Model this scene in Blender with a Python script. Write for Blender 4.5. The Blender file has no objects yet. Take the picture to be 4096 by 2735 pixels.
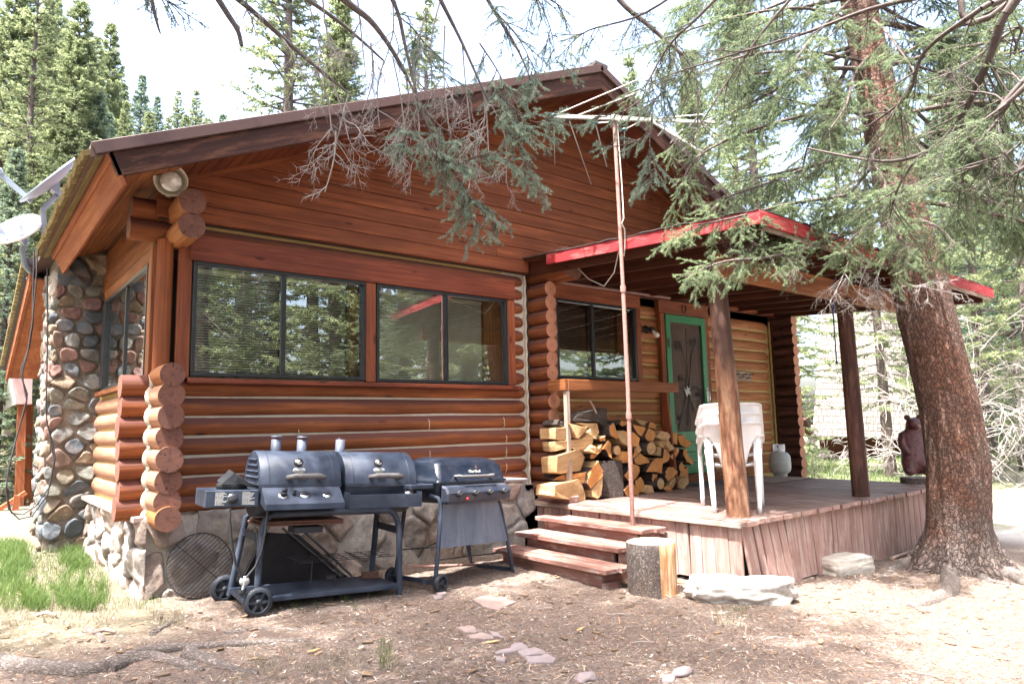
import bpy, bmesh, math, random
import numpy as np
from mathutils import Vector, Matrix, noise
random.seed(7); rng = np.random.default_rng(7)
C = bpy.context.scene.collection
scene = bpy.context.scene
# ---------------------------------------------------------------- camera
CAM = Vector((-1.2584, -5.8520, 1.0480))
YAW, PIT, ROL, FOC = -0.680242, 0.1209977, -0.0228120, 2769.0
fw = Vector((-math.sin(YAW)*math.cos(PIT), math.cos(YAW)*math.cos(PIT), math.sin(PIT)))
rt = Vector((math.cos(YAW), math.sin(YAW), 0)); up = rt.cross(fw)
R2 = rt*math.cos(ROL)+up*math.sin(ROL); U2 = -rt*math.sin(ROL)+up*math.cos(ROL)
cd = bpy.data.cameras.new('camera'); cam = bpy.data.objects.new('camera', cd); C.objects.link(cam)
cam.matrix_world = Matrix(((R2.x, U2.x, -fw.x, CAM.x), (R2.y, U2.y, -fw.y, CAM.y), (R2.z, U2.z, -fw.z, CAM.z), (0, 0, 0, 1)))
cd.sensor_width = 36; cd.lens = 36*FOC/4096; cd.clip_start = 0.05; cd.clip_end = 2000
scene.camera = cam
# ---------------------------------------------------------------- sky, sun, exposure
SUN = Vector((-0.36, -0.09, 0.93)).normalized()
w = bpy.data.worlds.new("World"); scene.world = w; w.use_nodes = True
nt = w.node_tree; bg = nt.nodes['Background']
sky = nt.nodes.new('ShaderNodeTexSky'); sky.sky_type = 'NISHITA'; sky.sun_disc = False
sky.sun_elevation = math.asin(SUN.z); sky.sun_rotation = math.atan2(SUN.x, SUN.y)
sky.air_density = 1.0; sky.dust_density = 8.0; sky.ozone_density = 0.4; sky.altitude = 300
nt.links.new(sky.outputs[0], bg.inputs[0]); bg.inputs[1].default_value = 0.15
sl = bpy.data.lights.new('sun', 'SUN'); sl.energy = 3.2; sl.angle = math.radians(0.55); sl.color = (1.0, 0.975, 0.94)
so = bpy.data.objects.new('sun', sl); C.objects.link(so)
so.rotation_euler = (-SUN).to_track_quat('-Z', 'Y').to_euler(); so.location = (0, 0, 30)
scene.view_settings.view_transform = 'Standard'; scene.view_settings.look = 'None'
scene.view_settings.gamma = 1; scene.view_settings.exposure = 2.86; scene.view_settings.use_curve_mapping = False
scene.cycles.max_bounces = 8; scene.cycles.diffuse_bounces = 4; scene.cycles.transparent_max_bounces = 8
# ---------------------------------------------------------------- helpers
def gz(x, y):
    """height of the ground"""
    z = -.13-.025*min(x, 12)+.02*min(max(y, -14), 3)
    d = math.hypot(x-2, y+1)
    if d < 14: z += (noise.noise(Vector((x*.8, y*.8, 0)))*.02+noise.noise(Vector((x*2.5, y*2.5, 3)))*.008)*(1 if y < -.3 else .3)
    l = max(0, (y-9)+max(0, -x)*.0)*(.55 if x < 14 else 0)
    if x < 16 and y > 9:
        s = min(1, max(0, (16-x)/10)); z += s*min(26, (y-9)*.5)
    if x < -6: z += min(20, (-6-x)*.55)
    return z
def vray(x, y):
    k = 4096/2348
    return fw+R2*((x*k-2048)/FOC)-U2*((y*k-1367.5)/FOC)
def at(x, y, d):
    v = vray(x, y); return CAM+v*d
def gnd(x, y):
    v = vray(x, y); t = 3.0
    for i in range(400):
        p = CAM+v*t
        if p.z < gz(p.x, p.y): break
        t += .03
    return Vector((p.x, p.y, gz(p.x, p.y)))
def basis(d, ref=Vector((0, 0, 1))):
    d = Vector(d).normalized()
    if abs(d.dot(ref)) > .97: ref = Vector((0, 1, 0))
    u = ref.cross(d).normalized(); v = d.cross(u); return d, u, v
class MB:
    def __init__(s): s.v = []; s.f = []; s.m = []; s.g = []; s.r = []; s.sm = []; s.st = []
    def add(s, vs, fs, gc=None, var=None, mats=0, smooth=False):
        o = len(s.v); s.st.append((o, len(s.f))); var = random.random() if var is None else var
        s.v += [tuple(v) for v in vs]
        if gc is None: gc = vs
        oo = (random.uniform(0, 90), 0, 0)
        s.g += [(a[0]+oo[0], a[1]+oo[1], a[2]+oo[2]) for a in gc]
        s.r += [var]*len(vs)
        for i, f in enumerate(fs):
            s.f.append([o+k for k in f]); s.m.append(mats[i] if isinstance(mats, (list, tuple)) else mats)
            s.sm.append(smooth[i] if isinstance(smooth, (list, tuple)) else smooth)
        return s
    def box(s, lo, hi, mat=0, var=None, axis=None):
        lo, hi = Vector(lo), Vector(hi); c = (lo+hi)/2; h = (hi-lo)/2
        if axis is None: axis = max(range(3), key=lambda i: h[i])
        ax = [Vector((1, 0, 0)), Vector((0, 1, 0)), Vector((0, 0, 1))]
        a = ax[axis]; b = ax[(axis+1) % 3]; d = ax[(axis+2) % 3]
        return s.obox(c, a*h[axis], b*h[(axis+1) % 3], d*h[(axis+2) % 3], mat, var)
    def obox(s, c, a, b, d, mat=0, var=None):
        """oriented box, a = half vector along the grain"""
        vs = []; gc = []; la, lb, ld = a.length, b.length, d.length
        for i in (-1, 1):
            for j in (-1, 1):
                for k in (-1, 1):
                    vs.append(c+a*i+b*j+d*k); gc.append((la*i, lb*j, ld*k))
        fs = [(0, 1, 3, 2), (4, 6, 7, 5), (0, 4, 5, 1), (2, 3, 7, 6), (0, 2, 6, 4), (1, 5, 7, 3)]
        if a.cross(b).dot(d) < 0: fs = [f[::-1] for f in fs]
        return s.add(vs, fs, gc, var, mat)
    def beam(s, p0, p1, w, h, mat=0, var=None, ref=Vector((0, 0, 1))):
        p0, p1 = Vector(p0), Vector(p1); d, u, v = basis(p1-p0, ref)
        return s.obox((p0+p1)/2, (p1-p0)/2, u*w/2, v*h/2, mat, var)
    def tube(s, pts, rad, seg=10, mat=0, capmat=None, cap=True, wob=0, var=None, smooth=True, squash=None):
        pts = [Vector(p) for p in pts]; n = len(pts)
        if not isinstance(rad, (list, tuple)): rad = [rad]*n
        vs = []; gc = []; L = 0; sd = random.uniform(0, 99); u = None
        for i, p in enumerate(pts):
            d = (pts[min(i+1, n-1)]-pts[max(i-1, 0)])
            if d.length < 1e-9: d = Vector((0, 0, 1))
            d.normalize()
            if u is None: _, u, _ = basis(d)
            u = (u-d*u.dot(d)).normalized(); v = d.cross(u)
            if i: L += (p-pts[i-1]).length
            for k in range(seg):
                a = 2*math.pi*k/seg; r = rad[i]
                if wob: r *= 1+wob*noise.noise(Vector((math.cos(a)*1.3+sd, math.sin(a)*1.3, L*1.2)))
                if squash: q = u*math.cos(a)*squash[0]+v*math.sin(a)*squash[1]
                else: q = u*math.cos(a)+v*math.sin(a)
                vs.append(p+q*r); gc.append((L, r*math.cos(a), r*math.sin(a)))
        fs = []; ms = []; sm = []
        for i in range(n-1):
            for k in range(seg):
                fs.append((i*seg+k, i*seg+(k+1) % seg, (i+1)*seg+(k+1) % seg, (i+1)*seg+k)); ms.append(mat); sm.append(smooth)
        if cap:
            cm = mat if capmat is None else capmat
            b = len(vs); vs.append(pts[0]); gc.append((0, 0, 0)); vs.append(pts[-1]); gc.append((L, 0, 0))
            # separate rings for caps: keeps the edge crisp
            r0 = len(vs); vs += vs[0:seg]; gc += gc[0:seg]; r1 = len(vs); vs += vs[(n-1)*seg:n*seg]; gc += gc[(n-1)*seg:n*seg]
            for k in range(seg):
                fs.append((b, r0+(k+1) % seg, r0+k)); fs.append((b+1, r1+k, r1+(k+1) % seg)); ms += [cm, cm]; sm += [False, False]
        return s.add(vs, fs, gc, var, ms, sm)
    def lathe(s, prof, o, ax=(0, 0, 1), seg=24, mat=0, var=None, smooth=True, a0=0, a1=2*math.pi, ref=Vector((0, 0, 1))):
        """prof: (radius, height along axis)"""
        o = Vector(o); d, u, v = basis(ax, ref); vs = []; fs = []; full = abs(a1-a0-2*math.pi) < 1e-6
        m = seg if full else seg+1
        for r, h in prof:
            for k in range(m):
                a = a0+(a1-a0)*k/seg; vs.append(o+d*h+(u*math.cos(a)+v*math.sin(a))*r)
        for i in range(len(prof)-1):
            for k in range(seg):
                k2 = (k+1) % m; fs.append((i*m+k, i*m+k2, (i+1)*m+k2, (i+1)*m+k))
        return s.add(vs, fs, None, var, mat, smooth)
    def prism(s, poly, o, u, v, depth, mat=0, sidemat=None, var=None):
        """2-D outline (in u,v) extruded by the vector depth"""
        o, u, v, depth = Vector(o), Vector(u), Vector(v), Vector(depth); n = len(poly)
        A = [o+u*a+v*b for a, b in poly]; B = [p+depth for p in A]; g = [(a, b, 0) for a, b in poly]; g2 = [(a, b, depth.length) for a, b in poly]
        f = [tuple(range(n))[::-1], tuple(range(n, 2*n))]; sm_ = mat if sidemat is None else sidemat
        fs = f+[(i, (i+1) % n, n+(i+1) % n, n+i) for i in range(n)]
        area = sum(poly[i][0]*poly[(i+1) % n][1]-poly[(i+1) % n][0]*poly[i][1] for i in range(n))
        if area*u.cross(v).dot(depth) < 0: fs = [q[::-1] for q in fs]
        return s.add(A+B, fs, g+g2, var, [mat, mat]+[sm_]*n)
    def blob(s, c, r, sub=3, amp=.15, fr=1.5, mat=0, var=None, smooth=True, flat=None, facet=0):
        bm = bmesh.new(); bmesh.ops.create_icosphere(bm, subdivisions=sub, radius=1); c = Vector(c); r = Vector(r) if not isinstance(r, (int, float)) else Vector((r, r, r))
        sd = Vector((random.uniform(0, 99), random.uniform(0, 99), 0)); vs = []
        for v in bm.verts:
            p = v.co.copy(); k = 1+amp*noise.noise(p*fr+sd)+amp*.4*noise.noise(p*fr*3+sd)
            if facet: k -= facet*max(0, noise.cell(p*1.7+sd)-.5)
            p = p*k
            if flat is not None: p.z = max(p.z, flat)
            vs.append(c+Vector((p.x*r.x, p.y*r.y, p.z*r.z)))
        fs = [[v.index for v in f.verts] for f in bm.faces]; bm.free()
        return s.add(vs, fs, None, var, mat, smooth)
    def each(s, name, mats, parent=None, bevel=0, loc=None):
        """one object for every piece that was added"""
        st = s.st+[(len(s.v), len(s.f))]; out = []
        for (a, fa), (b, fb) in zip(st[:-1], st[1:]):
            q = MB(); q.v = s.v[a:b]; q.g = s.g[a:b]; q.r = s.r[a:b]; q.f = [[k-a for k in f] for f in s.f[fa:fb]]; q.m = s.m[fa:fb]; q.sm = s.sm[fa:fb]; out.append(q.build(name, mats, parent, bevel, loc))
        return out
    def build(s, name, mats, parent=None, bevel=0, loc=None):
        if not isinstance(mats, (list, tuple)): mats = [mats]
        me = bpy.data.meshes.new(name); off = Vector(loc) if loc is not None else (parent['_w'] if parent is not None and '_w' in parent else (0, 0, 0))
        off = Vector(off); V = np.array(s.v, dtype=np.float32).reshape(-1, 3)-np.array(off, dtype=np.float32)
        me.from_pydata(V.tolist(), [], s.f)
        for m in mats: me.materials.append(m)
        me.polygons.foreach_set('material_index', s.m); me.polygons.foreach_set('use_smooth', s.sm)
        a = me.attributes.new('gc', 'FLOAT_VECTOR', 'POINT'); a.data.foreach_set('vector', np.array(s.g, dtype=np.float32).ravel())
        a = me.attributes.new('var', 'FLOAT', 'POINT'); a.data.foreach_set('value', np.array(s.r, dtype=np.float32))
        me.update(); o = bpy.data.objects.new(name, me); C.objects.link(o)
        o['_w'] = list(off)
        if parent is not None:
            o.parent = parent; po = Vector(parent['_w']); o.location = off-po
        else: o.location = off
        if bevel:
            b = o.modifiers.new('bevel', 'BEVEL'); b.width = bevel; b.segments = 1; b.limit_method = 'ANGLE'; b.angle_limit = math.radians(50)
        return o
def tag(o, label=None, cat=None, group=None, kind=None):
    if label: o['label'] = label
    if cat: o['category'] = cat
    if group: o['group'] = group
    if kind: o['kind'] = kind
    return o
def empty(name, loc, label, cat, group=None):
    o = bpy.data.objects.new(name, None); C.objects.link(o); o.location = loc; o['_w'] = list(loc); o.empty_display_size = .1
    return tag(o, label, cat, group)
def copy_tree(o, loc=None, rz=0, sc=1, parent=None):
    c = o.copy(); C.objects.link(c)
    if parent is not None: c.parent = parent
    for ch in list(o.children): copy_tree(ch, parent=c)
    if loc is not None: c.location = loc; c.rotation_euler = (0, 0, rz); c.scale = (sc, sc, sc)
    return c
def npmesh(name, V, F, mats, parent=None, attr=None, loc=(0, 0, 0), smooth=False, mi=None):
    """fast mesh from numpy arrays; F (n,3) or (n,4)"""
    me = bpy.data.meshes.new(name); V = np.asarray(V, dtype=np.float32)-np.array(loc, dtype=np.float32); F = np.asarray(F, dtype=np.int32); k = F.shape[1]
    me.vertices.add(len(V)); me.vertices.foreach_set('co', V.ravel()); me.loops.add(F.size); me.loops.foreach_set('vertex_index', F.ravel())
    me.polygons.add(len(F)); me.polygons.foreach_set('loop_start', np.arange(0, F.size, k, dtype=np.int32)); me.polygons.foreach_set('loop_total', np.full(len(F), k, dtype=np.int32))
    for m in (mats if isinstance(mats, (list, tuple)) else [mats]): me.materials.append(m)
    if mi is not None: me.polygons.foreach_set('material_index', np.asarray(mi, dtype=np.int32))
    if smooth: me.polygons.foreach_set('use_smooth', np.ones(len(F), dtype=bool))
    if attr is not None:
        a = me.attributes.new('var', 'FLOAT', 'POINT'); a.data.foreach_set('value', np.asarray(attr, dtype=np.float32))
    me.update(calc_edges=True); o = bpy.data.objects.new(name, me); C.objects.link(o); o['_w'] = list(loc); o.location = loc
    if parent is not None: o.parent = parent; o.location = Vector(loc)-Vector(parent['_w'])
    return o
# ---------------------------------------------------------------- materials
class NT:
    def __init__(s, name):
        s.m = bpy.data.materials.new(name); s.m.use_nodes = True; s.t = s.m.node_tree; s.b = s.t.nodes['Principled BSDF']
    def n(s, t, **k):
        x = s.t.nodes.new(t)
        for a, b in k.items(): setattr(x, a, b)
        return x
    def l(s, a, b): s.t.links.new(a, b)
    def attr(s, nm, out='Vector'): x = s.n('ShaderNodeAttribute'); x.attribute_name = nm; return x.outputs[out]
    def vmul(s, v, sc, add=None):
        x = s.n('ShaderNodeMapping'); x.inputs['Scale'].default_value = sc; s.l(v, x.inputs['Vector'])
        return x.outputs[0]
    def noise(s, v, sc, det=3, ro=.55, dist=0):
        x = s.n('ShaderNodeTexNoise'); x.inputs['Scale'].default_value = sc; x.inputs['Detail'].default_value = det; x.inputs['Roughness'].default_value = ro; x.inputs['Distortion'].default_value = dist
        if v is not None: s.l(v, x.inputs['Vector'])
        return x.outputs['Fac']
    def vor(s, v, sc, feat='F1', out='Distance'):
        x = s.n('ShaderNodeTexVoronoi', feature=feat); x.inputs['Scale'].default_value = sc
        if v is not None: s.l(v, x.inputs['Vector'])
        return x.outputs[out]
    def ramp(s, f, stops, interp='LINEAR'):
        x = s.n('ShaderNodeValToRGB'); r = x.color_ramp; r.interpolation = interp
        while len(r.elements) < len(stops): r.elements.new(.5)
        for e, (p, c) in zip(r.elements, stops): e.position = p; e.color = (c, c, c, 1) if isinstance(c, (int, float)) else (*c, 1)
        s.l(f, x.inputs[0]); return x.outputs[0]
    def math(s, op, a, b=None, clamp=False):
        x = s.n('ShaderNodeMath', operation=op, use_clamp=clamp)
        for i, q in enumerate((a, b)):
            if q is None: continue
            if isinstance(q, (int, float)): x.inputs[i].default_value = q
            else: s.l(q, x.inputs[i])
        return x.outputs[0]
    def mix(s, f, a, b, mode='MIX'):
        x = s.n('ShaderNodeMix', data_type='RGBA', blend_type=mode)
        for i, q in ((0, f), (6, a), (7, b)):
            if isinstance(q, (int, float)): x.inputs[i].default_value = q
            elif isinstance(q, tuple): x.inputs[i].default_value = (*q, 1)
            else: s.l(q, x.inputs[i])
        return x.outputs[2]
    def sep(s, v, i): x = s.n('ShaderNodeSeparateXYZ'); s.l(v, x.inputs[0]); return x.outputs[i]
    def out(s, col=None, rough=None, bump=None, bs=.3, bd=.01, metal=0, spec=None, alpha=None, trans=None):
        b = s.b
        def put(k, v):
            if v is None: return
            if isinstance(v, (int, float)): b.inputs[k].default_value = v
            elif isinstance(v, tuple): b.inputs[k].default_value = (*v, 1)
            else: s.l(v, b.inputs[k])
        put('Base Color', col); put('Roughness', rough); put('Metallic', metal); put('Specular IOR Level', spec); put('Alpha', alpha)
        if bump is not None:
            x = s.n('ShaderNodeBump'); x.inputs['Strength'].default_value = bs; x.inputs['Distance'].default_value = bd; s.l(bump, x.inputs['Height']); s.l(x.outputs[0], b.inputs['Normal'])
        return s.m
def obj_co(s): x = s.n('ShaderNodeTexCoord'); return x.outputs['Object']
def wood(name, a, b, dark, rough=.55, top=None, topamt=.6, scale=1, knots=True, varamt=.35, wear=None, wearamt=.5, fleck=0):
    s = NT(name); g = s.attr('gc'); v = s.attr('var', 'Fac')
    gr = s.noise(s.vmul(g, (1.2*scale, 26*scale, 26*scale)), 1.0, 4, .6, .6)
    big = s.noise(s.vmul(g, (.9, 3.2, 3.2)), 1.3, 3, .6)
    col = s.mix(s.ramp(gr, [(.36, 0), (.62, 1)]), tuple(x*1.08 for x in a), tuple(x*.88 for x in b))
    col = s.mix(s.math('MULTIPLY', s.ramp(big, [(.35, 1), (.62, 0)]), .55), col, dark)
    col = s.mix(s.math('MULTIPLY', v, varamt), col, tuple(x*.45 for x in a))
    lines = s.noise(s.vmul(g, (2*scale, 90*scale, 90*scale)), 1.0, 2, .5)
    col = s.mix(s.ramp(lines, [(.32, .55), (.45, 0)]), col, dark)
    if knots:
        k = s.vor(s.vmul(g, (2.2, 7, 7)), 1.0); col = s.mix(s.ramp(k, [(.06, .8), (.13, 0)]), col, tuple(x*.5 for x in dark))
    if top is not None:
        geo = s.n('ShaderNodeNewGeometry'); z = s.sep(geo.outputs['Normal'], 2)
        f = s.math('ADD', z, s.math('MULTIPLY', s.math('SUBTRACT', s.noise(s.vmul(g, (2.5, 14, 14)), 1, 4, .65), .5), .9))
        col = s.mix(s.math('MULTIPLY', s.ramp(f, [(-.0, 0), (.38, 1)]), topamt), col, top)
    if wear is not None:
        f = s.noise(s.vmul(g, (3, 16, 16)), 1, 5, .7); col = s.mix(s.math('MULTIPLY', s.ramp(f, [(.5, 0), (.62, 1)]), wearamt), col, wear)
    if fleck:
        f = s.noise(obj_co(s), 60, 2, .6); col = s.mix(s.ramp(f, [(.70, 0), (.74, fleck)]), col, (.6, .5, .4))
    bump = s.math('ADD', gr, s.math('MULTIPLY', lines, .7))
    return s.out(col, s.math('ADD', rough, s.math('MULTIPLY', gr, .25)), bump, .5, .005, spec=.25)
def endgrain(name, a, b, dark, crack=.8):
    """sawn end: growth rings and drying cracks round the log's own centre"""
    s = NT(name); g = s.attr('gc'); x = s.sep(g, 0); y = s.sep(g, 1); z = s.sep(g, 2)
    nz = s.noise(g, 14, 3, .6); n1 = s.noise(g, 9, 4, .65); col = s.mix(s.ramp(n1, [(.35, 0), (.65, 1)]), a, b)
    r = s.math('SQRT', s.math('ADD', s.math('MULTIPLY', y, y), s.math('MULTIPLY', z, z))); rr = s.math('ADD', r, s.math('MULTIPLY', nz, .012))
    ring = s.math('SINE', s.math('MULTIPLY', rr, 900)); col = s.mix(s.math('MULTIPLY', s.ramp(ring, [(.3, 0), (.9, 1)]), .4), col, dark)
    ang = s.math('ARCTAN2', z, y); cv = s.n('ShaderNodeCombineXYZ'); s.l(s.math('MULTIPLY', ang, 2.2), cv.inputs[0]); s.l(x, cv.inputs[1]); s.l(s.math('MULTIPLY', r, 12), cv.inputs[2])
    ck = s.noise(cv.outputs[0], 2.4, 3, .6, .3); col = s.mix(s.ramp(ck, [(.36, crack), (.40, 0)]), col, tuple(q*.3 for q in dark))
    col = s.mix(s.math('MULTIPLY', s.ramp(r, [(.0, 1), (.02, 0)]), .7), col, dark)
    return s.out(col, .85, ck, .4, .006)
def plain(name, col, rough=.6, metal=0, var=.0, nsc=8, dark=None, damt=.4, bs=.15, bd=.003, spec=None, nmin=.4, nmax=.65, alpha=None):
    s = NT(name); c = obj_co(s); n = s.noise(c, nsc, 5, .65)
    k = s.mix(s.math('MULTIPLY', s.ramp(n, [(nmin, 0), (nmax, 1)]), damt), col, dark or tuple(x*.6 for x in col))
    return s.out(k, rough, n, bs, bd, metal, spec, alpha)
M = {}
# logs of the house
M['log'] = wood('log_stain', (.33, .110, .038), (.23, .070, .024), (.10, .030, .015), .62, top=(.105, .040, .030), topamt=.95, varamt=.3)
M['logside'] = wood('log_pale', (.42, .235, .155), (.34, .18, .115), (.20, .10, .06), .5, varamt=.2)  # side wall logs, paler and less saturated than the front ones
M['logend'] = endgrain('log_end', (.20, .085, .055), (.135, .055, .040), (.06, .026, .022))
M['loglight'] = wood('log_honey', (0.392, 0.164, 0.059), (0.308, 0.115, 0.038), (0.168, 0.056, 0.021), .5, varamt=.2, top=(0.280, 0.133, 0.063), topamt=.3)
M['logendlight'] = endgrain('log_end_light', (0.420, 0.190, 0.110), (0.330, 0.140, 0.080), (0.160, 0.070, 0.045), .45)
M['board'] = wood('stained_board', (.275, .082, .030), (.20, .055, .022), (.09, .024, .012), .5, varamt=.42)
M['trim'] = wood('trim_board', (.29, .088, .034), (.21, .06, .024), (.10, .026, .014), .48, varamt=.3)
M['trimred'] = wood('header_board', (.235, .062, .030), (.17, .043, .022), (.085, .02, .012), .42, varamt=.1)
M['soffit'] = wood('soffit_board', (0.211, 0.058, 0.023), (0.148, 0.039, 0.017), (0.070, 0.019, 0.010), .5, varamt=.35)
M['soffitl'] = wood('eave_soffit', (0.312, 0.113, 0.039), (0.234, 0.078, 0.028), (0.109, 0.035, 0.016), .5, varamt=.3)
M['fascia'] = wood('fascia_dark', (.085, .034, .024), (.055, .022, .016), (.025, .011, .01), .5, varamt=.1, wear=(.17, .075, .045), wearamt=.6, knots=False)
M['fasciaor'] = wood('fascia_orange', (0.391, 0.140, 0.064), (0.323, 0.106, 0.047), (0.187, 0.051, 0.025), .6, varamt=.15, knots=False)
M['osb'] = wood('roof_edge', (.30, .23, .10), (.20, .15, .06), (.08, .06, .03), .8, varamt=.6, knots=False)
M['rafter'] = wood('rafter', (0.119, 0.038, 0.020), (0.084, 0.027, 0.014), (0.042, 0.014, 0.008), .55, varamt=.35)
M['beamw'] = wood('porch_beam', (0.300, 0.112, 0.041), (0.217, 0.075, 0.028), (0.105, 0.034, 0.015), .5, varamt=.1)
M['redpaint'] = wood('red_paint', (.42, .038, .048), (.34, .030, .038), (.17, .02, .02), .55, varamt=.12, knots=False, wear=(.46, .13, .12), wearamt=.7)
M['pinkpaint'] = wood('faded_red_paint', (.44, .29, .255), (.38, .24, .21), (.21, .12, .10), .75, varamt=.30, knots=True, wear=(.50, .42, .37), wearamt=.55)
M['steppaint'] = wood('step_paint', (.31, .165, .135), (.25, .125, .10), (.14, .07, .06), .75, varamt=.25, knots=False, wear=(.42, .36, .32), wearamt=.6)
M['deck'] = wood('deck_boards', (.25, .16, .135), (.19, .115, .10), (.09, .06, .055), .45, varamt=.4, wear=(.36, .32, .31), wearamt=.6, knots=False)
M['weath'] = wood('weathered_wood', (.40, .31, .25), (.30, .22, .175), (.14, .10, .085), .8, varamt=.3, wear=(.45, .40, .36), wearamt=.6, knots=False)
M['postlow'] = wood('post_wood', (.36, .17, .09), (.22, .09, .05), (.07, .03, .02), .45, varamt=.05, wear=(.48, .30, .19), wearamt=.6, scale=.6)
M['postdark'] = wood('post_dark', (.12, .055, .04), (.075, .034, .026), (.03, .015, .012), .5, varamt=.1, wear=(.17, .09, .065), wearamt=.5, scale=.6)
M['firewood'] = wood('split_wood', (.66, .46, .25), (.52, .33, .16), (.34, .18, .08), .75, varamt=.38, knots=False)
M['fireend'] = endgrain('firewood_end', (.62, .30, .10), (.50, .20, .055), (.28, .10, .03), .3)
M['chink'] = plain('chinking', (0.448, 0.400, 0.320), .85, nsc=14, dark=(0.320, 0.272, 0.200), damt=.5, bs=.4)
M['chinky'] = plain('chinking_yellow', (0.375, 0.270, 0.105), .8, nsc=14, dark=(0.270, 0.188, 0.075), damt=.5, bs=.4)
def bark(name, a, b, c, sc=1.0, bd=.03, low=None):
    s = NT(name); co = s.attr('gc')
    v = s.vmul(co, (9*sc, 16*sc, 16*sc)); nz = s.n('ShaderNodeTexNoise'); nz.inputs['Scale'].default_value = 2.2; nz.inputs['Detail'].default_value = 3; s.l(v, nz.inputs['Vector'])
    vv = s.n('ShaderNodeVectorMath', operation='ADD'); s.l(v, vv.inputs[0]); s.l(nz.outputs['Color'], vv.inputs[1])
    d = s.vor(vv.outputs[0], 1.6, 'DISTANCE_TO_EDGE'); cr = s.ramp(d, [(.0, 0), (.22, 1)])
    cell = s.vor(vv.outputs[0], 1.6, 'F1', 'Color'); n = s.noise(co, 3.2, 4, .6); n2 = s.noise(vv.outputs[0], 6, 4, .7)
    col = s.mix(s.ramp(n, [(.4, 0), (.62, 1)]), a, b)
    col = s.mix(s.ramp(s.sep(cell, 0), [(.55, 0), (.9, .55)]), col, tuple(min(1, x*2.0+.03) for x in a))
    col = s.mix(s.ramp(n2, [(.4, .5), (.6, 0)]), col, c)
    if low is not None:
        zz = s.math('ADD', s.sep(obj_co(s), 2), s.math('MULTIPLY', s.math('SUBTRACT', n, .5), 1.6)); col = s.mix(s.math('MULTIPLY', s.ramp(zz, [(.25, 1), (.75, 0)]), .85), col, low)
    col = s.mix(s.ramp(cr, [(0, .8), (.7, 0)]), col, c)
    h = s.math('ADD', cr, s.math('MULTIPLY', n2, .6))
    return s.out(col, .9, h, .9, bd)
M['bark'] = bark('spruce_bark', (.225, .130, .098), (.26, .115, .068), (.045, .025, .020), 1.3, .04, low=(.19, .155, .14))
M['barkgrey'] = bark('grey_bark', (.17, .14, .125), (.20, .145, .12), (.05, .04, .035), 2.4, .014)
M['barkfire'] = bark('firewood_bark', (.10, .075, .065), (.14, .10, .08), (.025, .02, .018), 2.2, .012)
M['limb'] = bark('limb_bark', (.17, .13, .11), (.14, .10, .085), (.06, .045, .04), 3, .006)
M['deadtwig'] = plain('dead_twig', (.36, .33, .31), .85, nsc=30, dark=(.20, .175, .165), damt=.7)
M['darklimb'] = plain('dark_limb', (.085, .066, .060), .9, nsc=30, dark=(.16, .13, .12), damt=.6, bs=.5)
# stone: colour by stone
def stone(name, stops, sc=18, rough=.85, bd=.012):
    s = NT(name); v = s.attr('var', 'Fac'); g = obj_co(s)
    col = s.ramp(v, stops, 'CONSTANT'); n = s.noise(g, sc, 6, .7); n2 = s.noise(g, sc*.28, 3, .6)
    col = s.mix(s.ramp(n, [(.35, .6), (.55, 0)]), col, (.10, .09, .085), 'MIX'); col = s.mix(s.ramp(n, [(.56, 0), (.72, .35)]), col, (.55, .52, .48))
    col = s.mix(s.ramp(n2, [(.5, 0), (.7, .35)]), col, (.34, .22, .17))
    return s.out(col, rough, n, .9, bd, spec=.15)
M['river'] = stone('river_stone', [(0, (.16, .17, .165)), (.14, (.20, .145, .125)), (.28, (.085, .105, .125)), (.40, (.25, .195, .14)), (.52, (.185, .19, .165)), (.64, (.225, .13, .115)), (.76, (.20, .18, .14)), (.86, (.12, .14, .16)), (.94, (.28, .26, .23))])
M['field'] = stone('foundation_stone', [(0, (.30, .27, .245)), (.25, (.31, .245, .21)), (.5, (.265, .245, .23)), (.75, (.32, .295, .265))], 11, .9, .02)
M['mortar'] = plain('mortar', (.20, .17, .14), .95, nsc=30, dark=(.11, .09, .075), damt=.7, bs=.8, bd=.01)
M['mortarw'] = plain('pale_mortar', (.36, .33, .29), .95, nsc=25, dark=(.22, .20, .175), damt=.7, bs=.8, bd=.01)
M['rock'] = plain('pale_rock', (.52, .50, .46), .9, nsc=9, dark=(.27, .26, .25), damt=.75, bs=.9, bd=.02, nmin=.46, nmax=.6)
M['concrete'] = plain('concrete', (.50, .47, .42), .9, nsc=14, dark=(.36, .33, .30), damt=.6, bs=.5, bd=.006)
M['flag'] = plain('flagstone', (.27, .225, .225), .9, nsc=9, dark=(.19, .15, .145), damt=.7, bs=.5)
M['flagp'] = plain('pink_flagstone', (.29, .22, .20), .9, nsc=9, dark=(.21, .165, .15), damt=.7, bs=.5)
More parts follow.
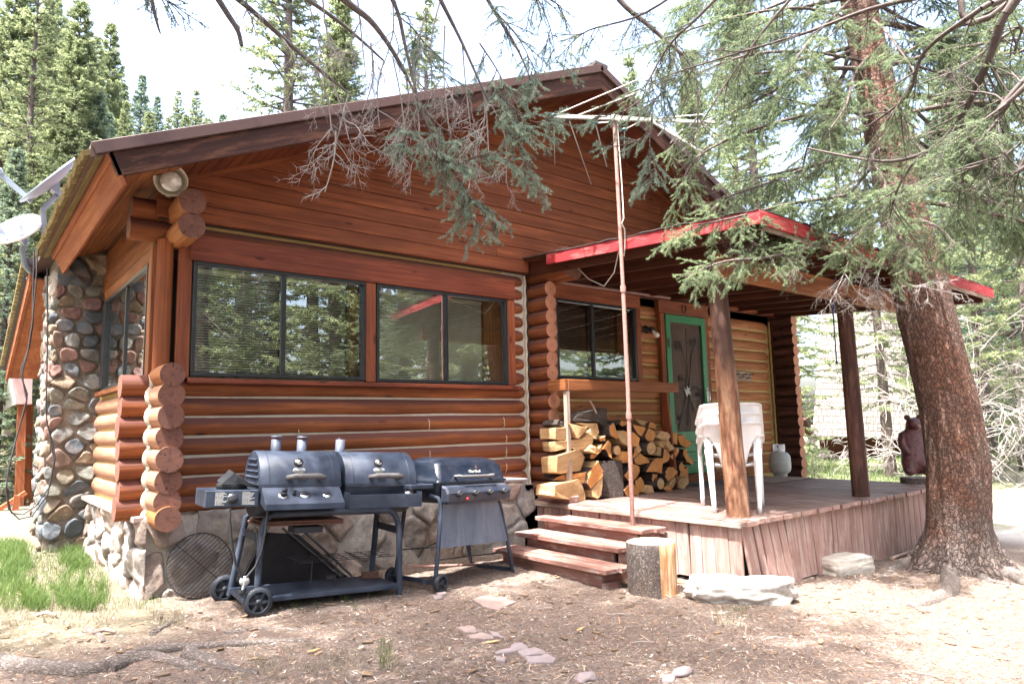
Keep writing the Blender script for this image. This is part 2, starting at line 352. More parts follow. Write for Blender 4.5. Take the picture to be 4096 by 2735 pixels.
# metals, plastics
M['grillpaint'] = plain('faded_black_enamel', (.020, .029, .050), .5, metal=.0, nsc=4, dark=(.075, .094, .132), damt=.9, bs=.12, spec=.35, nmin=.42, nmax=.75)
M['handle'] = plain('worn_handle', (.12, .115, .115), .6, nsc=14, dark=(.065, .06, .065), damt=.7)
M['grillbody'] = plain('grill_body', (.012, .018, .032), .55, nsc=7, dark=(.035, .045, .065), damt=.7, bs=.12)
M['gloss'] = plain('glossy_black', (.008, .012, .022), .16, nsc=12, dark=(.03, .035, .045), damt=.45, bs=.04, spec=.6)
M['grillgrey'] = None
def rusty(name, base, streak, rust, rough=.5, ramt=.8):
    s = NT(name); c = obj_co(s)
    st = s.noise(s.vmul(c, (4, 4, 1.2)), 1.6, 5, .65, .5); sp = s.vor(c, 55); big = s.noise(c, 3.2, 4, .6)
    col = s.mix(s.ramp(st, [(.35, 0), (.7, 1)]), base, streak)
    f = s.math('MULTIPLY', s.ramp(sp, [(.22, 1), (.34, 0)]), s.ramp(big, [(.5, 0), (.6, 1)]))
    col = s.mix(s.math('MULTIPLY', f, ramt), col, rust)
    return s.out(col, rough, st, .15, .002)
M['panel'] = rusty('weathered_steel', (.085, .115, .17), (.19, .22, .28), (.07, .035, .02))
M['ctrl'] = rusty('control_panel', (.014, .022, .042), (.055, .068, .09), (.18, .10, .06), .4, .6)
M['pipe'] = plain('rusty_pipe', (.25, .125, .105), .8, nsc=60, dark=(.34, .22, .19), damt=.8, bs=.5)
M['rust'] = plain('rust', (.14, .062, .04), .8, nsc=30, dark=(.06, .035, .03), damt=.8)
M['black'] = plain('black_plastic', (.012, .014, .018), .55, nsc=20, dark=(.035, .037, .04), damt=.4)
M['rubber'] = plain('wheel_plastic', (.012, .016, .024), .6, nsc=20, dark=(.035, .042, .055), damt=.5)
M['blackiron'] = plain('black_iron', (.014, .014, .017), .6, nsc=12, dark=(.035, .03, .028), damt=.5)
M['frame'] = plain('window_frame', (0.013, 0.016, 0.020), .35, nsc=15, dark=(0.036, 0.039, 0.042), damt=.3, spec=.5)
M['chrome'] = plain('chrome', (.65, .66, .68), .22, 1.0, nsc=20, damt=.3)
M['white'] = plain('white_plastic', (.78, .79, .80), .38, nsc=5, dark=(.66, .67, .68), damt=.5, bs=.03)
M['whitepaint'] = plain('white_paint', (.75, .76, .77), .5, nsc=5, damt=.15)
M['letter'] = plain('lettering', (.62, .62, .58), .6, nsc=40, damt=.4)
M['tank'] = plain('tank_paint', (.42, .44, .43), .5, nsc=12, dark=(.30, .30, .29), damt=.5)
M['dish'] = plain('dish_grey', (.22, .26, .32), .45, nsc=12, damt=.2)
M['dishw'] = plain('dish_white', (.78, .79, .80), .45, nsc=12, damt=.08)
M['green'] = plain('green_paint', (.018, .20, .075), .5, nsc=12, dark=(.03, .14, .06), damt=.5)
M['alu'] = plain('aluminium', (.62, .62, .56), .45, .4, nsc=30, damt=.3)
M['cable'] = plain('black_cable', (.03, .03, .035), .6)
M['cablew'] = plain('white_cable', (.55, .53, .46), .6)
M['rope'] = plain('blue_rope', (.02, .05, .22), .8, nsc=80)
M['blind'] = plain('blind_slat', (.80, .76, .64), .5, nsc=5, damt=.15)
M['inner'] = plain('room_dark', (.028, .020, .014), .9)
M['innerwood'] = wood('inner_jamb', (.40, .20, .08), (.3, .14, .05), (.16, .07, .03), .5, knots=False)
M['metalroof'] = plain('brown_metal', (.105, .060, .055), .35, .1, nsc=6, dark=(.08, .045, .042), damt=.4, bs=.03)
M['asphalt'] = plain('roll_roofing', (.06, .055, .055), .95, nsc=60, dark=(.13, .12, .11), damt=.6, bs=.5)
M['bear'] = wood('carved_wood', (.15, .055, .05), (.10, .035, .035), (.03, .012, .012), .45, varamt=.1, knots=False, scale=.5)
M['mat'] = plain('coir_mat', (.25, .19, .14), .95, nsc=90, dark=(.14, .10, .08), damt=.7, bs=.7)
M['matgrey'] = plain('rubber_mat', (.10, .105, .12), .8, nsc=50, damt=.4)
M['bulb'] = plain('white_bulb', (.80, .80, .76), .25, nsc=5, damt=.05)
M['lens'] = plain('lamp_lens', (.68, .68, .64), .12, .2, nsc=40, dark=(.40, .40, .38), damt=.6)
M['shade_metal'] = plain('lamp_reflector', (.50, .46, .36), .4, .3, nsc=20, damt=.3)
M['shingle'] = None
def shingles(name, a, b):
    s = NT(name); c = s.attr('gc'); br = s.n('ShaderNodeTexBrick'); br.inputs['Scale'].default_value = 1; br.inputs['Brick Width'].default_value = .22; br.inputs['Row Height'].default_value = .26; br.inputs['Mortar Size'].default_value = .022
    br.inputs['Color1'].default_value = (*a, 1); br.inputs['Color2'].default_value = (*b, 1); br.inputs['Mortar'].default_value = (.05, .042, .038, 1); br.offset_frequency = 2; s.l(c, br.inputs[0])
    n = s.noise(c, 9, 4, .7); col = s.mix(s.math('MULTIPLY', n, .5), br.outputs['Color'], (.30, .27, .24))
    return s.out(col, .9, s.math('SUBTRACT', n, br.outputs['Fac']), .7, .02)
M['shingle'] = shingles('wood_shingles', (.30, .275, .255), (.20, .18, .165))
M['rust_board'] = wood('rust_board', (.17, .055, .025), (.11, .034, .018), (.04, .015, .01), .7, varamt=.6)
def glass_mat(name, tint, refl_rough=.0):
    s = NT(name); s.t.nodes.remove(s.b); o = s.t.nodes['Material Output']
    g = s.n('ShaderNodeBsdfGlossy'); g.inputs['Roughness'].default_value = refl_rough; g.inputs['Color'].default_value = (.93, .96, .95, 1)
    t = s.n('ShaderNodeBsdfTransparent'); t.inputs['Color'].default_value = (*tint, 1)
    lw = s.n('ShaderNodeFresnel'); lw.inputs['IOR'].default_value = 1.9
    f = s.math('MINIMUM', s.math('MULTIPLY', lw.outputs[0], 3.0), .8); mx = s.n('ShaderNodeMixShader'); s.l(f, mx.inputs[0]); s.l(t.outputs[0], mx.inputs[1]); s.l(g.outputs[0], mx.inputs[2]); s.l(mx.outputs[0], o.inputs[0])
    return s.m
M['glass'] = glass_mat('window_glass', (.80, .84, .80))
def screen_mat():
    s = NT('door_screen'); return s.out((.05, .045, .04), .6, alpha=.55)
M['screen'] = screen_mat()
# foliage
def foliage(name, a, b, c=(.30, .24, .12), tr=.25):
    s = NT(name); v = s.attr('var', 'Fac'); g = obj_co(s); n = s.noise(g, 1.1, 2, .5)
    f = s.math('ADD', s.math('MULTIPLY', v, .75), s.math('MULTIPLY', s.math('SUBTRACT', n, .5), .8), clamp=True)
    col = s.ramp(f, [(.0, tuple(x*.6 for x in a)), (.35, a), (.8, b), (1, c)])
    s.out(col, .6, spec=.3)
    tl = s.n('ShaderNodeBsdfTranslucent'); s.l(col, tl.inputs[0]); mx = s.n('ShaderNodeMixShader'); mx.inputs[0].default_value = tr
    s.l(s.b.outputs[0], mx.inputs[1]); s.l(tl.outputs[0], mx.inputs[2]); s.l(mx.outputs[0], s.t.nodes['Material Output'].inputs[0]); return s.m
M['needle'] = foliage('spruce_needles', (.17, .23, .13), (.34, .41, .225), (.48, .52, .29), .55)
M['needleblue'] = foliage('blue_spruce_needles', (.22, .31, .235), (.40, .49, .37), (.46, .50, .30), .45)
M['fir'] = foliage('forest_needles', (.20, .245, .125), (.40, .44, .235), (.55, .55, .33), .55)
M['fird'] = foliage('forest_needles_dark', (.16, .225, .155), (.30, .37, .25), (.43, .47, .29), .5)
M['grass'] = foliage('grass_blades', (.085, .15, .035), (.17, .24, .075), (.38, .36, .20), .35)
M['drygrass'] = foliage('dry_grass', (.26, .225, .16), (.34, .30, .22), (.42, .38, .28), .3)

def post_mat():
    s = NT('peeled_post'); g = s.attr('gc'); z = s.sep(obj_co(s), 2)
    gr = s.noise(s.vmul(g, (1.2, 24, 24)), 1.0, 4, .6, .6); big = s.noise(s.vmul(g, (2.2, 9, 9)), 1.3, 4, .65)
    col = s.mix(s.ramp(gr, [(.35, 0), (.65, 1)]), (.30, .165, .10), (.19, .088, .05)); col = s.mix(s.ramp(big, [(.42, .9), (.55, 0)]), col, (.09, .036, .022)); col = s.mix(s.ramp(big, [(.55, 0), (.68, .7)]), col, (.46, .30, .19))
    f = s.math('ADD', s.math('MULTIPLY', z, 1.0), s.math('MULTIPLY', s.math('SUBTRACT', big, .5), 1.3)); f = s.ramp(s.math('MULTIPLY', f, .4), [(.60, 0), (.70, .93)])  # porch roof's shade on the upper post, put into the colour
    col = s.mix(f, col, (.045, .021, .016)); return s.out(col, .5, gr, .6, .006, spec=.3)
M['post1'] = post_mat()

M['rootbark'] = bark('root_bark', (.24, .205, .185), (.27, .225, .20), (.11, .09, .08), 2.6, .01)

M['soot'] = plain('sooty_sheet', (.010, .010, .012), .95, nsc=6, dark=(.022, .020, .020), damt=.6, spec=.05)
# ---------------------------------------------------------------- stone walls
def clip_poly(P, a, b, c):
    """keep a*x+b*y<=c"""
    o = []
    for i in range(len(P)):
        p, q = P[i], P[(i+1) % len(P)]; dp = a*p[0]+b*p[1]-c; dq = a*q[0]+b*q[1]-c
        if dp <= 0: o.append(p)
        if dp*dq < 0: t = dp/(dp-dq); o.append((p[0]+(q[0]-p[0])*t, p[1]+(q[1]-p[1])*t))
    return o
def stone_wall(mb, O, U, V, W, H, cw, ch, gap=.02, relief=.04, rnd=2, jit=.4, rough=.02, mask=None, seed=1, taper=.6):
    """irregular stones on the rectangle O + U*x + V*y, bulging along U x V"""
    rr = random.Random(seed); O, U, V = Vector(O), Vector(U).normalized(), Vector(V).normalized(); N = U.cross(V)
    S = []; ny = max(1, round(H/ch)); 
    for j in range(-1, ny+1):
        x = -cw*rr.random()
        while x < W+cw:
            wd = cw*rr.uniform(.6, 1.5); S.append((x+wd/2, (j+.5+rr.uniform(-jit, jit)*.7)*H/ny)); x += wd
    ar = (H/ny)/cw
    for i, s in enumerate(S):
        if not (-.02 < s[0] < W+.02 and -.02 < s[1] < H+.02): continue
        if mask and not mask(s[0], s[1]): continue
        P = [(0, 0), (W, 0), (W, H), (0, H)]
        for k, t in enumerate(S):
            if k == i or abs(t[0]-s[0]) > cw*3 or abs(t[1]-s[1]) > ch*3: continue
            dx, dy = t[0]-s[0], t[1]-s[1]; L = math.hypot(dx, dy)
            c = (dx*(s[0]+t[0])+dy*(s[1]+t[1]))/2/L-gap/2; P = clip_poly(P, dx/L, dy/L, c)
            if len(P) < 3: break
        if len(P) < 3: continue
        for _ in range(rnd):
            Q = []
            for a in range(len(P)):
                p, q = P[a], P[(a+1) % len(P)]; Q += [(p[0]*.78+q[0]*.22, p[1]*.78+q[1]*.22), (p[0]*.22+q[0]*.78, p[1]*.22+q[1]*.78)]
            P = Q
        # resample
        per = [0]
        for a in range(len(P)): p, q = P[a], P[(a+1) % len(P)]; per.append(per[-1]+math.hypot(q[0]-p[0], q[1]-p[1]))
        n = max(12, min(36, int(per[-1]/.03))); Q = []; a = 0
        for k in range(n):
            d = per[-1]*k/n
            while per[a+1] < d: a += 1
            t = (d-per[a])/max(1e-9, per[a+1]-per[a]); p, q = P[a % len(P)], P[(a+1) % len(P)]; Q.append((p[0]+(q[0]-p[0])*t, p[1]+(q[1]-p[1])*t))
        cx = sum(q[0] for q in Q)/n; cy = sum(q[1] for q in Q)/n; sd = rr.uniform(0, 99); hh = relief*rr.uniform(.6, 1.25)
        tx, ty = rr.uniform(-.3, .3), rr.uniform(-.3, .3)
        vs = []; rings = [(1, -.3), (.99, .4), (.93, taper), (.74, .96), (.42, 1.0)]
        for sc, h in rings:
            for q in Q:
                x = cx+(q[0]-cx)*sc; y = cy+(q[1]-cy)*sc
                z = h*hh+(tx*(x-cx)+ty*(y-cy))*max(0, h)
                nz = noise.noise(Vector((x*9+sd, y*9, 0)))*rough*1.6+noise.noise(Vector((x*24+sd, y*24, 0)))*rough*.6+abs(noise.noise(Vector((x*5+sd, y*5, 7))))*rough
                w_ = noise.noise(Vector((x*15+sd, y*15, 5)))*gap*.5
                vs.append(O+U*(x+w_)+V*(y-w_)+N*(z+nz*max(0, h)))
        vs.append(O+U*cx+V*cy+N*hh*(1+rough)); fs = []
        for r in range(len(rings)-1):
            for k in range(n): fs.append((r*n+k, r*n+(k+1) % n, (r+1)*n+(k+1) % n, (r+1)*n+k))
        for k in range(n): fs.append(((len(rings)-1)*n+k, (len(rings)-1)*n+(k+1) % n, len(vs)-1))
        mb.add(vs, fs, None, rr.random(), 0, True)
# ---------------------------------------------------------------- the log cabin
cabin = empty('log_cabin', (0, 0, -.13), 'brown log cabin with stone chimney, gabled metal roof and covered side porch', 'cabin')
def logx(mb, x0, x1, y, z, r=.088, e0=0, e1=0, wob=.05, n=None, lm=0, cm=1, var=None, squash=None):
    """log along X; e0/e1: length of a rounded taper at an end"""
    n = n or max(6, int(abs(x1-x0)/.25)); xs = [x0+(x1-x0)*i/n for i in range(n+1)]
    if e0: xs = [x0, x0+e0*.35, x0+e0]+[x for x in xs if x > x0+e0+.02]
    if e1: xs = [x for x in xs if x < x1-e1-.02]+[x1-e1, x1-e1*.35, x1]
    rr_ = []
    for x in xs:
        k = 1+.03*noise.noise(Vector((x*1.7, z*9, y*5)))
        if e0 and x < x0+e0: k *= .62 if x == x0 else .88
        if e1 and x > x1-e1+1e-6: k *= .62 if x == x1 else .88
        rr_.append(r*k)
    mb.tube([(x, y, z) for x in xs], rr_, 22, lm, cm, True, wob, var, squash=squash)
def logy(mb, x, y0, y1, z, r=.088, e0=0, e1=0, lm=0, cm=1, var=None, zt=None):
    n = max(4, int(abs(y1-y0)/.25)); ys = [y0+(y1-y0)*i/n for i in range(n+1)]; sg = 1 if y1 > y0 else -1
    if e1: ys = [y for y in ys if (y1-y)*sg > e1+.02]+[y1-sg*e1, y1-sg*e1*.35, y1]
    rr_ = [r*(.62 if (e1 and y == y1) else .88 if (e1 and abs(y1-y) < e1-1e-6) else 1+.03*noise.noise(Vector((x*3, z*9, y*2)))) for y in ys]
    mb.tube([(x, y, z) for y in ys], rr_, 22, lm, cm, True, .05, var)
SP = .1535
rows = [1.254-SP*i for i in range(5)]+[.51]           # centres of the front courses below the sill
f = MB()                                                # front wall, below the windows
for i, z in enumerate([1.407]+rows):
    logx(f, -.29+random.uniform(-.012, .012), 3.60, 0, z, e1=.09, var=random.random())
for k in range(9):                                      # short courses right of the windows
    z = 1.561+SP*k
    if z < 2.5: logx(f, 3.38, 3.60, 0, z, e1=.09)
logx(f, -.285, 3.60, 0, 2.625, .088, e1=.09); logx(f, -.275, 3.62, 0, 2.785, .09)
f.build('front_log_wall', [M['log'], M['logend']], cabin)
# checks and old saw kerfs filled with chinking
f = MB()
for x, z in ((1.05, 1.02), (2.35, 1.1), (3.28, 1.1), (2.36, .79), (3.3, .94), (3.3, .79), (1.5, .78), (3.3, .64)):
    pts = [(x+random.uniform(-.006, .006), -.088*math.cos(a)-.002, z+.088*math.sin(a)-.01) for a in [(-.9+.3*j) for j in range(7)]]
    f.tube(pts, .004, 6)
f.build('filled_crack', M['chink'], cabin)
f = MB(); f.box((-.02, -.056, .42), (3.63, .03, 1.5)); f.box((3.3, -.062, 1.5), (3.63, .03, 2.75)); 
for z in rows[:-1]+[1.407]:                                # collar of chinking at the corner crossings
    pass
f.build('front_chinking', M['chink'], cabin)
f = MB(); f.box((.1, -.062, 2.6), (3.3, .03, 2.75)); f.build('header_chinking', M['chinky'], cabin)
f = MB(); f.box((-.075, -.36, .5), (.02, .0, 1.40)); f.box((-.24, -.05, .5), (.0, .03, 1.38)); f.build('log_core', M['rafter'], cabin)
# left wall
f = MB()
for z in (1.33, 1.176, 1.022, .868, .716, .566): logy(f, -.025, -.395+random.uniform(-.012, .012), 2.42, z, .093)
f.build('side_log_wall', [M['logside'], M['logend']], cabin)
f = MB()
logy(f, -.025, -.40, .06, 1.478, .088); 
f.tube([(-.025, y, .45) for y in (-.42, -.2, 0, .1)], .088, 22, 0, 1, True, .03)
for z in (2.77, 2.585): logy(f, .055, -.47, .1, z, .097, var=.1)
f.each('corner_log', [M['loglight'], M['logend']], cabin)
f = MB(); f.box((-.085, -.08, .42), (.0, 2.42, 1.44)); f.build('side_chinking', M['chinky'], cabin)
f = MB()
for z in rows+[1.407]:
    f.lathe([(.001, -.03), (.10, -.02), (.118, .0), (.10, .02), (.001, .03)], (-.025, -.085, z-.077), (0, 1, 0), 18)
    f.lathe([(.10, -.02), (.112, .0), (.10, .02)], (-.095, -.0, z), (1, 0, 0), 18)
f.build('corner_chinking', M['chink'], cabin)
f = MB(); f.tube([(-.035, -.06, 1.49), (-.035, -.06, 2.0), (-.03, -.06, 2.55)], .062, 20, 0, 1, True, .02, var=.1)
f.build('corner_post', [M['log'], M['logend']], cabin)
# stack of crossing log ends at the middle corner
f = MB()
for k in range(-7, 8):
    z = 1.457+.1525*k
    if z < .35 or z > 2.6: continue
    logy(f, 3.745, .1, -.355+random.uniform(-.008, .008), z, .081)
f.tube([(3.745, y, .365) for y in (.1, -.15, -.35)], .078, 20, 0, 1, True, .03)
f.build('crossing_log', [M['log'], M['logendlight']], cabin)
f = MB()
for j, (z, l) in enumerate(((2.70, -.62), (2.865, -.60))): f.tube([(3.77, .1, z), (3.77, -.3, z), (3.775, l, z)], .088, 22, 0, 1, True, .03)
f.tube([(3.90, .1, 2.70), (3.9, -.6, 2.69)], .086, 20, 0, 1)
f.build('porch_plate_log', [M['log'], M['logend']], cabin)
f = MB()
for k in range(-7, 9):
    z = 1.457+.1525*k
    f.tube([(3.62, -.075, z-.07), (3.595, -.09, z), (3.62, -.075, z+.075)], .014, 8)
f.build('stack_chinking', M['chink'], cabin)
# porch wall
f = MB()
for k in range(-7, 8):
    z = 1.407+SP*k
    segs = [(3.85, 5.86)] if z < 2.5 else [(3.85, 8.5)]
    if z < 2.6: segs = [(3.85, 5.86 if z < 1.5 else 3.97), (6.88, 8.50)]
    if 1.5 < z < 2.6: segs += [(5.42, 5.86)]
    for a, b in segs: logx(f, a, b, 0, z, e1=.10 if b == 8.5 else 0)
f.build('porch_log_wall', [M['loglight'], M['logendlight']], cabin)
f = MB(); f.box((3.8, -.062, .2), (5.9, .03, 1.5)); f.box((6.85, -.062, .2), (8.56, .03, 2.7)); f.box((5.4, -.062, 1.5), (5.9, .03, 2.7)); f.box((3.8, -.062, 2.5), (8.56, .03, 2.7))
f.build('porch_chinking', M['chinky'], cabin)
f = MB()
for k in range(-8, 8): logy(f, 8.68, .1, -.42+random.uniform(-.01, .01), 1.482+SP*k, .081)
f.build('end_log', [M['postdark'], M['logendlight']], cabin)
f = MB()
for k in range(-8, 8): f.tube([(8.55, -.075, 1.407+SP*k-.07), (8.52, -.095, 1.407+SP*k), (8.55, -.075, 1.407+SP*k+.075)], .018, 8)
f.build('end_chinking', M['chinky'], cabin)
# foundation
f = MB(); f.box((-.12, -.13, -.6), (3.62, .2, .435)); f.box((-.12, 0.2, -.6), (.1, 2.42, .435)); f.box((3.5, -.13, -.6), (3.62, 1, .43)); f.build('foundation_mortar', M['mortarw'], cabin)
f = MB()
stone_wall(f, (-.13, -.13, -.30), (1, 0, 0), (0, 0, 1), 3.76, .76, .46, .26, .022, .024, 0, .5, .014, seed=5, taper=.9)
stone_wall(f, (-.12, 2.42, -.25), (0, -1, 0), (0, 0, 1), 2.585, .70, .34, .26, .016, .032, 0, .5, .018, seed=8, taper=.85)
f.build('foundation_stone', M['field'], cabin)
f = MB()
y = -.16
while y < 2.4: l = random.uniform(.14, .24); f.box((-.20, y, .415), (-.09, y+l-.012, .455+random.uniform(-.004, .004))); y += l
f.build('ledge_stone', M['flagp'], cabin, bevel=.006)
# ---- siding of the gable
XA, ZR, SL = 4.2, 5.055, .437
ZS = 4.862
f = MB(); z = 2.715; i = 0
while z < 4.8:
    h = .137; half = (ZS-z)/SL; x0 = max(-.12, XA-half-.02); x1 = min(8.6, XA+half+.02)
    if i == 0: x1 = 3.62
    x = x0
    while x < x1-.01:
        l = random.choice([5.5, 3.3, 2.6, 4.2]); e = min(x+l, x1)
        if x1-e < .5: e = x1
        f.box((x+.0015, -.138+(.0 if i else -.012), z+.003), (e-.0015, -.10, z+h-.003)); x = e
    z += h; i += 1
f.build('gable_siding', M['board'], cabin, bevel=.003)
f = MB(); f.add([(-.1, -.10, 2.7), (8.6, -.10, 2.7), (8.6, -.10, 2.9), (XA, -.10, 4.85), (-.1, -.10, 2.95)], [(0, 1, 2, 3, 4)]); f.build('gable_backing', M['inner'], cabin)
# window trim on the front
f = MB()
def bd(lo, hi, m='trim', parent=None): f.box(lo, hi)
f.box((.05, -.13, 1.475), (.150, -.09, 2.615)); f.box((1.655, -.13, 1.478), (1.755, -.09, 2.40)); f.box((3.318, -.13, 1.478), (3.42, -.09, 2.40))
f.each('window_trim', M['trim'], cabin, bevel=.004)
f = MB(); f.box((.128, -.142, 2.402), (3.42, -.09, 2.615), var=.05); f.build('window_header', M['trimred'], cabin, bevel=.004)
f = MB(); f.box((.14, -.175, 1.432), (3.46, -.09, 1.472)); f.build('window_sill', M['trimred'], cabin, bevel=.006)
# windows: frame > pane, blind
def window(x0, x1, z0, z1, splits, y=-.12, bl=None, fw_=.03, name='window', jamb=None):
    f = MB(); d = .05
    f.box((x0, y-.012, z0), (x1, y+d, z0+fw_)); f.box((x0, y-.012, z1-fw_), (x1, y+d, z1)); f.box((x0, y-.0125, z0+fw_), (x0+fw_, y+d, z1-fw_)); f.box((x1-fw_, y-.0125, z0+fw_), (x1, y+d, z1-fw_))
    for s in splits: f.box((s-.02, y-.006, z0+fw_), (s+.02, y+d-.002, z1-fw_))
    w_ = f.build(name, M['frame'], cabin, bevel=.003)
    ed = [x0]+splits+[x1]
    for i in range(len(ed)-1):
        f = MB(); yy = y+.012+.014*(i % 2); f.add([(ed[i]+.01, yy, z0+.01), (ed[i+1]-.01, yy, z0+.01), (ed[i+1]-.01, yy+.0006, z1-.01), (ed[i]+.01, yy-.0004, z1-.01)], [(0, 1, 2, 3)]); f.build('pane', M['glass'], w_)
    if bl:
        for a, b, zb in bl:
            f = MB(); z = z1-.075; f.box((a, y+.09, z1-.065), (b, y+.125, z1-.035))
            while z > zb:
                f.obox(Vector(((a+b)/2, y+.105, z)), Vector(((b-a)/2, 0, 0)), Vector((0, .011, .0055)) if zb != 1.531 else Vector((0, .0075, .0088)), Vector((0, -.0003, .0006))); z -= .0215
            f.box((a, y+.095, zb-.012), (b, y+.118, zb+.002))
            f.build('blind', M['blind'], w_)
    return w_
window(.162, 1.652, 1.492, 2.400, [.89], bl=[(.2, .88, 1.53), (.9, 1.50, 1.53)])
window(1.762, 3.316, 1.484, 2.398, [2.54], bl=[(1.80, 3.05, 1.531)])
window(4.03, 5.38, 1.578, 2.490, [4.62], bl=[(4.07, 4.60, 1.62), (4.64, 5.10, 1.95)])
f = MB(); f.box((3.06, -.05, 1.5), (3.30, .0, 2.37)); f.box((1.53, -.03, 1.5), (1.62, .0, 2.37)); f.box((5.14, -.03, 1.9), (5.36, .1, 2.47)); f.each('window_jamb', M['innerwood'], cabin)
f = MB(); f.box((3.97, -.14, 2.49), (5.47, -.09, 2.655)); f.box((3.945, -.135, 1.5), (4.028, -.09, 2.49)); f.box((5.382, -.135, 1.5), (5.47, -.09, 2.49)); f.each('window_trim', M['trim'], cabin, bevel=.004)
f = MB(); f.tube([(3.87, -.155, 2.665), (5.0, -.16, 2.675), (6.05, -.155, 2.68)], .018, 10); f.build('iron_pipe', M['pipe'], cabin)
f = MB(); f.box((6.9, -.16, 2.655), (8.58, -.09, 2.695)); f.build('porch_ledger', M['trim'], cabin)
# interior blocks the light
f = MB(); f.box((.02, .33, 0), (8.55, .36, 2.7)); f.box((.30, .05, 0), (.33, 2.4, 2.7)); f.box((1.68, -.05, 1.4), (1.75, .33, 2.5)); f.box((3.4, -.05, 1.4), (3.9, .33, 2.6)); f.box((5.5, -.05, .3), (5.9, .33, 2.6)); f.box((0, 2.4, 0), (8.6, 2.45, 2.7)); f.box((0.02, -.04, 2.42), (8.5, .35, 2.6)); f.box((.02, -.04, 1.3), (5.9, .35, 1.47)); f.build('interior_wall', M['inner'], cabin)
f = MB(); f.box((8.6, -.1, -.4), (8.72, 7, 2.75)); f.box((-.05, 4, -.4), (.0, 7, 2.9)); f.box((0, 6.95, -.4), (8.6, 7.05, 2.7)); f.build('rear_wall', M['rust_board'], cabin)
# left wall window
f = MB(); X = -.115
f.box((X, .02, 2.385), (-.06, 2.13, 2.505)); f.box((X-.006, -.045, 1.47), (-.06, .075, 2.505)); f.box((X, 2.09, 1.44), (-.06, 2.14, 2.385)); f.box((X-.04, .06, 1.435), (-.06, 2.2, 1.475))
f.box((-.10, .0, 2.53), (-.06, 2.4, 2.68)); f.box((-.085, .0, 2.50), (-.05, 2.42, 2.95)); f.build('side_window_trim', M['soffitl'], cabin, bevel=.004)
f = MB(); f.box((X-.012, .08, 1.478), (X+.05, 2.09, 1.51)); f.box((X-.012, .08, 2.35), (X+.05, 2.09, 2.383)); f.box((X-.013, .08, 1.51), (X+.05, .105, 2.35)); f.box((X-.02, 1.93, 1.51), (X+.06, 2.09, 2.35)); f.box((X-.005, .95, 1.51), (X+.05, .985, 2.35))
w_ = f.build('window', M['frame'], cabin, bevel=.003)
f = MB(); f.add([(X+.01, .09, 1.5), (X+.01, 2.08, 1.5), (X+.01, 2.08, 2.36), (X+.01, .09, 2.36)], [(3, 2, 1, 0)]); f.build('pane', M['glass'], w_)
# ---- chimney of river stones
f = MB(); f.box((-.50, 2.392, -.5), (-.02, 3.25, 3.0)); f.build('chimney_mortar', M['mortar'], cabin)
f = MB()
stone_wall(f, (-.515, 2.395, -.2), (1, 0, 0), (0, 0, 1), .50, 2.80, .20, .135, .018, .030, 2, .45, .010, seed=21, taper=.95)
stone_wall(f, (-.500, 3.25, -.2), (0, -1, 0), (0, 0, 1), .87, 2.95, .20, .135, .018, .040, 2, .45, .012, seed=22, taper=.9)
stone_wall(f, (-.5, 2.40, 2.56), (1, 0, 0), (0, 0, 1), .49, .38, .5, .2, .02, .03, 1, .3, .03, seed=23, taper=.8)
f.build('chimney', M['river'], cabin)
# ---- roof
def zr(x): return ZR-abs(x-XA)*SL
roof = None
f = MB(); Y0, Y1 = -.80, 7.6; EL, ER = -.655, 9.05
for sgn, xe in ((-1, EL), (1, ER)):
    a, b = (XA, zr(XA)), (xe, zr(xe)); t = .09
    poly = [a, b, (b[0], b[1]-t), (a[0], a[1]-t)]
    f.prism(poly, (0, Y0, 0), (1, 0, 0), (0, 0, 1), (0, Y1-Y0, 0))
roof = f.build('roof', M['metalroof'], cabin)
f = MB(); f.box((XA-.10, Y0-.02, ZR-.02), (XA+.10, Y1, ZR+.02)); f.build('ridge_cap', M['asphalt'], roof)
f = MB()
for sgn, xe in ((-1, EL), (1, ER)):
    d = Vector((xe-XA, 0, zr(xe)-zr(XA))).normalized(); n = Vector((-d.z, 0, d.x)) if sgn > 0 else Vector((d.z, 0, -d.x)); n = n if n.z > 0 else -n
    A, B = Vector((XA, Y0-.012, ZR)), Vector((xe, Y0-.012, zr(xe)))
    f.obox((A+B)/2-n*.035, (B-A)/2, n*.040, Vector((0, .014, 0)))
f.build('rake_metal', M['metalroof'], roof, bevel=.003)
f = MB()
for sgn, xe in ((-1, EL+.10), (1, ER)):
    A, B = Vector((XA, Y0, ZR)), Vector((xe, Y0, zr(xe)))
    d = (B-A).normalized(); n = Vector((-d.z, 0, d.x)); n = n if n.z > 0 else -n
    # board with plumb cut at the ridge
    p = [(A.x, A.z-.075/n.z), (B.x-d.x*0, B.z-.075/n.z), (B.x-n.x*.16, B.z-.075/n.z-n.z*.16), (A.x, A.z-.255/n.z)]
    f.prism(p, (0, Y0, 0), (1, 0, 0), (0, 0, 1), (0, .04, 0))
    i0 = len(f.g)-8; 
    for q in range(i0, len(f.g)): f.g[q] = (f.v[q][0]+3, f.v[q][2]*1.0+f.v[q][0]*SL*(1 if sgn > 0 else -1), f.v[q][1])
f.build('rake_fascia', M['fascia'], roof, bevel=.003)
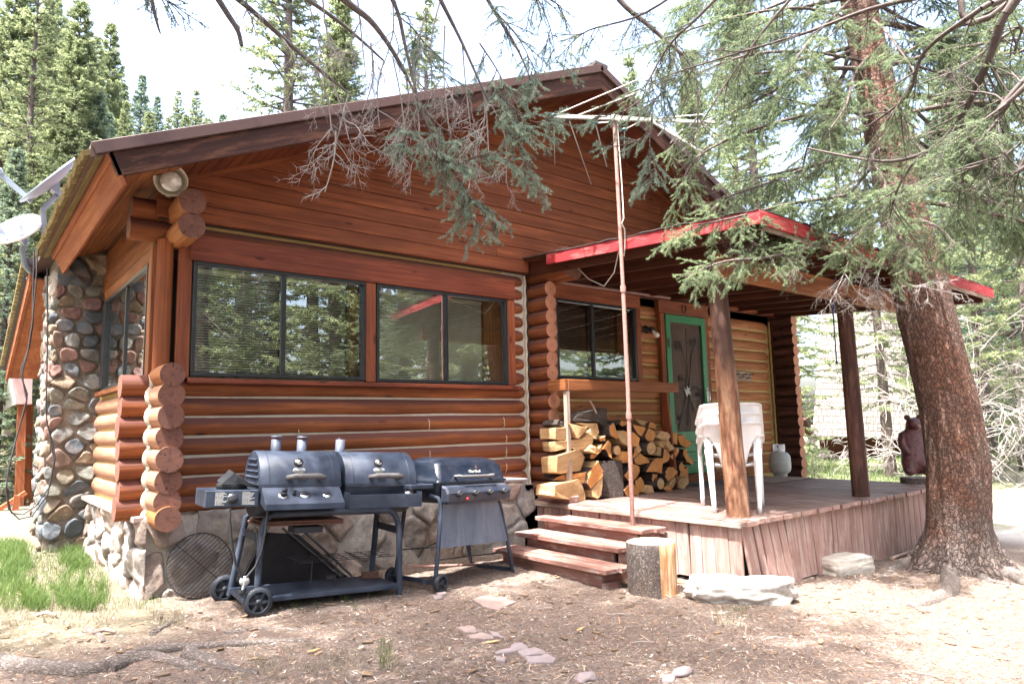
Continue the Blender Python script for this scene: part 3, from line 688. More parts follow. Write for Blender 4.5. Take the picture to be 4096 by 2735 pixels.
# soffit boards: follow the slope, run along Y
def soff(xa, xb, y0, y1, mat, name, w=.105):
    f = MB(); sg = 1 if xb > xa else -1; d = Vector((sg, 0, 0)); x = xa
    while (xb-x)*sg > .02:
        x2 = x+sg*w*.916; z1 = ZS-abs(x-XA)*SL; z2 = ZS-abs(x2-XA)*SL
        A, B = Vector((x+sg*.002, 0, z1)), Vector((x2-sg*.002, 0, z2)); n = Vector((-(B-A).z, 0, (B-A).x)).normalized(); n = n if n.z > 0 else -n
        f.obox((A+B)/2+Vector((0, (y0+y1)/2, 0))+n*.008, Vector((0, (y1-y0)/2, 0)), (B-A)/2, n*.008); x = x2
    return f.build(name, mat, roof, bevel=.003)
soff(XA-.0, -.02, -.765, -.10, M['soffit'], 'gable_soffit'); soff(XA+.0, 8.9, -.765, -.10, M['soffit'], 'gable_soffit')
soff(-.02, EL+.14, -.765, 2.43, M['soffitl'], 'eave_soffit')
f = MB()   # moulding where the wall meets the soffit
for sgn, xe in ((-1, -.1), (1, 8.6)):
    A, B = Vector((XA, -.15, ZS-.012)), Vector((xe, -.15, ZS-.012-abs(xe-XA)*SL)); f.beam(A, B, .03, .055)
f.build('gable_moulding', M['trim'], roof)
d = Vector((-1, 0, -SL)).normalized(); n = Vector((-SL, 0, 1)).normalized()*1.0; n = Vector((-d.z, 0, d.x)); n = n if n.z > 0 else -n
E0 = Vector((EL+.085, 0, zr(EL+.085)))
f = MB(); top = E0-n*.045; bot = E0-n*.30; c = (top+bot)/2
f.obox(Vector((c.x, (-.80+2.43)/2, c.z)), Vector((0, (2.43+.80)/2, 0)), n*((top-bot).length/2), d*.014, var=.1)
f.obox(Vector((top.x, .815, top.z))+d*.022-n*.035, Vector((0, 1.612, 0)), n*.055, d*.012, var=.5)
f.build('eave_fascia', M['fasciaor'], roof, bevel=.003)
f = MB(); y = -.80
while y < 2.42:
    l = random.uniform(.08, .15); f.obox(Vector((EL+.0+random.uniform(-.012, .006), y+l/2, zr(EL)-.052)), d*.05, Vector((0, l/2-.004, 0)), n*.019); y += l
f.obox(Vector((EL+.045, .815, zr(EL+.045)-.085)), Vector((0, 1.612, 0)), d*.018, n*.02, var=.9)
f.build('roof_edge', M['osb'], roof)
# rear roof that slopes down behind the chimney
f = MB()
f.prism([(3.3, 3.02), (6.6, 2.12), (6.6, 2.02), (3.3, 2.92)], (-.72, 0, 0), (0, 1, 0), (0, 0, 1), (4.7, 0, 0)); f.build('rear_roof', M['asphalt'], roof)
f = MB(); f.prism([(3.3, 2.93), (6.6, 2.03), (6.52, 1.86), (3.3, 2.74)], (-.68, 0, 0), (0, 1, 0), (0, 0, 1), (.03, 0, 0)); f.prism([(3.3, 2.79), (6.5, 1.92), (6.5, 1.90), (3.3, 2.77)], (-.65, 0, 0), (0, 1, 0), (0, 0, 1), (.7, 0, 0)); f.build('rear_fascia', M['fasciaor'], roof)
f = MB()
y = 3.3
while y < 6.55: l = .11; zz = 3.0-(y-3.3)*.2727; f.box((-.755, y, zz-.05), (-.70, y+l-.008, zz)); y += l
f.build('rear_roof_edge', M['osb'], roof)
# ---- door
f = MB(); f.box((5.84, -.15, .33), (5.925, -.09, 2.47)); f.box((6.79, -.15, .33), (6.88, -.09, 2.47)); f.box((5.81, -.16, 2.472), (6.88, -.09, 2.645)); f.box((5.84, -.2, .265), (6.88, -.05, .375))
f.build('door_frame', M['trim'], cabin, bevel=.005)
f = MB(); x0, x1, z0, z1, y0, y1 = 5.93, 6.785, .385, 2.462, -.165, -.13; s = .095
f.box((x0, y0, z0), (x0+s, y1, z1)); f.box((x1-s, y0, z0), (x1, y1, z1)); f.box((x0+s, y0+.001, z1-s*1.05), (x1-s, y1, z1))
for i in range(4): f.box((x0+s, y0+.004, z0+i*.137), (x1-s, y1, z0+i*.137+.133))
for zc in (.95, 1.0): f.lathe([(.0, 0), (.028, 0), (.028, .02), (0, .02)], (x0+s+.015, y0+.002, zc), (0, 1, 0), 12)
door = f.build('screen_door', M['green'], cabin, bevel=.004)
f = MB(); f.add([(x0+s, -.145, .92), (x1-s, -.145, .92), (x1-s, -.145, z1-s), (x0+s, -.145, z1-s)], [(0, 1, 2, 3)]); f.build('mesh_screen', M['screen'], door)
def scroll(f, cx, cz, r, turns, a0, y=-.153, w=.0045, sg=1):
    pts = []
    for i in range(int(turns*14)+1):
        a = a0+sg*i/14*2*math.pi; q = r*(1-i/(turns*14)*.85); pts.append((cx+q*math.cos(a), y, cz+q*math.sin(a)))
    f.tube(pts, w, 5)
f = MB()
for cx, cz, r, sg in ((6.17, 2.05, .07, 1), (6.50, 2.12, .075, -1), (6.20, 1.62, .06, 1), (6.55, 1.42, .06, -1), (6.14, 1.1, .05, 1), (6.52, 1.05, .05, -1)): scroll(f, cx, cz, r, 2, 1.0, sg=sg)
for pts in ([(6.1, .95), (6.3, 1.4), (6.33, 1.8), (6.22, 2.12), (6.12, 2.1)], [(6.3, 1.0), (6.36, 1.5), (6.45, 1.95), (6.57, 2.15)], [(6.6, .95), (6.4, 1.3), (6.3, 1.6), (6.15, 1.66)], [(6.36, 1.45), (6.5, 1.53), (6.62, 1.45), (6.66, 1.2)], [(6.33, 1.45), (6.42, 1.2), (6.58, 1.15), (6.66, 1.0)]):
    P = [Vector((a, -.153, b)) for a, b in pts]; Q = []
    for i in range(len(P)-1):
        for t in (0, .33, .66): Q.append(P[i].lerp(P[i+1], t))
    f.tube(Q+[P[-1]], .005, 5)
f.build('scrollwork', M['blackiron'], door)
f = MB(); f.prism([(0, 0), (.05, .05), (.10, .03), (.06, .09), (.10, .13), (.05, .11), (.02, .15), (.01, .09), (-.05, .12), (-.02, .05)], (6.3, -.16, 1.38), (1, 0, 0), (0, 0, 1), (0, .006, 0)); f.build('bird_ornament', M['tank'], door)
f = MB(); f.box((6.72, -.172, 1.28), (6.765, -.166, 1.50)); f.tube([(6.742, -.172, 1.30), (6.742, -.205, 1.33), (6.742, -.205, 1.45), (6.742, -.172, 1.48)], .008, 8); f.build('door_handle', M['chrome'], door)
f = MB(); f.box((5.945, -.172, 2.02), (5.985, -.166, 2.14)); f.box((5.945, -.172, .6), (5.985, -.166, .72)); f.build('door_hinge', M['blackiron'], door)
f = MB(); f.box((5.95, -.11, .36), (6.78, -.07, 2.46), var=.8); 
for (a, b, c_, d_) in ((6.03, 6.33, 1.5, 2.3), (6.4, 6.7, 1.5, 2.3), (6.03, 6.33, .55, 1.35), (6.4, 6.7, .55, 1.35)): f.box((a, -.118, c_), (b, -.108, d_), var=.3)
f.build('inner_door', M['beamw'], cabin, bevel=.004)
# wall lamp by the door, flood lamp at the corner
f = MB(); f.lathe([(.0, 0), (.05, 0), (.055, .012), (.03, .03), (.02, .07)], (5.60, -.10, 2.235), (0, -1, 0), 18); f.lathe([(.02, 0), (.035, .01), (.037, .06), (.03, .062)], (5.60, -.17, 2.25), (.25, -.6, -.75), 16)
lp = f.build('wall_lamp', M['black'], cabin); f = MB(); d_ = Vector((.25, -.6, -.75)).normalized(); f.lathe([(.014, 0), (.016, .02), (.03, .05), (.035, .075), (.027, .10), (.001, .112)], Vector((5.60, -.17, 2.25))+d_*.055, d_, 16); f.build('bulb', M['bulb'], lp)
ax = Vector((-.25, -1, -.35)).normalized(); o = Vector((-.085, -.40, 2.925))
f = MB(); f.lathe([(.03, -.14), (.055, -.13), (.06, -.08), (.105, -.01), (.118, .02), (.115, .022), (.10, .0), (.05, -.05), (.001, -.06)], o, ax, 28); f.tube([o-ax*.13, o-ax*.16+Vector((0, .05, -.02)), (-.06, -.2, 2.86)], .018, 8)
fl = f.build('flood_lamp', M['shade_metal'], cabin); f = MB(); f.lathe([(.03, -.05), (.06, -.03), (.076, .0), (.070, .012), (.04, .022), (.001, .026)], o+Vector((.0, 0, -.01)), ax, 24); f.build('bulb', M['lens'], fl)
# ---- porch
DZ = .264; DX0, DX1, DY = 3.62, 7.85, -2.63
f = MB(); x = DX0
while x < DX1-.02:
    w_ = min(.14 if x > DX0 else .15, DX1-x); sh = random.uniform(-.015, .015); zz = random.uniform(-.002, .002)
    mats = [1, 0, 0, 0, 0, 0] 
    f.obox(Vector((x+w_/2, (DY+sh-.04)/2, DZ-.02+zz)), Vector((0, abs(DY-.04+sh)/2, 0)), Vector((w_/2-.003, 0, 0)), Vector((0, 0, .02)), mats); x += w_
f.build('deck', [M['deck'], M['redpaint'] if False else M['pinkpaint']], cabin, bevel=.003)
f = MB(); f.box((DX0-.02, DY+.0, DZ-.055), (DX0+.03, -.12, DZ-.012)); f.build('deck_nosing', M['weath'], cabin, bevel=.006)
f = MB(); f.box((DX0+.08, -2.5, -.35), (DX1-.1, -.2, DZ-.06)); f.build('deck_underframe', M['inner'], cabin)
f = MB(); y = -.16   # skirt on the left side
while y > -2.60:
    w_ = random.uniform(.10, .155); g_ = gz(3.66, y)
    if y-w_ < -2.61: w_ = y+2.61
    if w_ < .03: break
    lean = random.uniform(-.006, .006); zb = g_+random.uniform(-.02, .02)+(.03 if y < -1.5 else 0)
    f.obox(Vector((3.652+random.uniform(-.004, .004), y-w_/2+lean, (DZ-.06+zb)/2)), Vector((0, lean, (DZ-.06-zb)/2)), Vector((0, w_/2-random.choice([.002, .004, .007]), 0)), Vector((.011, 0, 0))); y -= w_
f.build('skirt_board', M['pinkpaint'], cabin, bevel=.003)
f = MB(); x = 3.65; i = 0
while x < DX1-.05:
    w_ = random.uniform(.10, .15); g_ = gz(x, -2.6); zb = g_+random.uniform(-.03, .01); lean = (.055 if i < 5 else .03 if i < 9 else .0)+random.uniform(-.01, .01)
    gap = random.choice([.003, .004, .006, .006, .018 if i < 12 else .006])
    out = .05 if i < 5 else .02 if i < 9 else 0
    zt = DZ-.045; c = Vector((x+w_/2+lean/2, DY+.03-out/2, (zt+zb)/2)); a = Vector((-lean/2, out/2, (zt-zb)/2))
    f.obox(c, a, Vector((w_/2-gap, 0, 0)), Vector((0, .011, 0))); x += w_+(.03 if i == 4 else 0); i += 1
f.build('skirt_board', M['pinkpaint'], cabin, bevel=.003)
# posts, beam, rafters, roof
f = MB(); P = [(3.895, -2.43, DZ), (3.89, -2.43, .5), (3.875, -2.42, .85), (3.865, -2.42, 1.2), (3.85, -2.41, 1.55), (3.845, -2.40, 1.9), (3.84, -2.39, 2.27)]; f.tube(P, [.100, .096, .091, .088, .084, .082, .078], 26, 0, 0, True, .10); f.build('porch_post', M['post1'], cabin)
f = MB(); f.tube([(5.965, -2.49, DZ), (5.95, -2.49, 1.2), (5.93, -2.49, 2.29)], [.086, .082, .075], 20, 0, 0, True, .08); f.build('porch_post', M['postdark'], cabin)
f = MB(); f.box((3.70, -2.535, 2.255), (8.25, -2.495, 2.455), var=.1); f.box((3.70, -2.49, 2.26), (8.25, -2.45, 2.455), var=.4); f.build('porch_beam', M['beamw'], cabin, bevel=.004)
def pz(x, y): return 2.845+(y+.1)*.068-(x-3.6)*.012    # underside of the porch roof
f = MB(); x = 3.66
while x < 8.75:
    f.beam((x, -.12, pz(x, -.1)-.075), (x, -2.93, pz(x, -2.93)-.075), .04, .15); x += .50
f.box((3.86, -.12, 2.64), (8.6, -.08, 2.86))
f.build('porch_rafter', M['rafter'], cabin)
f = MB(); A = [(3.56, -.12), (8.80, -.12), (8.80, -2.99), (3.56, -2.99)]
vs = [(x, y, pz(x, y)) for x, y in A]+[(x, y, pz(x, y)+.035) for x, y in A]; f.add(vs, [(3, 2, 1, 0), (4, 5, 6, 7), (0, 1, 5, 4), (1, 2, 6, 5), (2, 3, 7, 6), (3, 0, 4, 7)])
pr_ = f.build('porch_roof', M['rafter'], cabin)
f = MB(); n_ = 60; vs = []; fs = []
for i in range(n_+1):
    for j in range(n_+1):
        x = 3.545+(8.82-3.545)*i/n_; y = -.12-(3.0-.12)*j/n_; e = (.014*noise.noise(Vector((x*6, y*6, 0))) if (i == 0 or j == n_) else 0)+.012
        vs.append((x+e*(-1 if i == 0 else 0), y-e*(1 if j == n_ else 0), pz(x, y)+.042+.006*noise.noise(Vector((x*4, y*4, 5)))+(abs(e)*.8-.01 if i == 0 or j == n_ else 0)))
for i in range(n_):
    for j in range(n_): k = i*(n_+1)+j; fs.append((k, k+1, k+n_+2, k+n_+1))
f.add(vs, fs); o_ = f.build('roll_roofing', M['asphalt'], pr_); sd_ = o_.modifiers.new('s', 'SOLIDIFY'); sd_.thickness = .006
f = MB()
f.beam((3.555, -.52, pz(3.55, -.52)-.025), (3.555, -3.0, pz(3.55, -3.0)-.025), .022, .115, var=.2)
f.beam((3.545, -3.0, pz(3.55, -3.0)-.025), (8.82, -3.0, pz(8.8, -3.0)-.025), .022, .115, var=.3)
f.build('red_fascia', M['redpaint'], pr_, bevel=.003)
f = MB(); f.beam((3.6, -2.975, pz(3.6, -2.97)-.085), (8.78, -2.975, pz(8.8, -2.97)-.085), .02, .06, var=.2); f.build('sub_fascia', M['weath'], pr_)
# shelf rail beside the wood pile
f = MB(); f.box((3.70, -.635, 1.405), (5.52, -.595, 1.52)); f.box((3.655, -.63, 1.405), (3.70, -.36, 1.52)); f.box((3.66, -.60, 1.49), (5.50, -.10, 1.515)) if False else None
f.build('porch_rail', M['beamw'], cabin, bevel=.005)
f = MB(); f.box((3.675, -.628, .33), (3.725, -.578, 1.405)); f.each('rail_post', M['weath'], cabin, bevel=.005)
f = MB(); f.beam((5.33, -.56, 1.50), (5.45, -.56, .30), .035, .09); f.each('rail_post', M['trim'], cabin, bevel=.004)
f = MB(); f.box((3.64, -.66, .268), (3.78, -.17, .33)); f.build('rail_block', M['steppaint'], cabin, bevel=.006)
# ---------------------------------------------------------------- helpers for props
def plane_hit(x, y, ax, val):
    v = vray(x, y); t = (val-CAM[ax])/v[ax]; return CAM+v*t
def text_mesh(name, body, size, mat, parent, loc, rot, ext=.0008, shear=0):
    cu = bpy.data.curves.new(name, 'FONT'); cu.body = body; cu.size = size; cu.extrude = ext; cu.align_x = 'CENTER'; cu.align_y = 'CENTER'; cu.shear = shear
    t = bpy.data.objects.new(name+'_t', cu); C.objects.link(t); dg = bpy.context.evaluated_depsgraph_get(); me = bpy.data.meshes.new_from_object(t.evaluated_get(dg)); me.materials.clear(); me.materials.append(mat)
    bpy.data.objects.remove(t); o = bpy.data.objects.new(name, me); C.objects.link(o); o.parent = parent; o.location = loc; o.rotation_euler = rot; o['_w'] = [0, 0, 0]; return o
def wheel(o, ax, r, w, name, parent, spokes=6):
    o = Vector(o); f = MB(); f.lathe([(r*.70, -w*.5), (r*.93, -w*.5), (r, -w*.3), (r, w*.3), (r*.93, w*.5), (r*.70, w*.5), (r*.66, 0), (r*.70, -w*.5)], o, ax, 36)
    d, u, v = basis(ax)
    for k in range(36):
        a = k*math.pi/18; c = o+(u*math.cos(a)+v*math.sin(a))*r; f.obox(c, d*w*.42, (u*-math.sin(a)+v*math.cos(a))*r*.035, (u*math.cos(a)+v*math.sin(a))*r*.02)
    wl = f.build(name, M['rubber'], parent); f = MB()
    f.lathe([(.001, -w*.45), (r*.2, -w*.45), (r*.2, w*.45), (.001, w*.45)], o, ax, 16); f.lathe([(.001, -w*.1), (r*.7, -w*.1), (r*.7, w*.1), (.001, w*.1)], o, ax, 24)
    for k in range(spokes):
        a = k*2*math.pi/spokes; q = (u*math.cos(a)+v*math.sin(a)); f.obox(o+q*r*.42, q*r*.28, (u*-math.sin(a)+v*math.cos(a))*r*.10, d*w*.38)
    f.build('hub', M['rubber'], wl); return wl
def knob(f, c, r, h, ax=(0, -1, .0)):
    f.lathe([(.001, h), (r*.85, h), (r, h*.8), (r, 0), (.001, 0)], c, ax, 16); d = Vector(ax).normalized(); f.obox(Vector(c)+d*(h+.006), Vector((r*.8, 0, r*.3)), Vector((-r*.08, 0, r*.2)), d*.008)
# ---------------------------------------------------------------- double barrel grill
g1 = empty('barbecue_grill', (0, 0, 0), 'large double-barrel black barbecue with three chimneys, wheels and a side burner', 'grill')
yc, R_ = .185, .235
def shell(f, x0, x1, r, a0, a1, z=.848, n=22, flare=0):
    prof = [(yc-r*math.cos(a0+(a1-a0)*i/n), z+r*math.sin(a0+(a1-a0)*i/n)) for i in range(n+1)]
    vs = [(x, p, q) for x in (x0, x0+.004, x1-.004, x1) for p, q in prof]; m = n+1
    vs = [(x, yc+(p-yc)*(.985 if x in (x0, x1) else 1), z+(q-z)*(.985 if x in (x0, x1) else 1)) for (x, p, q) in vs]
    fs = [(j*m+i, j*m+i+1, (j+1)*m+i+1, (j+1)*m+i) for j in range(3) for i in range(n)]
    f.add(vs, [q[::-1] for q in fs], None, None, 0, True)
    for x, s in ((x0, 1), (x1, -1)):
        ps = [(x, yc+(p-yc)*.985, z+(q-z)*.985) for p, q in prof]; idx = list(range(len(ps))); f.add(ps, [idx if s > 0 else idx[::-1]])
for x0, x1 in ((-.055, .515), (.55, 1.115)):
    f = MB(); shell(f, x0, x1, R_, 0, math.pi); f.box((x0, -.056, .836), (x1, -.048, .860)); f.box((x0+.03, -.052, .838), (x0+.033, -.05, .85))
    for xx in (x0+.06, x1-.06): f.tube([(xx, yc-(R_+.001)*math.cos(a*math.pi/16), .848+(R_+.001)*math.sin(a*math.pi/16)) for a in range(0, 14)], .0035, 6)
    if x0 < 0:
        for zz in (.90, .94, .98, 1.02):
            hw = math.sqrt(max(0, R_**2-(zz-.848)**2))-.05; f.tube([(x0, yc-hw, zz), (x0-.006, yc-hw*.8, zz), (x0-.006, yc+hw*.8, zz), (x0, yc+hw, zz)], .009, 6)
    ld = f.build('lid', M['grillpaint'], g1)
    xm = (x0+x1)/2; xs = .20 if x0 < 0 else .80
    f = MB(); P = [(xs-.085+.03, -.045, .90), (xs-.115+.03, -.10, .905), (xs-.07+.03, -.125, .915), (xs+.10+.03, -.125, .915), (xs+.14+.03, -.10, .905), (xs+.11+.03, -.045, .90)]
    f.tube(P, [.015, .017, .020, .020, .017, .015], 12); f.build('handle', M['handle'], ld)
    f = MB(); f.lathe([(.001, .016), (.026, .016), (.034, .010), (.034, 0), (.001, 0)], (xs, -.03, 1.005), (0, -1, .55), 24); th = f.build('thermometer', M['black'], ld)
    f = MB(); f.lathe([(.001, .019), (.024, .0185), (.024, .015), (.001, .015)], (xs, -.03, 1.005), (0, -1, .55), 20); f.build('dial', M['chrome'], th)
    f = MB(); f.lathe([(.001, .006), (.045, .005), (.045, 0), (.001, 0)], (0, 0, 0), (0, -1, 0), 24)
    b_ = f.build('badge', M['tank'], ld); b_.location = (xs+.005, -.047, .95); b_.scale = (1, 1, .55); b_.rotation_euler = (-.33, 0, 0)
    t_ = text_mesh('badge_lettering', 'Char-Griller', .018, M['black'], b_, (0, -.0075, 0), (math.pi/2, 0, 0), shear=.3)
    f = MB(); shell(f, x0+.006, x1-.006, R_-.008, 0, -math.pi*.999); f.build('barrel', M['grillbody'], g1)
for x in (.148, .342, .645):
    f = MB(); cap = x < .6; f.lathe([(.036, 0), (.036, .115 if cap else .125), (.034, .115 if cap else .125), (.034, 0)], (x, .375, 1.05), (0, 0, 1), 22)
    if cap: f.lathe([(.001, .143), (.040, .140), (.041, .128), (.001, .130)], (x, .375, 1.05), (0, 0, 1), 22); f.tube([(x+.02, .39, 1.15), (x+.02, .39, 1.19)], .003, 5); f.tube([(x-.025, .375, 1.15), (x-.025, .375, 1.185)], .003, 5)
    else: f.box((x-.03, .37, 1.172), (x+.045, .38, 1.176)); f.lathe([(.001, .13), (.008, .13), (.008, .12), (.001, .12)], (x-.01, .375, 1.055), (0, 0, 1), 10)
    f.box((x-.03, .385, .98), (x+.03, .42, 1.06)); f.build('chimney_pipe', rusty('pipe_enamel', (.045, .06, .095), (.10, .12, .16), (.16, .075, .05)) if x < .2 else bpy.data.materials['pipe_enamel'], g1)
f = MB(); x0, x1 = -.045, .502
prof = [(-.055, .838), (-.185, .735), (-.19, .695), (-.175, .695), (-.05, .73)]
f.prism([(a, b) for a, b in prof], (x0, 0, 0), (0, 1, 0), (0, 0, 1), (x1-x0, 0, 0)); cp = f.build('control_panel', M['grillpaint'], g1, bevel=.003)
ax = Vector((0, -.62, .78)); 
def onp(x, t): return Vector((x, -.055-.13*t, .838-.103*t))
for i, x in enumerate((.085, .235, .39)):
    f = MB(); f.lathe([(.001, .004), (.032, .004), (.034, .0), (.001, 0)], onp(x, .5), ax, 24); bz = f.build('bezel', M['chrome'], cp)
    f = MB()
    if i == 0: knob(f, onp(x, .5)+ax*.004, .022, .03, ax)
    else: f.tube([onp(x, .5)+ax*.004, onp(x, .5)+ax*.016], .006, 8); f.obox(onp(x, .5)+ax*.008, Vector((.018, 0, 0)), Vector((0, .004, .003)), ax*.003)
    f.build('knob', M['black'], bz)
f = MB(); knob(f, onp(.16, .45), .012, .022, ax); f.build('igniter', M['black'], cp)
f = MB(); x0, x1 = .535, 1.10
f.box((x0, -.185, .69), (x1, -.06, .694)); f.box((x0, -.187, .69), (x1, -.183, .785)); f.box((x0, -.182, .694), (x0+.003, -.06, .80)); f.box((x1-.003, -.182, .694), (x1, -.06, .80)); f.build('warming_tray', M['grillpaint'], g1, bevel=.002)
f = MB(); f.tube([(.97, -.15, .80), (.975, -.17, .83)], .002, 5); f.tube([(1.01, -.17, .79), (1.04, -.12, .83), (1.04, -.12, .76)], .002, 5); f.lathe([(.03, 0), (.032, .01), (.02, .02)], (1.0, -.15, .78), (0, 0, 1), 14); f.build('gauge', M['chrome'], g1)
# side burner
f = MB(); f.box((-.395, -.05, .712), (-.058, .30, .822)); sb = f.build('side_burner', M['grillpaint'], g1, bevel=.004)
f = MB(); f.lathe([(.001, .036), (.095, .036), (.10, .03), (.10, 0), (.001, 0)], (-.20, .12, .823), (0, 0, 1), 26); f.build('burner_ring', M['black'], sb)
f = MB(); f.prism([(-.09, 0), (.10, 0), (-.01, .075)], (-.20, .02, .855), (1, 0, .0), (0, .25, 1), (0, .15, .02)); f.obox(Vector((-.155, 0.0, .872)), Vector((.05, 0, -.022)), Vector((0, .015, 0)), Vector((.004, 0, .012))); f.build('burner_cover', M['black'], sb)
f = MB(); f.tube([(-.11, .02, .855), (-.05, .03, .842), (.0, .05, .85), (.0, .08, .885)], .012, 10); f.build('lighter_hose', M['black'], sb)
f = MB(); f.lathe([(.034, 0), (.038, .004), (.034, .008)], (-.226, -.052, .766), (0, -1, 0), 24); bz = f.build('bezel', M['chrome'], sb); f = MB(); knob(f, Vector((-.226, -.052, .766)), .030, .022, Vector((0, -1, 0))); f.build('knob', M['black'], bz)
f = MB()
for xa, w in ((-.335, .075), (-.165, .085)):
    for r_ in range(11):
        x = xa-(.0); z = .808-r_*.0078; e = xa+w*random.uniform(.55, 1)
        while x < e: l = random.uniform(.004, .012); f.box((x, -.0512, z-.0022), (min(x+l, e), -.0506, z+.0022)); x += l+.002
f.build('instruction_print', M['letter'], sb)
# frame
f = MB(); f.tube([(-.01, 0, .10), (-.012, 0, .5), (-.004, .01, .57), (.015, .015, .62), (.06, .02, .648), (.5, .02, .652), (.93, .02, .648), (.975, .015, .62), (1.0, .01, .57), (1.012, 0, .5), (1.038, 0, 0)], .023, 14)
fr = f.build('leg_frame', M['grillpaint'], g1)
f = MB(); f.tube([(-.085, .45, .05), (-.02, .41, .60), (.03, .40, .64), (.5, .40, .645), (.95, .40, .64), (1.0, .41, .6), (.99, .45, .0)], .023, 14); f.build('leg_frame', M['grillpaint'], g1)
f = MB(); f.box((-.045, .02, .475), (-.04, .43, .53)); f.box((1.0, .02, .475), (1.005, .42, .53)); f.each('cross_brace', M['grillbody'], g1)
f = MB(); f.box((-.10, -.015, .075), (1.02, .43, .108)); f.build('bottom_shelf', M['grillpaint'], g1, bevel=.004)
f = MB(); f.box((.0, .03, .585), (.58, .36, .600)); f.obox(Vector((.28, .2, .575)), Vector((.30, 0, 0)), Vector((0, .17, 0)), Vector((0, 0, .008))); f.build('drip_pan', M['rust'], g1, bevel=.003)
f = MB(); f.box((.25, .12, .50), (.46, .28, .545)); f.build('ash_drawer', M['grillbody'], g1, bevel=.003)
f = MB()
for j in range(8): x = .30+j*.09; f.tube([(x, .08, .30), (x, .36, .305)], .003, 5)
for y in (.08, .17, .27, .36): f.tube([(.28, y, .30), (1.02, y, .303)], .003, 5)
for x in (.38, .56): f.tube([(x, .08, .30), (x, .08, .11)], .004, 6)
f.build('wire_rack', M['blackiron'], g1)
wheel((-.015, -.055, .092), (0, 1, 0), .094, .045, 'wheel', g1); wheel((-.115, .49, .092), (0, 1, 0), .094, .045, 'wheel', g1)
f = MB(); f.tube([(-.236, -.05, .71), (-.235, -.055, .64), (-.215, -.06, .5), (-.175, -.06, .34), (-.125, -.06, .255)], .008, 8); f.tube([(.005, -.06, .69), (.0, -.06, .55), (-.015, -.06, .42), (-.05, -.06, .32), (-.105, -.06, .255)], .008, 8)
f.each('gas_hose', M['black'], g1)
f = MB(); f.lathe([(.001, .012), (.025, .012), (.032, .006), (.032, 0), (.001, 0)], (-.112, -.055, .235), (0, -1, 0), 20); f.tube([(-.115, -.06, .23), (-.12, -.06, .17)], .009, 8); rg = f.build('regulator', M['tank'], g1)
f = MB(); f.lathe([(.022, 0), (.024, .02), (.02, .035), (.001, .037)], (-.122, -.06, .185), (0, 0, -1), 16); f.build('coupling', M['black'], rg)
f = MB(); f.obox(Vector((.92, .30, .125)), Vector((.06, -.02, 0)), Vector((.01, .03, .02)), Vector((0, -.01, .012))); tag(f.build('metal_scrap', M['rust'], None), 'rusty folded metal scrap lying on the bottom shelf of the big barbecue', 'scrap')
scrap = bpy.data.objects['metal_scrap']
g1.location = (.415, -1.0, -.165); g1.rotation_euler = (0, .052, math.radians(-5))
bpy.context.view_layer.update()
scrap.matrix_world = g1.matrix_world.copy()
# ---------------------------------------------------------------- four-burner gas grill
g2 = empty('gas_grill', (0, 0, 0), 'smaller black gas grill with four knobs, grey steel apron and side shelf', 'grill')
f = MB(); y0, y1, x0, x1 = -.01, .44, 0, .85; zb = .815
n = 14
def ring(x0_, x1_, y0_, y1_, z, cr=.05):
    P = []
    for cx, cy, a0 in ((x1_-cr, y1_-cr, 0), (x0_+cr, y1_-cr, 90), (x0_+cr, y0_+cr, 180), (x1_-cr, y0_+cr, 270)):
        for k in range(6): a = math.radians(a0+18*k); P.append((cx+cr*math.cos(a), cy+cr*math.sin(a), z))
    return P
R0 = [ring(x0-.008, x1+.008, y0-.008, y1, zb, .03), ring(x0-.008, x1+.008, y0-.008, y1, zb+.018, .03), ring(x0+.004, x1-.004, y0+.004, y1-.004, zb+.02, .04), ring(x0+.018, x1-.018, y0+.03, y1-.02, zb+.13, .05), ring(x0+.04, x1-.04, y0+.075, y1-.05, zb+.175, .07), ring(x0+.11, x1-.11, y0+.14, y1-.10, zb+.20, .09)]
vs = [p for r in R0 for p in r]; m = 24
fs = [(i*m+k, i*m+(k+1) % m, (i+1)*m+(k+1) % m, (i+1)*m+k) for i in range(5) for k in range(m)]+[tuple(range(5*m, 6*m))]
f.add(vs, fs, None, .5, 0, True); ld = f.build('lid', M['gloss'], g2)
f = MB(); f.tube([(.20, 0, .865), (.195, -.055, .87), (.22, -.066, .862), (.60, -.066, .862), (.625, -.055, .87), (.62, 0, .865)], [.011, .012, .014, .014, .012, .011], 8); f.build('handle', M['handle'], ld)
text_mesh('lettering', 'Char-Broil', .034, M['letter'], ld, (.45, y0+.019, zb+.085), (math.radians(90-15), 0, 0), ext=.002)
f = MB(); f.prism([(-.012, 0), (.012, 0), (.010, .012), (.002, .03), (-.010, .012)], (.475, y0+.022, zb+.107), (1, 0, 0), (0, .25, 1), (0, .003, 0)); f.build('flame_mark', M['rust'], ld)
f = MB(); R0 = [ring(x0, x1, y0, y1, zb-.002, .03), ring(x0+.02, x1-.02, y0+.02, y1-.02, zb-.10, .04), ring(x0+.08, x1-.08, y0+.08, y1-.08, zb-.16, .06)]
vs = [p for r in R0 for p in r]; fs = [(i*m+k, (i+1)*m+k, (i+1)*m+(k+1) % m, i*m+(k+1) % m) for i in range(2) for k in range(m)]+[tuple(range(2*m, 3*m))[::-1]]
f.add(vs, fs, None, .5, 0, True); f.build('firebox', M['grillbody'], g2)
f = MB(); P = []
prof = [(-.015, .80), (-.075, .785), (-.10, .74), (-.095, .675), (-.07, .655), (-.01, .66)]
f.prism(prof, (.02, 0, 0), (0, 1, 0), (0, 0, 1), (.79, 0, 0)); cp = f.build('control_panel', M['ctrl'], g2, bevel=.014)
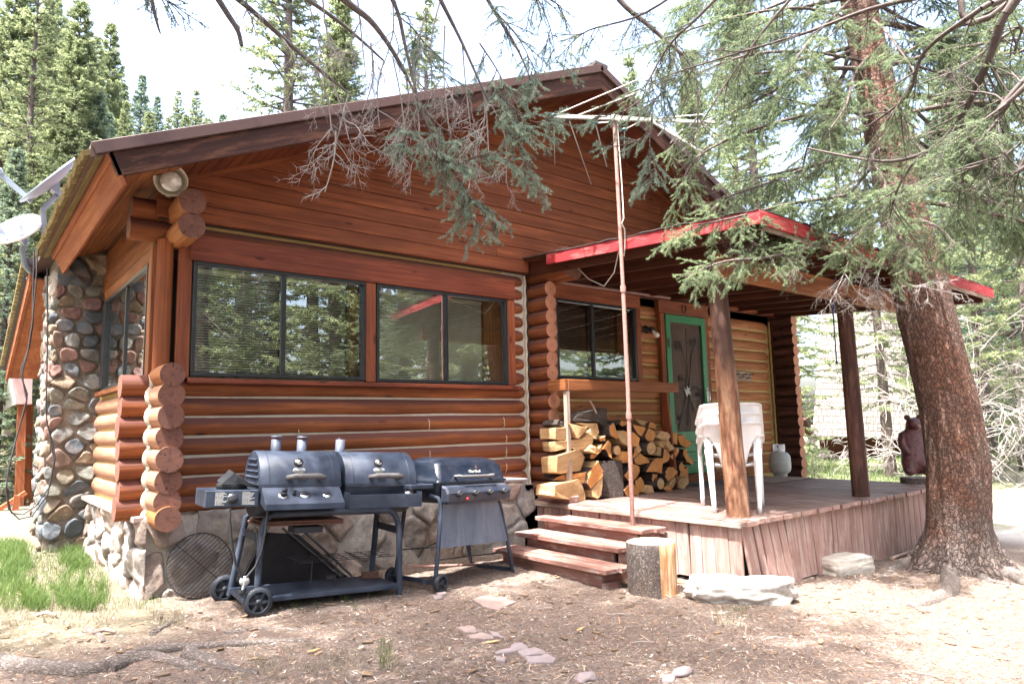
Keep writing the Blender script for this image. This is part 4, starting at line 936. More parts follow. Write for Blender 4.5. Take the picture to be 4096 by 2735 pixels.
for x in (.14, .33, .515, .70):
    f = MB(); f.lathe([(.001, .003), (.028, .003), (.028, 0), (.001, 0)], (x, -.099, .735), (0, -1, -.1), 18); knob(f, Vector((x, -.10, .735)), .024, .024, Vector((0, -1, -.1))); f.build('knob', M['black'], cp)
f = MB(); f.lathe([(.001, .014), (.011, .014), (.011, 0), (.001, 0)], (.24, -.098, .69), (0, -1, 0), 14); f.build('igniter_button', plain('red_button', (.5, .02, .02), .4), cp)
f = MB(); f.add([(.065, -.006, .655), (.79, -.006, .655), (.875, -.012, .30), (.035, -.012, .32)], [(3, 2, 1, 0), (0, 1, 2, 3)]); o_ = f.build('apron', M['panel'], g2)
f = MB(); f.tube([(.0, .08, .72), (.03, .02, .70), (.045, 0, .66), (.04, 0, .5), (.0, 0, .05)], .018, 12); f.tube([(.75, 0, .66), (.80, 0, .55), (.90, 0, .25), (.975, 0, 0)], .017, 12)
f.each('front_leg', M['grillpaint'], g2)
f = MB(); f.tube([(.10, .45, .70), (.08, .46, .5), (.03, .48, .06)], .017, 12); f.tube([(.72, .45, .70), (.80, .46, .5), (.955, .46, 0)], .017, 12)
f.each('rear_leg', M['grillbody'], g2)
f = MB(); f.beam((.0, 0, .07), (.03, .48, .06), .025, .03); f.beam((.965, 0, .05), (.955, .46, .04), .025, .03); f.each('base_rail', M['grillbody'], g2)
f = MB()
f.tube([(.03, .46, .27), (.93, .46, .22)], .006, 6); f.tube([(.06, .25, .23), (.12, .25, .29), (.25, .25, .32)], .005, 6); f.tube([(.02, .03, .23), (.9, .03, .20)], .006, 6); f.tube([(.3, .1, .23), (.32, .1, .29), (.5, .1, .31), (.52, .1, .25)], .004, 6)
f.build('wire_shelf', M['blackiron'], g2)
wheel((.03, -.03, .066), (0, 1, 0), .068, .04, 'wheel', g2, 5); wheel((.03, .52, .06), (0, 1, 0), .066, .04, 'wheel', g2, 5)
f = MB(); f.box((-.26, .03, .775), (-.01, .36, .812)); f.build('side_shelf', M['grillpaint'], g2, bevel=.006)
f = MB(); f.box((.865, .03, .79), (1.22, .36, .825)); f.build('side_shelf', rusty('shelf_top', (.20, .16, .15), (.16, .19, .22), (.30, .15, .10)), g2, bevel=.010)
g2.location = (1.70, -1.19, -.197); g2.rotation_euler = (0, .045, math.radians(13))
# ---------------------------------------------------------------- things near the grills
f = MB(); f.lathe([(.232, -.004), (.236, 0), (.232, .004), (.228, 0), (.232, -.004)], (0, 0, 0), (0, -1, 0), 48)
for k in range(-9, 10):
    h = k*.0245; l = math.sqrt(max(0, .232**2-h*h)); u = Vector((math.cos(.68), 0, math.sin(.68))); v = Vector((-math.sin(.68), 0, math.cos(.68))); f.tube([u*-l+v*h, u*l+v*h], .0028, 5)
f.tube([(-.16, .003, .17), (.17, .003, -.16)], .003, 5)
o_ = f.build('grill_grate', M['blackiron']); o_.location = (.235, -.285, .082); o_.rotation_euler = (math.radians(-14), 0, 0); tag(o_, 'round black wire grate leaning on the stone foundation', 'grate')
mr = empty('fire_screen', (0, 0, 0), 'black triangular metal sheet leaning on the foundation behind the big barbecue', 'metal sheet')
f = MB(); f.prism([(-.42, 0), (.50, -.02), (.12, .42), (-.12, .46)], (0, 0, 0), (1, 0, 0), (0, 0, 1), (0, .006, 0)); f.build('sheet', M['soot'], mr)
f = MB(); f.beam((-.44, -.01, 0), (-.10, -.01, .50), .02, .012); f.beam((.53, -.01, -.02), (.13, -.01, .48), .02, .012); f.beam((.44, -.012, -.02), (.0, -.012, .48), .018, .012); f.build('edge_bar', M['blackiron'], mr)
mr.location = (.83, -.52, -.14); mr.rotation_euler = (math.radians(-28), 0, math.radians(-3))
f = MB(); f.tube([(1.95, -.42, -.15), (2.2, -.5, -.165), (2.5, -.62, -.18)], .011, 8); tag(f.build('iron_rod', M['pipe']), 'rusty iron rod lying on the ground behind the smaller gas grill', 'rod')
# ---------------------------------------------------------------- steps, stump, rocks
st = empty('porch_steps', (3.3, -1.2, -.25), 'faded red wooden porch steps with three worn treads', 'steps')
for i, (x0, x1, z, ya, yb) in enumerate(((2.78, 3.08, -.085, -.50, -1.95), (3.05, 3.37, .035, -.50, -1.84), (3.33, 3.62, .155, -.48, -1.86))):
    f = MB(); f.box((x0, yb, z-.038), (x0+.15, ya, z)); f.box((x0+.155, yb-.03, z-.04), (x1, ya+.01, z-.002)); f.build('tread', M['steppaint'], st, bevel=.004)
    f = MB(); f.box((x0+.06, yb+.10, -.30 if i == 0 else z-.16), (x0+.085, ya-.08, z-.042)); f.build('riser', M['steppaint'], st)
f = MB()
for y in (-1.82, -.62): f.prism([(2.86, -.125), (3.11, -.125), (3.11, -.005), (3.39, -.005), (3.39, .113), (3.62, .113), (3.62, -.12), (3.42, -.27), (2.86, -.24)], (0, y, 0), (1, 0, 0), (0, 0, 1), (0, .035, 0))
f.each('stringer', M['steppaint'], st, bevel=.003)
f = MB(); f.box((2.84, -1.89, -.30), (3.0, -1.72, -.205)); f.box((2.86, -.75, -.3), (3.0, -.6, -.24)); f.each('support_block', M['steppaint'], st, bevel=.005)
sx, sy = 3.06, -2.19; sg = gz(sx, sy)
sp = empty('chopping_stump', (sx, sy, sg), 'short round log stump with dark bark and a bare orange split side beside the steps', 'stump')
f = MB(); ns = 56; vs = []; fs = []; gc = []; ms = []
H_ = [-.04, .02, .1, .2, .3, .375, .385]
for j, h in enumerate(H_):
    for k in range(ns):
        a = 2*math.pi*k/ns; bare = math.radians(-124) < ((a+math.pi) % (2*math.pi)-math.pi) < math.radians(-15)
        r = .185*(1+.05*noise.noise(Vector((math.cos(a)*1.2, math.sin(a)*1.2, 4)))+.03*noise.noise(Vector((a*6, h*9, 1))))+(0 if bare else .012)-(.006 if j == 6 else 0)+(.012 if j == 0 else 0)
        vs.append((sx+r*math.cos(a), sy+r*math.sin(a), sg+h)); gc.append((h, .18*math.cos(a), .18*math.sin(a)))
for j in range(len(H_)-1):
    for k in range(ns):
        a = 2*math.pi*(k+.5)/ns; bare = math.radians(-124) < ((a+math.pi) % (2*math.pi)-math.pi) < math.radians(-15)
        fs.append((j*ns+k, j*ns+(k+1) % ns, (j+1)*ns+(k+1) % ns, (j+1)*ns+k)); ms.append(1 if bare else 0)
f.add(vs, fs, gc, .2, ms, True); f.build('bark_side', [M['barkgrey'], wood('bare_wood', (.50, .30, .15), (.38, .20, .09), (.20, .09, .04), .85, varamt=.1, knots=False, wear=(.56, .44, .31), wearamt=.75)], sp)
f = MB(); tp = [(vs[(len(H_)-1)*ns+k]) for k in range(ns)]; f.add(tp+[(sx, sy, sg+.388)], [(k, (k+1) % ns, ns) for k in range(ns)], [(0, p[0]-sx, p[1]-sy) for p in tp]+[(0, 0, 0)]); f.build('cut_top', endgrain('grey_end', (.50, .45, .38), (.42, .36, .29), (.26, .20, .15), .6), sp)
def rock(name, c, r, label, cat, mat, seed, amp=.25, facet=.2, fr=1.4, sub=4, box=0):
    random.seed(seed); f = MB(); f.blob((0, 0, 0), r, sub, amp, fr, facet=facet)
    if box:
        vv = []
        for v in f.v:
            q = [v[i]/r[i] for i in range(3)]; k = max(abs(a) for a in q); s_ = 1/max(k, 1e-6)*(math.sqrt(sum(a*a for a in q)))
            vv.append(tuple(v[i]*(1+(s_-1)*box) for i in range(3)))
        f.v = vv
    o = f.build(name, mat); o.location = c; tag(o, label, cat); return o
p = gnd(1718, 1385); rock('boulder', (p.x+.06, p.y+.12, p.z+.055), (.38, .16, .115), 'long pale boulder lying at the front corner of the porch skirting', 'rock', M['rock'], 3, .30, 0, 1.3, 5, .45).rotation_euler = (0, 0, -.75)
p = gnd(1950, 1315); rock('concrete_block', (p.x+.05, p.y+.10, p.z+.055), (.25, .17, .085), 'square pale concrete block against the front porch skirting', 'block', M['concrete'], 5, .06, 0, 2, 5, .8).rotation_euler = (0, 0, -.2)
p = gnd(1345, 1560); rock('small_rock', (p.x, p.y, p.z+.0), (.07, .05, .03), 'small grey stone at the bottom edge of the ground', 'rock', M['flag'], 9)
p = gnd(2272, 1235); rock('upright_stone', (p.x+.1, p.y+.3, p.z+.05), (.14, .12, .16), 'grey stone half hidden behind the big spruce trunk', 'rock', M['concrete'], 12)
f = MB(); f.tube([(6.0, -2.72, gz(6, -2.72)+.02), (7.1, -2.70, gz(7.1, -2.7)+.03)], .02, 10); tag(f.build('grey_pole', M['weath']), 'thin grey pole lying along the foot of the porch skirting', 'pole')
def flag(pix, label, mat, group='flagstones set in the ground'):
    P = [gnd(*q) for q in pix]; c = sum(P, Vector())/len(P); n = len(P); Q = []
    for i in range(n):
        a, b = P[i], P[(i+1) % n]
        for t in (0, .33, .66): q = a.lerp(b, t); q.z = gz(q.x, q.y)+.004; Q.append(q+Vector((random.uniform(-.006, .006), random.uniform(-.006, .006), 0)))
    m = len(Q); vs = [q+Vector((0, 0, .004)) for q in Q]+[q+(c-q)*.06+Vector((0, 0, .010)) for q in Q]+[Vector((c.x, c.y, gz(c.x, c.y)+.016))]+[q-Vector((0, 0, .03)) for q in Q]
    fs = [(i, (i+1) % m, m+(i+1) % m, m+i) for i in range(m)]+[(m+i, m+(i+1) % m, 2*m) for i in range(m)]+[(2*m+1+i, 2*m+1+(i+1) % m, (i+1) % m, i) for i in range(m)]
    f = MB(); f.add(vs, fs); tag(f.build('flagstone', mat, None, loc=c), label, 'flagstone', group)
def fp(pts): return [((1500+.5109*x)/1.7445, (2000+.5109*y)/1.7445) for x, y in pts]
flag(fp([(760, 785), (830, 765), (1000, 775), (1110, 810), (960, 870), (850, 840)]), 'pinkish flagstone lying between the gas grill and the lower step', M['flagp'])
flag(fp([(640, 1010), (770, 1005), (805, 1035), (795, 1055), (700, 1045)]), 'pale pink flagstone, left one of the broken middle group', M['flagp'])
flag(fp([(880, 1045), (940, 1050), (1015, 1090), (985, 1100), (930, 1080)]), 'narrow pale flagstone, right one of the broken middle group', M['flag'])
flag(fp([(730, 1070), (790, 1060), (840, 1055), (925, 1080), (930, 1100), (810, 1100), (740, 1095)]), 'pale pink flagstone, lower one of the broken middle group', M['flagp'])
flag(fp([(1060, 1150), (1140, 1140), (1200, 1160), (1195, 1180), (1100, 1195), (940, 1230), (960, 1205), (1060, 1190)]), 'thin grey purple flagstone, upper left of the near cracked group', M['flag'])
flag(fp([(1110, 1200), (1250, 1175), (1330, 1200), (1345, 1225), (1260, 1235), (1160, 1240)]), 'flat grey purple flagstone, top right of the near cracked group', M['flag'])
flag(fp([(1165, 1245), (1270, 1238), (1355, 1232), (1410, 1250), (1400, 1280), (1200, 1285)]), 'large grey purple flagstone, lowest of the near cracked group', M['flag'])
flag(fp([(940, 1245), (1030, 1260), (1025, 1290), (950, 1280)]), 'small grey flagstone at the left of the near cracked group', M['flag'])
flag(fp([(480, 735), (550, 730), (560, 745), (500, 765)]), 'small grey flagstone just below the small grill wheel', M['flag'])
flag(fp([(445, 762), (500, 755), (540, 775), (470, 790)]), 'small grey flagstone nearest the camera in the trio by the small grill wheel', M['flag'])
flag(fp([(2260, 1390), (2349, 1380), (2349, 1439), (2240, 1439)]), 'grey purple flagstone cut off by the bottom edge of the picture', M['flag'])
# ---------------------------------------------------------------- firewood
wp = lambda x, y: ((2150+.3193*x)/1.7445, (1600+.3193*y)/1.7445)
FW = [ # outline of the visible face (pixels), depth, kind, distance of the face plane, shade word
 ([(640, 1185), (600, 1080), (560, 1000), (530, 985), (400, 1010), (160, 1060), (145, 1200), (340, 1240), (560, 1265), (635, 1262)], .22, 's', -.64, 'pale split log lying lengthwise, lowest at the left end of the pile'),
 ([(650, 930), (740, 760), (800, 880), (810, 940), (690, 1120), (640, 1040)], .42, 'm', -.66, 'large orange split face with thick bark on its left, low in the pile'),
 ([(690, 1120), (812, 935), (800, 1190), (760, 1245), (700, 1210)], .35, 's', -.65, 'brown split log under the large orange one'),
 ([(805, 760), (1030, 755), (1060, 1215), (810, 1215)], .2, 'B', -.63, 'upright dark bark-covered log standing in the middle of the pile'),
 ([(215, 700), (520, 610), (620, 720), (580, 885), (300, 925), (220, 900)], .25, 's', -.62, 'wide pale split log with white cut end, left side of the pile'),
 ([(220, 520), (400, 500), (560, 480), (665, 365), (692, 520), (640, 630), (380, 600), (230, 640)], .24, 's', -.62, 'long pale split log with a rough lichen end, left of the pile'),
 ([(215, 345), (380, 335), (480, 480), (300, 500), (215, 490)], .24, 's', -.60, 'pale split log just below the top at the far left'),
 ([(400, 290), (560, 330), (640, 330), (580, 420), (520, 480), (490, 470)], .3, 's', -.66, 'twisted pinkish split log lying on the left logs'),
 ([(450, 265), (520, 160), (800, 100), (850, 105), (885, 320), (830, 330), (760, 270)], .28, 'B', -.55, 'top log of the pile with dark bark and a stick standing on it'),
 ([(520, 290), (760, 295), (775, 400), (745, 490), (690, 480), (640, 340)], .3, 's', -.58, 'pale squared split log directly under the top log'),
 ([(885, 330), (960, 280), (1000, 370), (1050, 450), (1000, 490), (900, 440)], .42, 'm', -.62, 'bright orange half-round log right of the top log'),
 ([(770, 480), (850, 445), (852, 510), (790, 510)], .35, 'm', -.62, 'small pale wedge under the bright orange half-round'),
 ([(800, 610), (890, 500), (930, 540), (942, 740), (900, 700), (860, 620)], .4, 'm', -.62, 'narrow dark orange wedge left of the small round end'),
 ([(610, 630), (690, 560), (785, 600), (740, 675)], .35, 's', -.68, 'pale squared stick end poking out left of centre'),
 ([(660, 690), (740, 660), (800, 560), (820, 540), (800, 640), (720, 730), (660, 735)], .35, 'm', -.62, 'orange sliver log behind the pale squared stick'),
 ('round', 998, 628, 60, 'pale round log end with radial cracks in the middle of the pile'),
 ([(960, 740), (1060, 640), (1120, 640), (1150, 720), (1120, 790), (1060, 780)], .4, 'm', -.62, 'speckled half-round log below the small round end'),
 ([(1000, 420), (1070, 370), (1110, 440), (1140, 580), (1060, 540)], .35, 's', -.60, 'pale thin slab log left of the pole, upper pile'),
 ([(1090, 380), (1200, 400), (1270, 480), (1255, 580), (1200, 580), (1130, 480)], .42, 'm', -.62, 'large brown-orange half log right behind the pole'),
 ([(1020, 300), (1050, 240), (1080, 260), (1130, 270), (1110, 310), (1060, 330)], .38, 'm', -.52, 'small yellow-ended log at the back of the top row'),
 ([(1200, 300), (1300, 330), (1330, 340), (1370, 360), (1320, 460), (1260, 430)], .38, 'B', -.60, 'blackened log end right of the pole near the top'),
 ([(1320, 460), (1370, 350), (1460, 380), (1515, 430), (1470, 510), (1380, 510)], .4, 'm', -.63, 'brown split log in the upper right of the pile'),
 ([(1250, 240), (1380, 270), (1410, 290), (1370, 340), (1300, 300)], .35, 's', -.50, 'tan split log lying at the back on top right'),
 ([(1380, 345), (1400, 280), (1450, 275), (1480, 310), (1480, 372), (1420, 350)], .35, 'm', -.55, 'orange wedge end on the top right of the pile'),
 ('round', 1425, 600, 80, 'larger pale round log end with a crack, right half of the pile'),
 ([(1490, 460), (1560, 390), (1630, 400), (1665, 450), (1640, 500), (1560, 500)], .4, 's', -.60, 'cream split log end at the upper right'),
 ([(1510, 560), (1540, 510), (1600, 515), (1610, 560), (1580, 600), (1530, 580)], .35, 's', -.62, 'small cream wedge beneath the upper right cream log'),
 ([(1640, 470), (1680, 410), (1755, 402), (1750, 560), (1700, 540)], .38, 'm', -.58, 'pale triangular wedge near the right top of the pile'),
 ([(1610, 500), (1640, 500), (1730, 600), (1670, 640), (1610, 560)], .35, 's', -.66, 'narrow pale squared log slanting at the right'),
 ([(1760, 450), (1830, 430), (1850, 480), (1925, 540), (1880, 600), (1800, 560)], .42, 'B', -.50, 'brown log with a knob at the far right top'),
 ([(1830, 620), (1880, 610), (1900, 700), (1955, 770), (1935, 810), (1870, 770), (1835, 690)], .45, 'm', -.55, 'cream-faced thick bark log at the far right end'),
 ([(1480, 690), (1500, 580), (1580, 600), (1580, 780), (1560, 700)], .4, 's', -.60, 'tan split slab left of the orange right-hand half log'),
 ([(1575, 600), (1640, 640), (1668, 700), (1640, 770), (1565, 795)], .42, 'm', -.62, 'orange half log in the middle right'),
 ([(1665, 700), (1720, 650), (1750, 590), (1762, 640), (1740, 720), (1700, 750)], .4, 'm', -.60, 'narrow orange wedge right of the orange half log'),
 ([(1210, 740), (1290, 665), (1390, 730), (1420, 780), (1290, 810), (1230, 790)], .4, 'B', -.60, 'grey-brown bark log in the centre right'),
 ([(1395, 900), (1430, 770), (1490, 720), (1560, 725), (1550, 915), (1480, 900)], .42, 'm', -.64, 'big orange fan-shaped split face right of the pole'),
 ([(1060, 940), (1210, 800), (1312, 840), (1290, 940), (1220, 1005), (1150, 1020), (1080, 970)], .42, 'm', -.64, 'orange fan-shaped log crossing behind the pole, low'),
 ([(1220, 1010), (1290, 960), (1340, 1030), (1330, 1120), (1290, 1160), (1240, 1110)], .42, 'm', -.62, 'mouldy-ended half log low behind the pole'),
 ([(1070, 1130), (1160, 1040), (1230, 1060), (1285, 1150), (1285, 1195), (1230, 1190), (1110, 1205)], .4, 'm', -.66, 'yellow-ended log on the floor left of the pole'),
 ([(1340, 1110), (1390, 1060), (1440, 1080), (1458, 1160), (1380, 1165), (1330, 1150)], .38, 's', -.64, 'small tan wedge resting on the deck right of the pole'),
 ('round', 1545, 1045, 72, 'round pale log end resting on the deck'),
 ([(1430, 920), (1510, 925), (1500, 1000), (1460, 1060), (1430, 1000)], .4, 'B', -.60, 'brown bark log left of the low round end'),
 ([(1605, 900), (1640, 840), (1720, 840), (1770, 900), (1700, 970), (1640, 1020), (1600, 960)], .42, 'm', -.65, 'orange split log with splinters, low right'),
 ([(1770, 830), (1800, 760), (1850, 830), (1840, 880), (1790, 885)], .4, 'm', -.60, 'yellow half-round behind the splintered orange log'),
 ([(1640, 1060), (1700, 970), (1750, 960), (1740, 1020), (1680, 1110)], .38, 's', -.60, 'dim brown wedge low at the right'),
 ([(1590, 1120), (1620, 1050), (1660, 1080), (1685, 1130), (1640, 1150)], .35, 'm', -.64, 'small dark wedge on the deck right of the round end'),
 ([(1740, 1060), (1800, 980), (1860, 960), (1880, 1040), (1850, 1110), (1790, 1110)], .4, 's', -.58, 'greyish split log, lowest at the right end'),
 ([(1780, 960), (1800, 880), (1895, 830), (1885, 980), (1830, 960)], .3, 'B', -.45, 'shadowed bark log at the back of the right end'),
 ([(230, 1000), (330, 940), (600, 890), (640, 930), (600, 1050), (400, 1005)], .3, 'B', -.58, 'dark bark log lying between the two pale logs on the left'),
 ([(205, 300), (240, 245), (300, 270), (560, 310), (640, 320), (560, 340), (380, 330), (260, 330)], .22, 'B', -.56, 'ragged bark slab on top of the left stack'),
 ([(1200, 720), (1220, 600), (1270, 620), (1270, 640), (1220, 720)], .35, 'B', -.58, 'dark log tucked against the right of the pole'),
 ([(1240, 580), (1280, 560), (1303, 620), (1280, 665), (1250, 640)], .35, 's', -.60, 'small cream round sliver right beside the pole'),
]
random.seed(11)
for it in FW:
    if it[0] == 'round':
        _, cx, cy, rp, lab = it; c = plane_hit(*wp(cx, cy), 1, -.66); e = plane_hit(*wp(cx, cy-rp), 1, -.66); r = abs(e.z-c.z)
        f = MB(); d = Vector((random.uniform(-.02, .06), .4, random.uniform(-.02, .03))); f.tube([c, c+d*.5, c+d], [r*.98, r, r], 22, 0, 1, True, .06, var=random.random()*.5)
        o_ = f.build('firewood', [M['barkfire'], M['firewood']], None, loc=c)
    else:
        pts, dep, kind, yp, lab = it; P = [plane_hit(*wp(*q), 1, yp) for q in pts]
        c = sum(P, Vector())/len(P); n = len(P); Q = []
        for i in range(n):
            a, b = P[i], P[(i+1) % n]
            for t in (0, .5): q = a.lerp(b, t); Q.append(q+Vector((random.uniform(-.004, .004), random.uniform(-.008, .008), random.uniform(-.004, .004))))
        n = len(Q); d = Vector((random.uniform(-.01, .07), dep, random.uniform(-.02, .02))); tilt = random.uniform(-.25, .25); tz = random.uniform(-.2, .1)
        F_ = [q+Vector((0, (q.x-c.x)*tilt+(q.z-c.z)*tz, 0)) for q in Q]; Bk = [c+(q-c)*.95+d for q in Q]; Mid = [q.lerp(b, .5)+Vector((random.uniform(-.006, .006), 0, random.uniform(-.006, .006))) for q, b in zip(Q, Bk)]
        area = sum(Q[i].x*Q[(i+1) % n].z-Q[(i+1) % n].x*Q[i].z for i in range(n))
        fs = [tuple(range(n)), tuple(range(2*n, 3*n))[::-1]]; ms = [1, 1]
        bark_all = kind == 'B'
        for i in range(n):
            j = (i+1) % n; mid = (Q[i]+Q[j])/2-c; outb = bark_all or (kind == 'm' and (mid.x < -.01 or mid.z < -.02))
            for a0 in (0, n): fs.append((a0+j, a0+i, a0+n+i, a0+n+j)); ms.append(0 if outb else 2)
        if area < 0: fs = [q[::-1] for q in fs]
        if bark_all and dep < .29: ms[0] = 0
        gcl = []; px_ = random.uniform(-.06, .06)
        longx = kind in 'sB' and dep < .29
        for q in F_+Mid+Bk: gcl.append((q.x-c.x, q.y-c.y, q.z-c.z) if longx else (q.y-c.y, q.x-c.x+px_, q.z-c.z-.05))
        f = MB(); f.add(F_+Mid+Bk, fs, gcl, random.random()*.8, ms)
        o_ = f.build('firewood', [M['barkfire'], M['firewood'] if kind == 's' else M['fireend'], M['firewood']], None, bevel=.003, loc=c)
    tag(o_, lab, 'firewood', 'firewood stacked on the porch')
a = plane_hit(*wp(740, 165), 1, -.58); b = plane_hit(*wp(660, 10), 1, -.58); f = MB(); f.tube([a, (a+b)/2+Vector((.004, 0, 0)), b], [.011, .010, .011], 8); tag(f.build('stick', M['weath'], None, loc=a), 'short grey stick standing on the top log of the wood pile', 'stick')
# ---------------------------------------------------------------- three stacked plastic chairs
def make_chair(loc, rz, tilt, label):
    ch = empty('plastic_chair', (0, 0, 0), label, 'chair', 'stacked white plastic chairs')
    # local: chair faces +X, the back is at -X
    th = .006; nA = 40; zt = []; rows_ = 9
    def P(phi, t):   # phi: 0 at the back, +-1 at the arm fronts
        s = abs(phi); sg = 1 if phi > 0 else -1
        w = .275; xb = -.24
        if s < .5: a = s/.5; k = a**1.7; x = xb+.10*k*k; y = w*math.sin(a*math.pi/2)
        else: a = (s-.5)/.5; x = xb+.10+a*.40; y = w-.005*a
        top = .80-.03*min(1, (s/.5))**3-(.0 if s < .5 else 1)*min(1, (s-.5)/.5*1.7)*.16 if s >= .5 else .80-.03*(s/.5)**3
        bot = .43+(.0 if s < .15 else min(1, (s-.15)/.14)**.6*(top-.12-.43))
        z = bot+(top-bot)*t
        lean = -.09*(z-.43)/.37 if s < .5 else -.09*(z-.43)/.37*(1-(s-.5)/.5)
        q = 1+.05*(z-.43)/.37
        fl = .022*max(0, (t-.9)/.1)                # rolled rim
        return (x*1+lean-fl*(1 if s < .4 else .2), y*sg*q*(.86 if s < .5 else .86+.14*min(1, (s-.5)/.25))+fl*sg*min(1, s*2.4), z+(.0))
    vs = []; fs = []; phis = [-1+2*i/nA for i in range(nA+1)]; ts = [0, .15, .3, .45, .6, .75, .9, .95, 1]
    for p in phis:
        for t in ts: vs.append(P(p, t))
    m = len(ts)
    for i in range(nA):
        for j in range(m-1): k = i*m+j; fs.append((k, k+m, k+m+1, k+1))
    f = MB(); f.add(vs, fs, None, .5, 0, True); o = f.build('backrest', M['white'], ch); sd = o.modifiers.new('s', 'SOLIDIFY'); sd.thickness = th; sd.offset = 0
    # lower skirt either side of the back between legs, leaving the oval openings
    f = MB(); vs = []; fs = []
    for i in range(13):
        a = -1+2*i/12
        for j in range(10):
            b = j/9; vs.append((-.22+.46*b, a*(.20+.03*b), .42-.02*math.sin(b*3.1)+.02*a*a+(.0 if b < .93 else -.03*(b-.93)/.07)))
    for i in range(12):
        for j in range(9): k = i*10+j; fs.append((k, k+1, k+11, k+10))
    f.add(vs, fs, None, .5, 0, True); o = f.build('seat', M['white'], ch); sd = o.modifiers.new('s', 'SOLIDIFY'); sd.thickness = .02
    for sy in (-1, 1):
        for nm, top, bot, w0, w1, dx in (('leg', (-.265, .205, .56), (-.33, .185, 0), .075, .036, 0), ('leg', (.19, .27, .62), (.24, .265, 0), .07, .04, 0)):
            f = MB(); n = 8; vs = []; fs = []
            for i in range(n+1):
                t = i/n; w = w0+(w1-w0)*t; c = Vector(top).lerp(Vector(bot), t); c.y *= sy
                # channel section: three faces open to the inside
                pts = [(c.x+.025, c.y-w/2*1, c.z), (c.x-.012, c.y-w/2*.8, c.z), (c.x-.018, c.y, c.z), (c.x-.012, c.y+w/2*.8, c.z), (c.x+.025, c.y+w/2, c.z)] if dx == 0 and top[0] < 0 else [(c.x-w/2, c.y-.02*sy, c.z), (c.x-w/2*.8, c.y+.012*sy, c.z), (c.x, c.y+.018*sy, c.z), (c.x+w/2*.8, c.y+.012*sy, c.z), (c.x+w/2, c.y-.02*sy, c.z)]
                vs += pts
            for i in range(n):
                for j in range(4): k = i*5+j; fs.append((k, k+1, k+6, k+5))
            f.add(vs, fs, None, .5, 0, True); o = f.build(nm, M['white'], ch); sd = o.modifiers.new('s', 'SOLIDIFY'); sd.thickness = .005
        f = MB(); pts = [(.24, .25*sy, .615), (.2, .26*sy, .64), (0, .265*sy, .655), (-.15, .255*sy, .68)]; f.tube(pts, [.02, .028, .028, .02], 10, squash=(1.2, .35)); f.build('armrest', M['white'], ch)
    ch.location = loc; ch.rotation_euler = (0, tilt, rz); ch.scale = (1, 1, .965); return ch
cx, cy, rz = 4.30, -2.12, math.radians(38)
for i, (dz, lab) in enumerate(((0, 'white plastic chair at the bottom of the stack of three on the porch'), (.085, 'white plastic chair in the middle of the stack of three on the porch'), (.17, 'white plastic chair on top of the stack of three on the porch'))):
    make_chair((cx+.010*i, cy+.008*i, DZ+dz), rz, 0, lab)
# ---------------------------------------------------------------- propane tank
tk = empty('propane_tank', (7.93, -.47, DZ), 'grey propane tank with open white collar on the porch by the far log corner', 'gas tank')
o = Vector((7.93, -.47, DZ))
f = MB(); f.lathe([(.09, .0), (.095, .04), (.12, .05), (.14, .08), (.148, .12), (.149, .175), (.151, .18), (.149, .185), (.148, .25), (.14, .29), (.11, .325), (.06, .345), (.001, .35)], o, (0, 0, 1), 32); f.build('body', M['tank'], tk)
f = MB(); f.lathe([(.075, .33), (.082, .36), (.082, .44), (.078, .445)], o, (0, 0, 1), 20, a0=.5, a1=2.3); f.lathe([(.075, .33), (.082, .36), (.082, .44), (.078, .445)], o, (0, 0, 1), 20, a0=3.6, a1=5.6); q = f.build('collar', M['whitepaint'], tk); sd = q.modifiers.new('s', 'SOLIDIFY'); sd.thickness = .005
f = MB(); f.lathe([(.012, .34), (.012, .40), (.03, .405), (.03, .43), (.001, .432)], o, (0, 0, 1), 14); f.tube([o+Vector((0, 0, .385)), o+Vector((-.05, -.03, .385))], .009, 8); f.build('valve', M['chrome'], tk)
# mats
f = MB(); f.box((6.0, -.60, DZ+.003), (6.62, -.19, DZ+.012)); tag(f.build('rubber_mat', M['matgrey'], bevel=.002), 'flat dark grey mat before the green door', 'doormat')
f = MB(); f.box((6.75, -1.05, DZ+.004), (7.75, -.52, DZ+.014)); o = tag(f.build('coir_mat', M['mat'], bevel=.003), 'worn brown mat lying on the deck toward the propane tank', 'doormat')
# carved bear on a slab of log
bl = MB(); c = Vector((7.78, -2.33, DZ)); bl.tube([c, c+Vector((0, 0, .07))], [.19, .185], 20, 0, 1, True, .05); slab = bl.build('log_slab', [M['barkgrey'], M['weath']]); tag(slab, 'thick slice of log under the carved bear', 'log slab')
def sk(P, R, mat, name, parent, sub=2):
    me = bpy.data.meshes.new(name); pts = [p for p, _ in P]; me.from_pydata([tuple(p) for p in pts], R, []); o = bpy.data.objects.new(name, me); C.objects.link(o); m = o.modifiers.new('s', 'SKIN'); m.use_smooth_shade = True
    for i, (p, r) in enumerate(P): me.skin_vertices[0].data[i].radius = (r, r)
    me.skin_vertices[0].data[0].use_root = True; m2 = o.modifiers.new('d', 'SUBSURF'); m2.levels = sub; m2.render_levels = sub
    t = bpy.data.textures.new('carving', 'WOOD') if 'carving' not in bpy.data.textures else bpy.data.textures['carving']; t.noise_scale = .12
    me.materials.append(mat); o['_w'] = [0, 0, 0]; o.parent = parent; return o
b = empty('bear_carving', (0, 0, 0), 'dark red-brown carved wooden bear sitting behind the spruce trunk', 'carving')
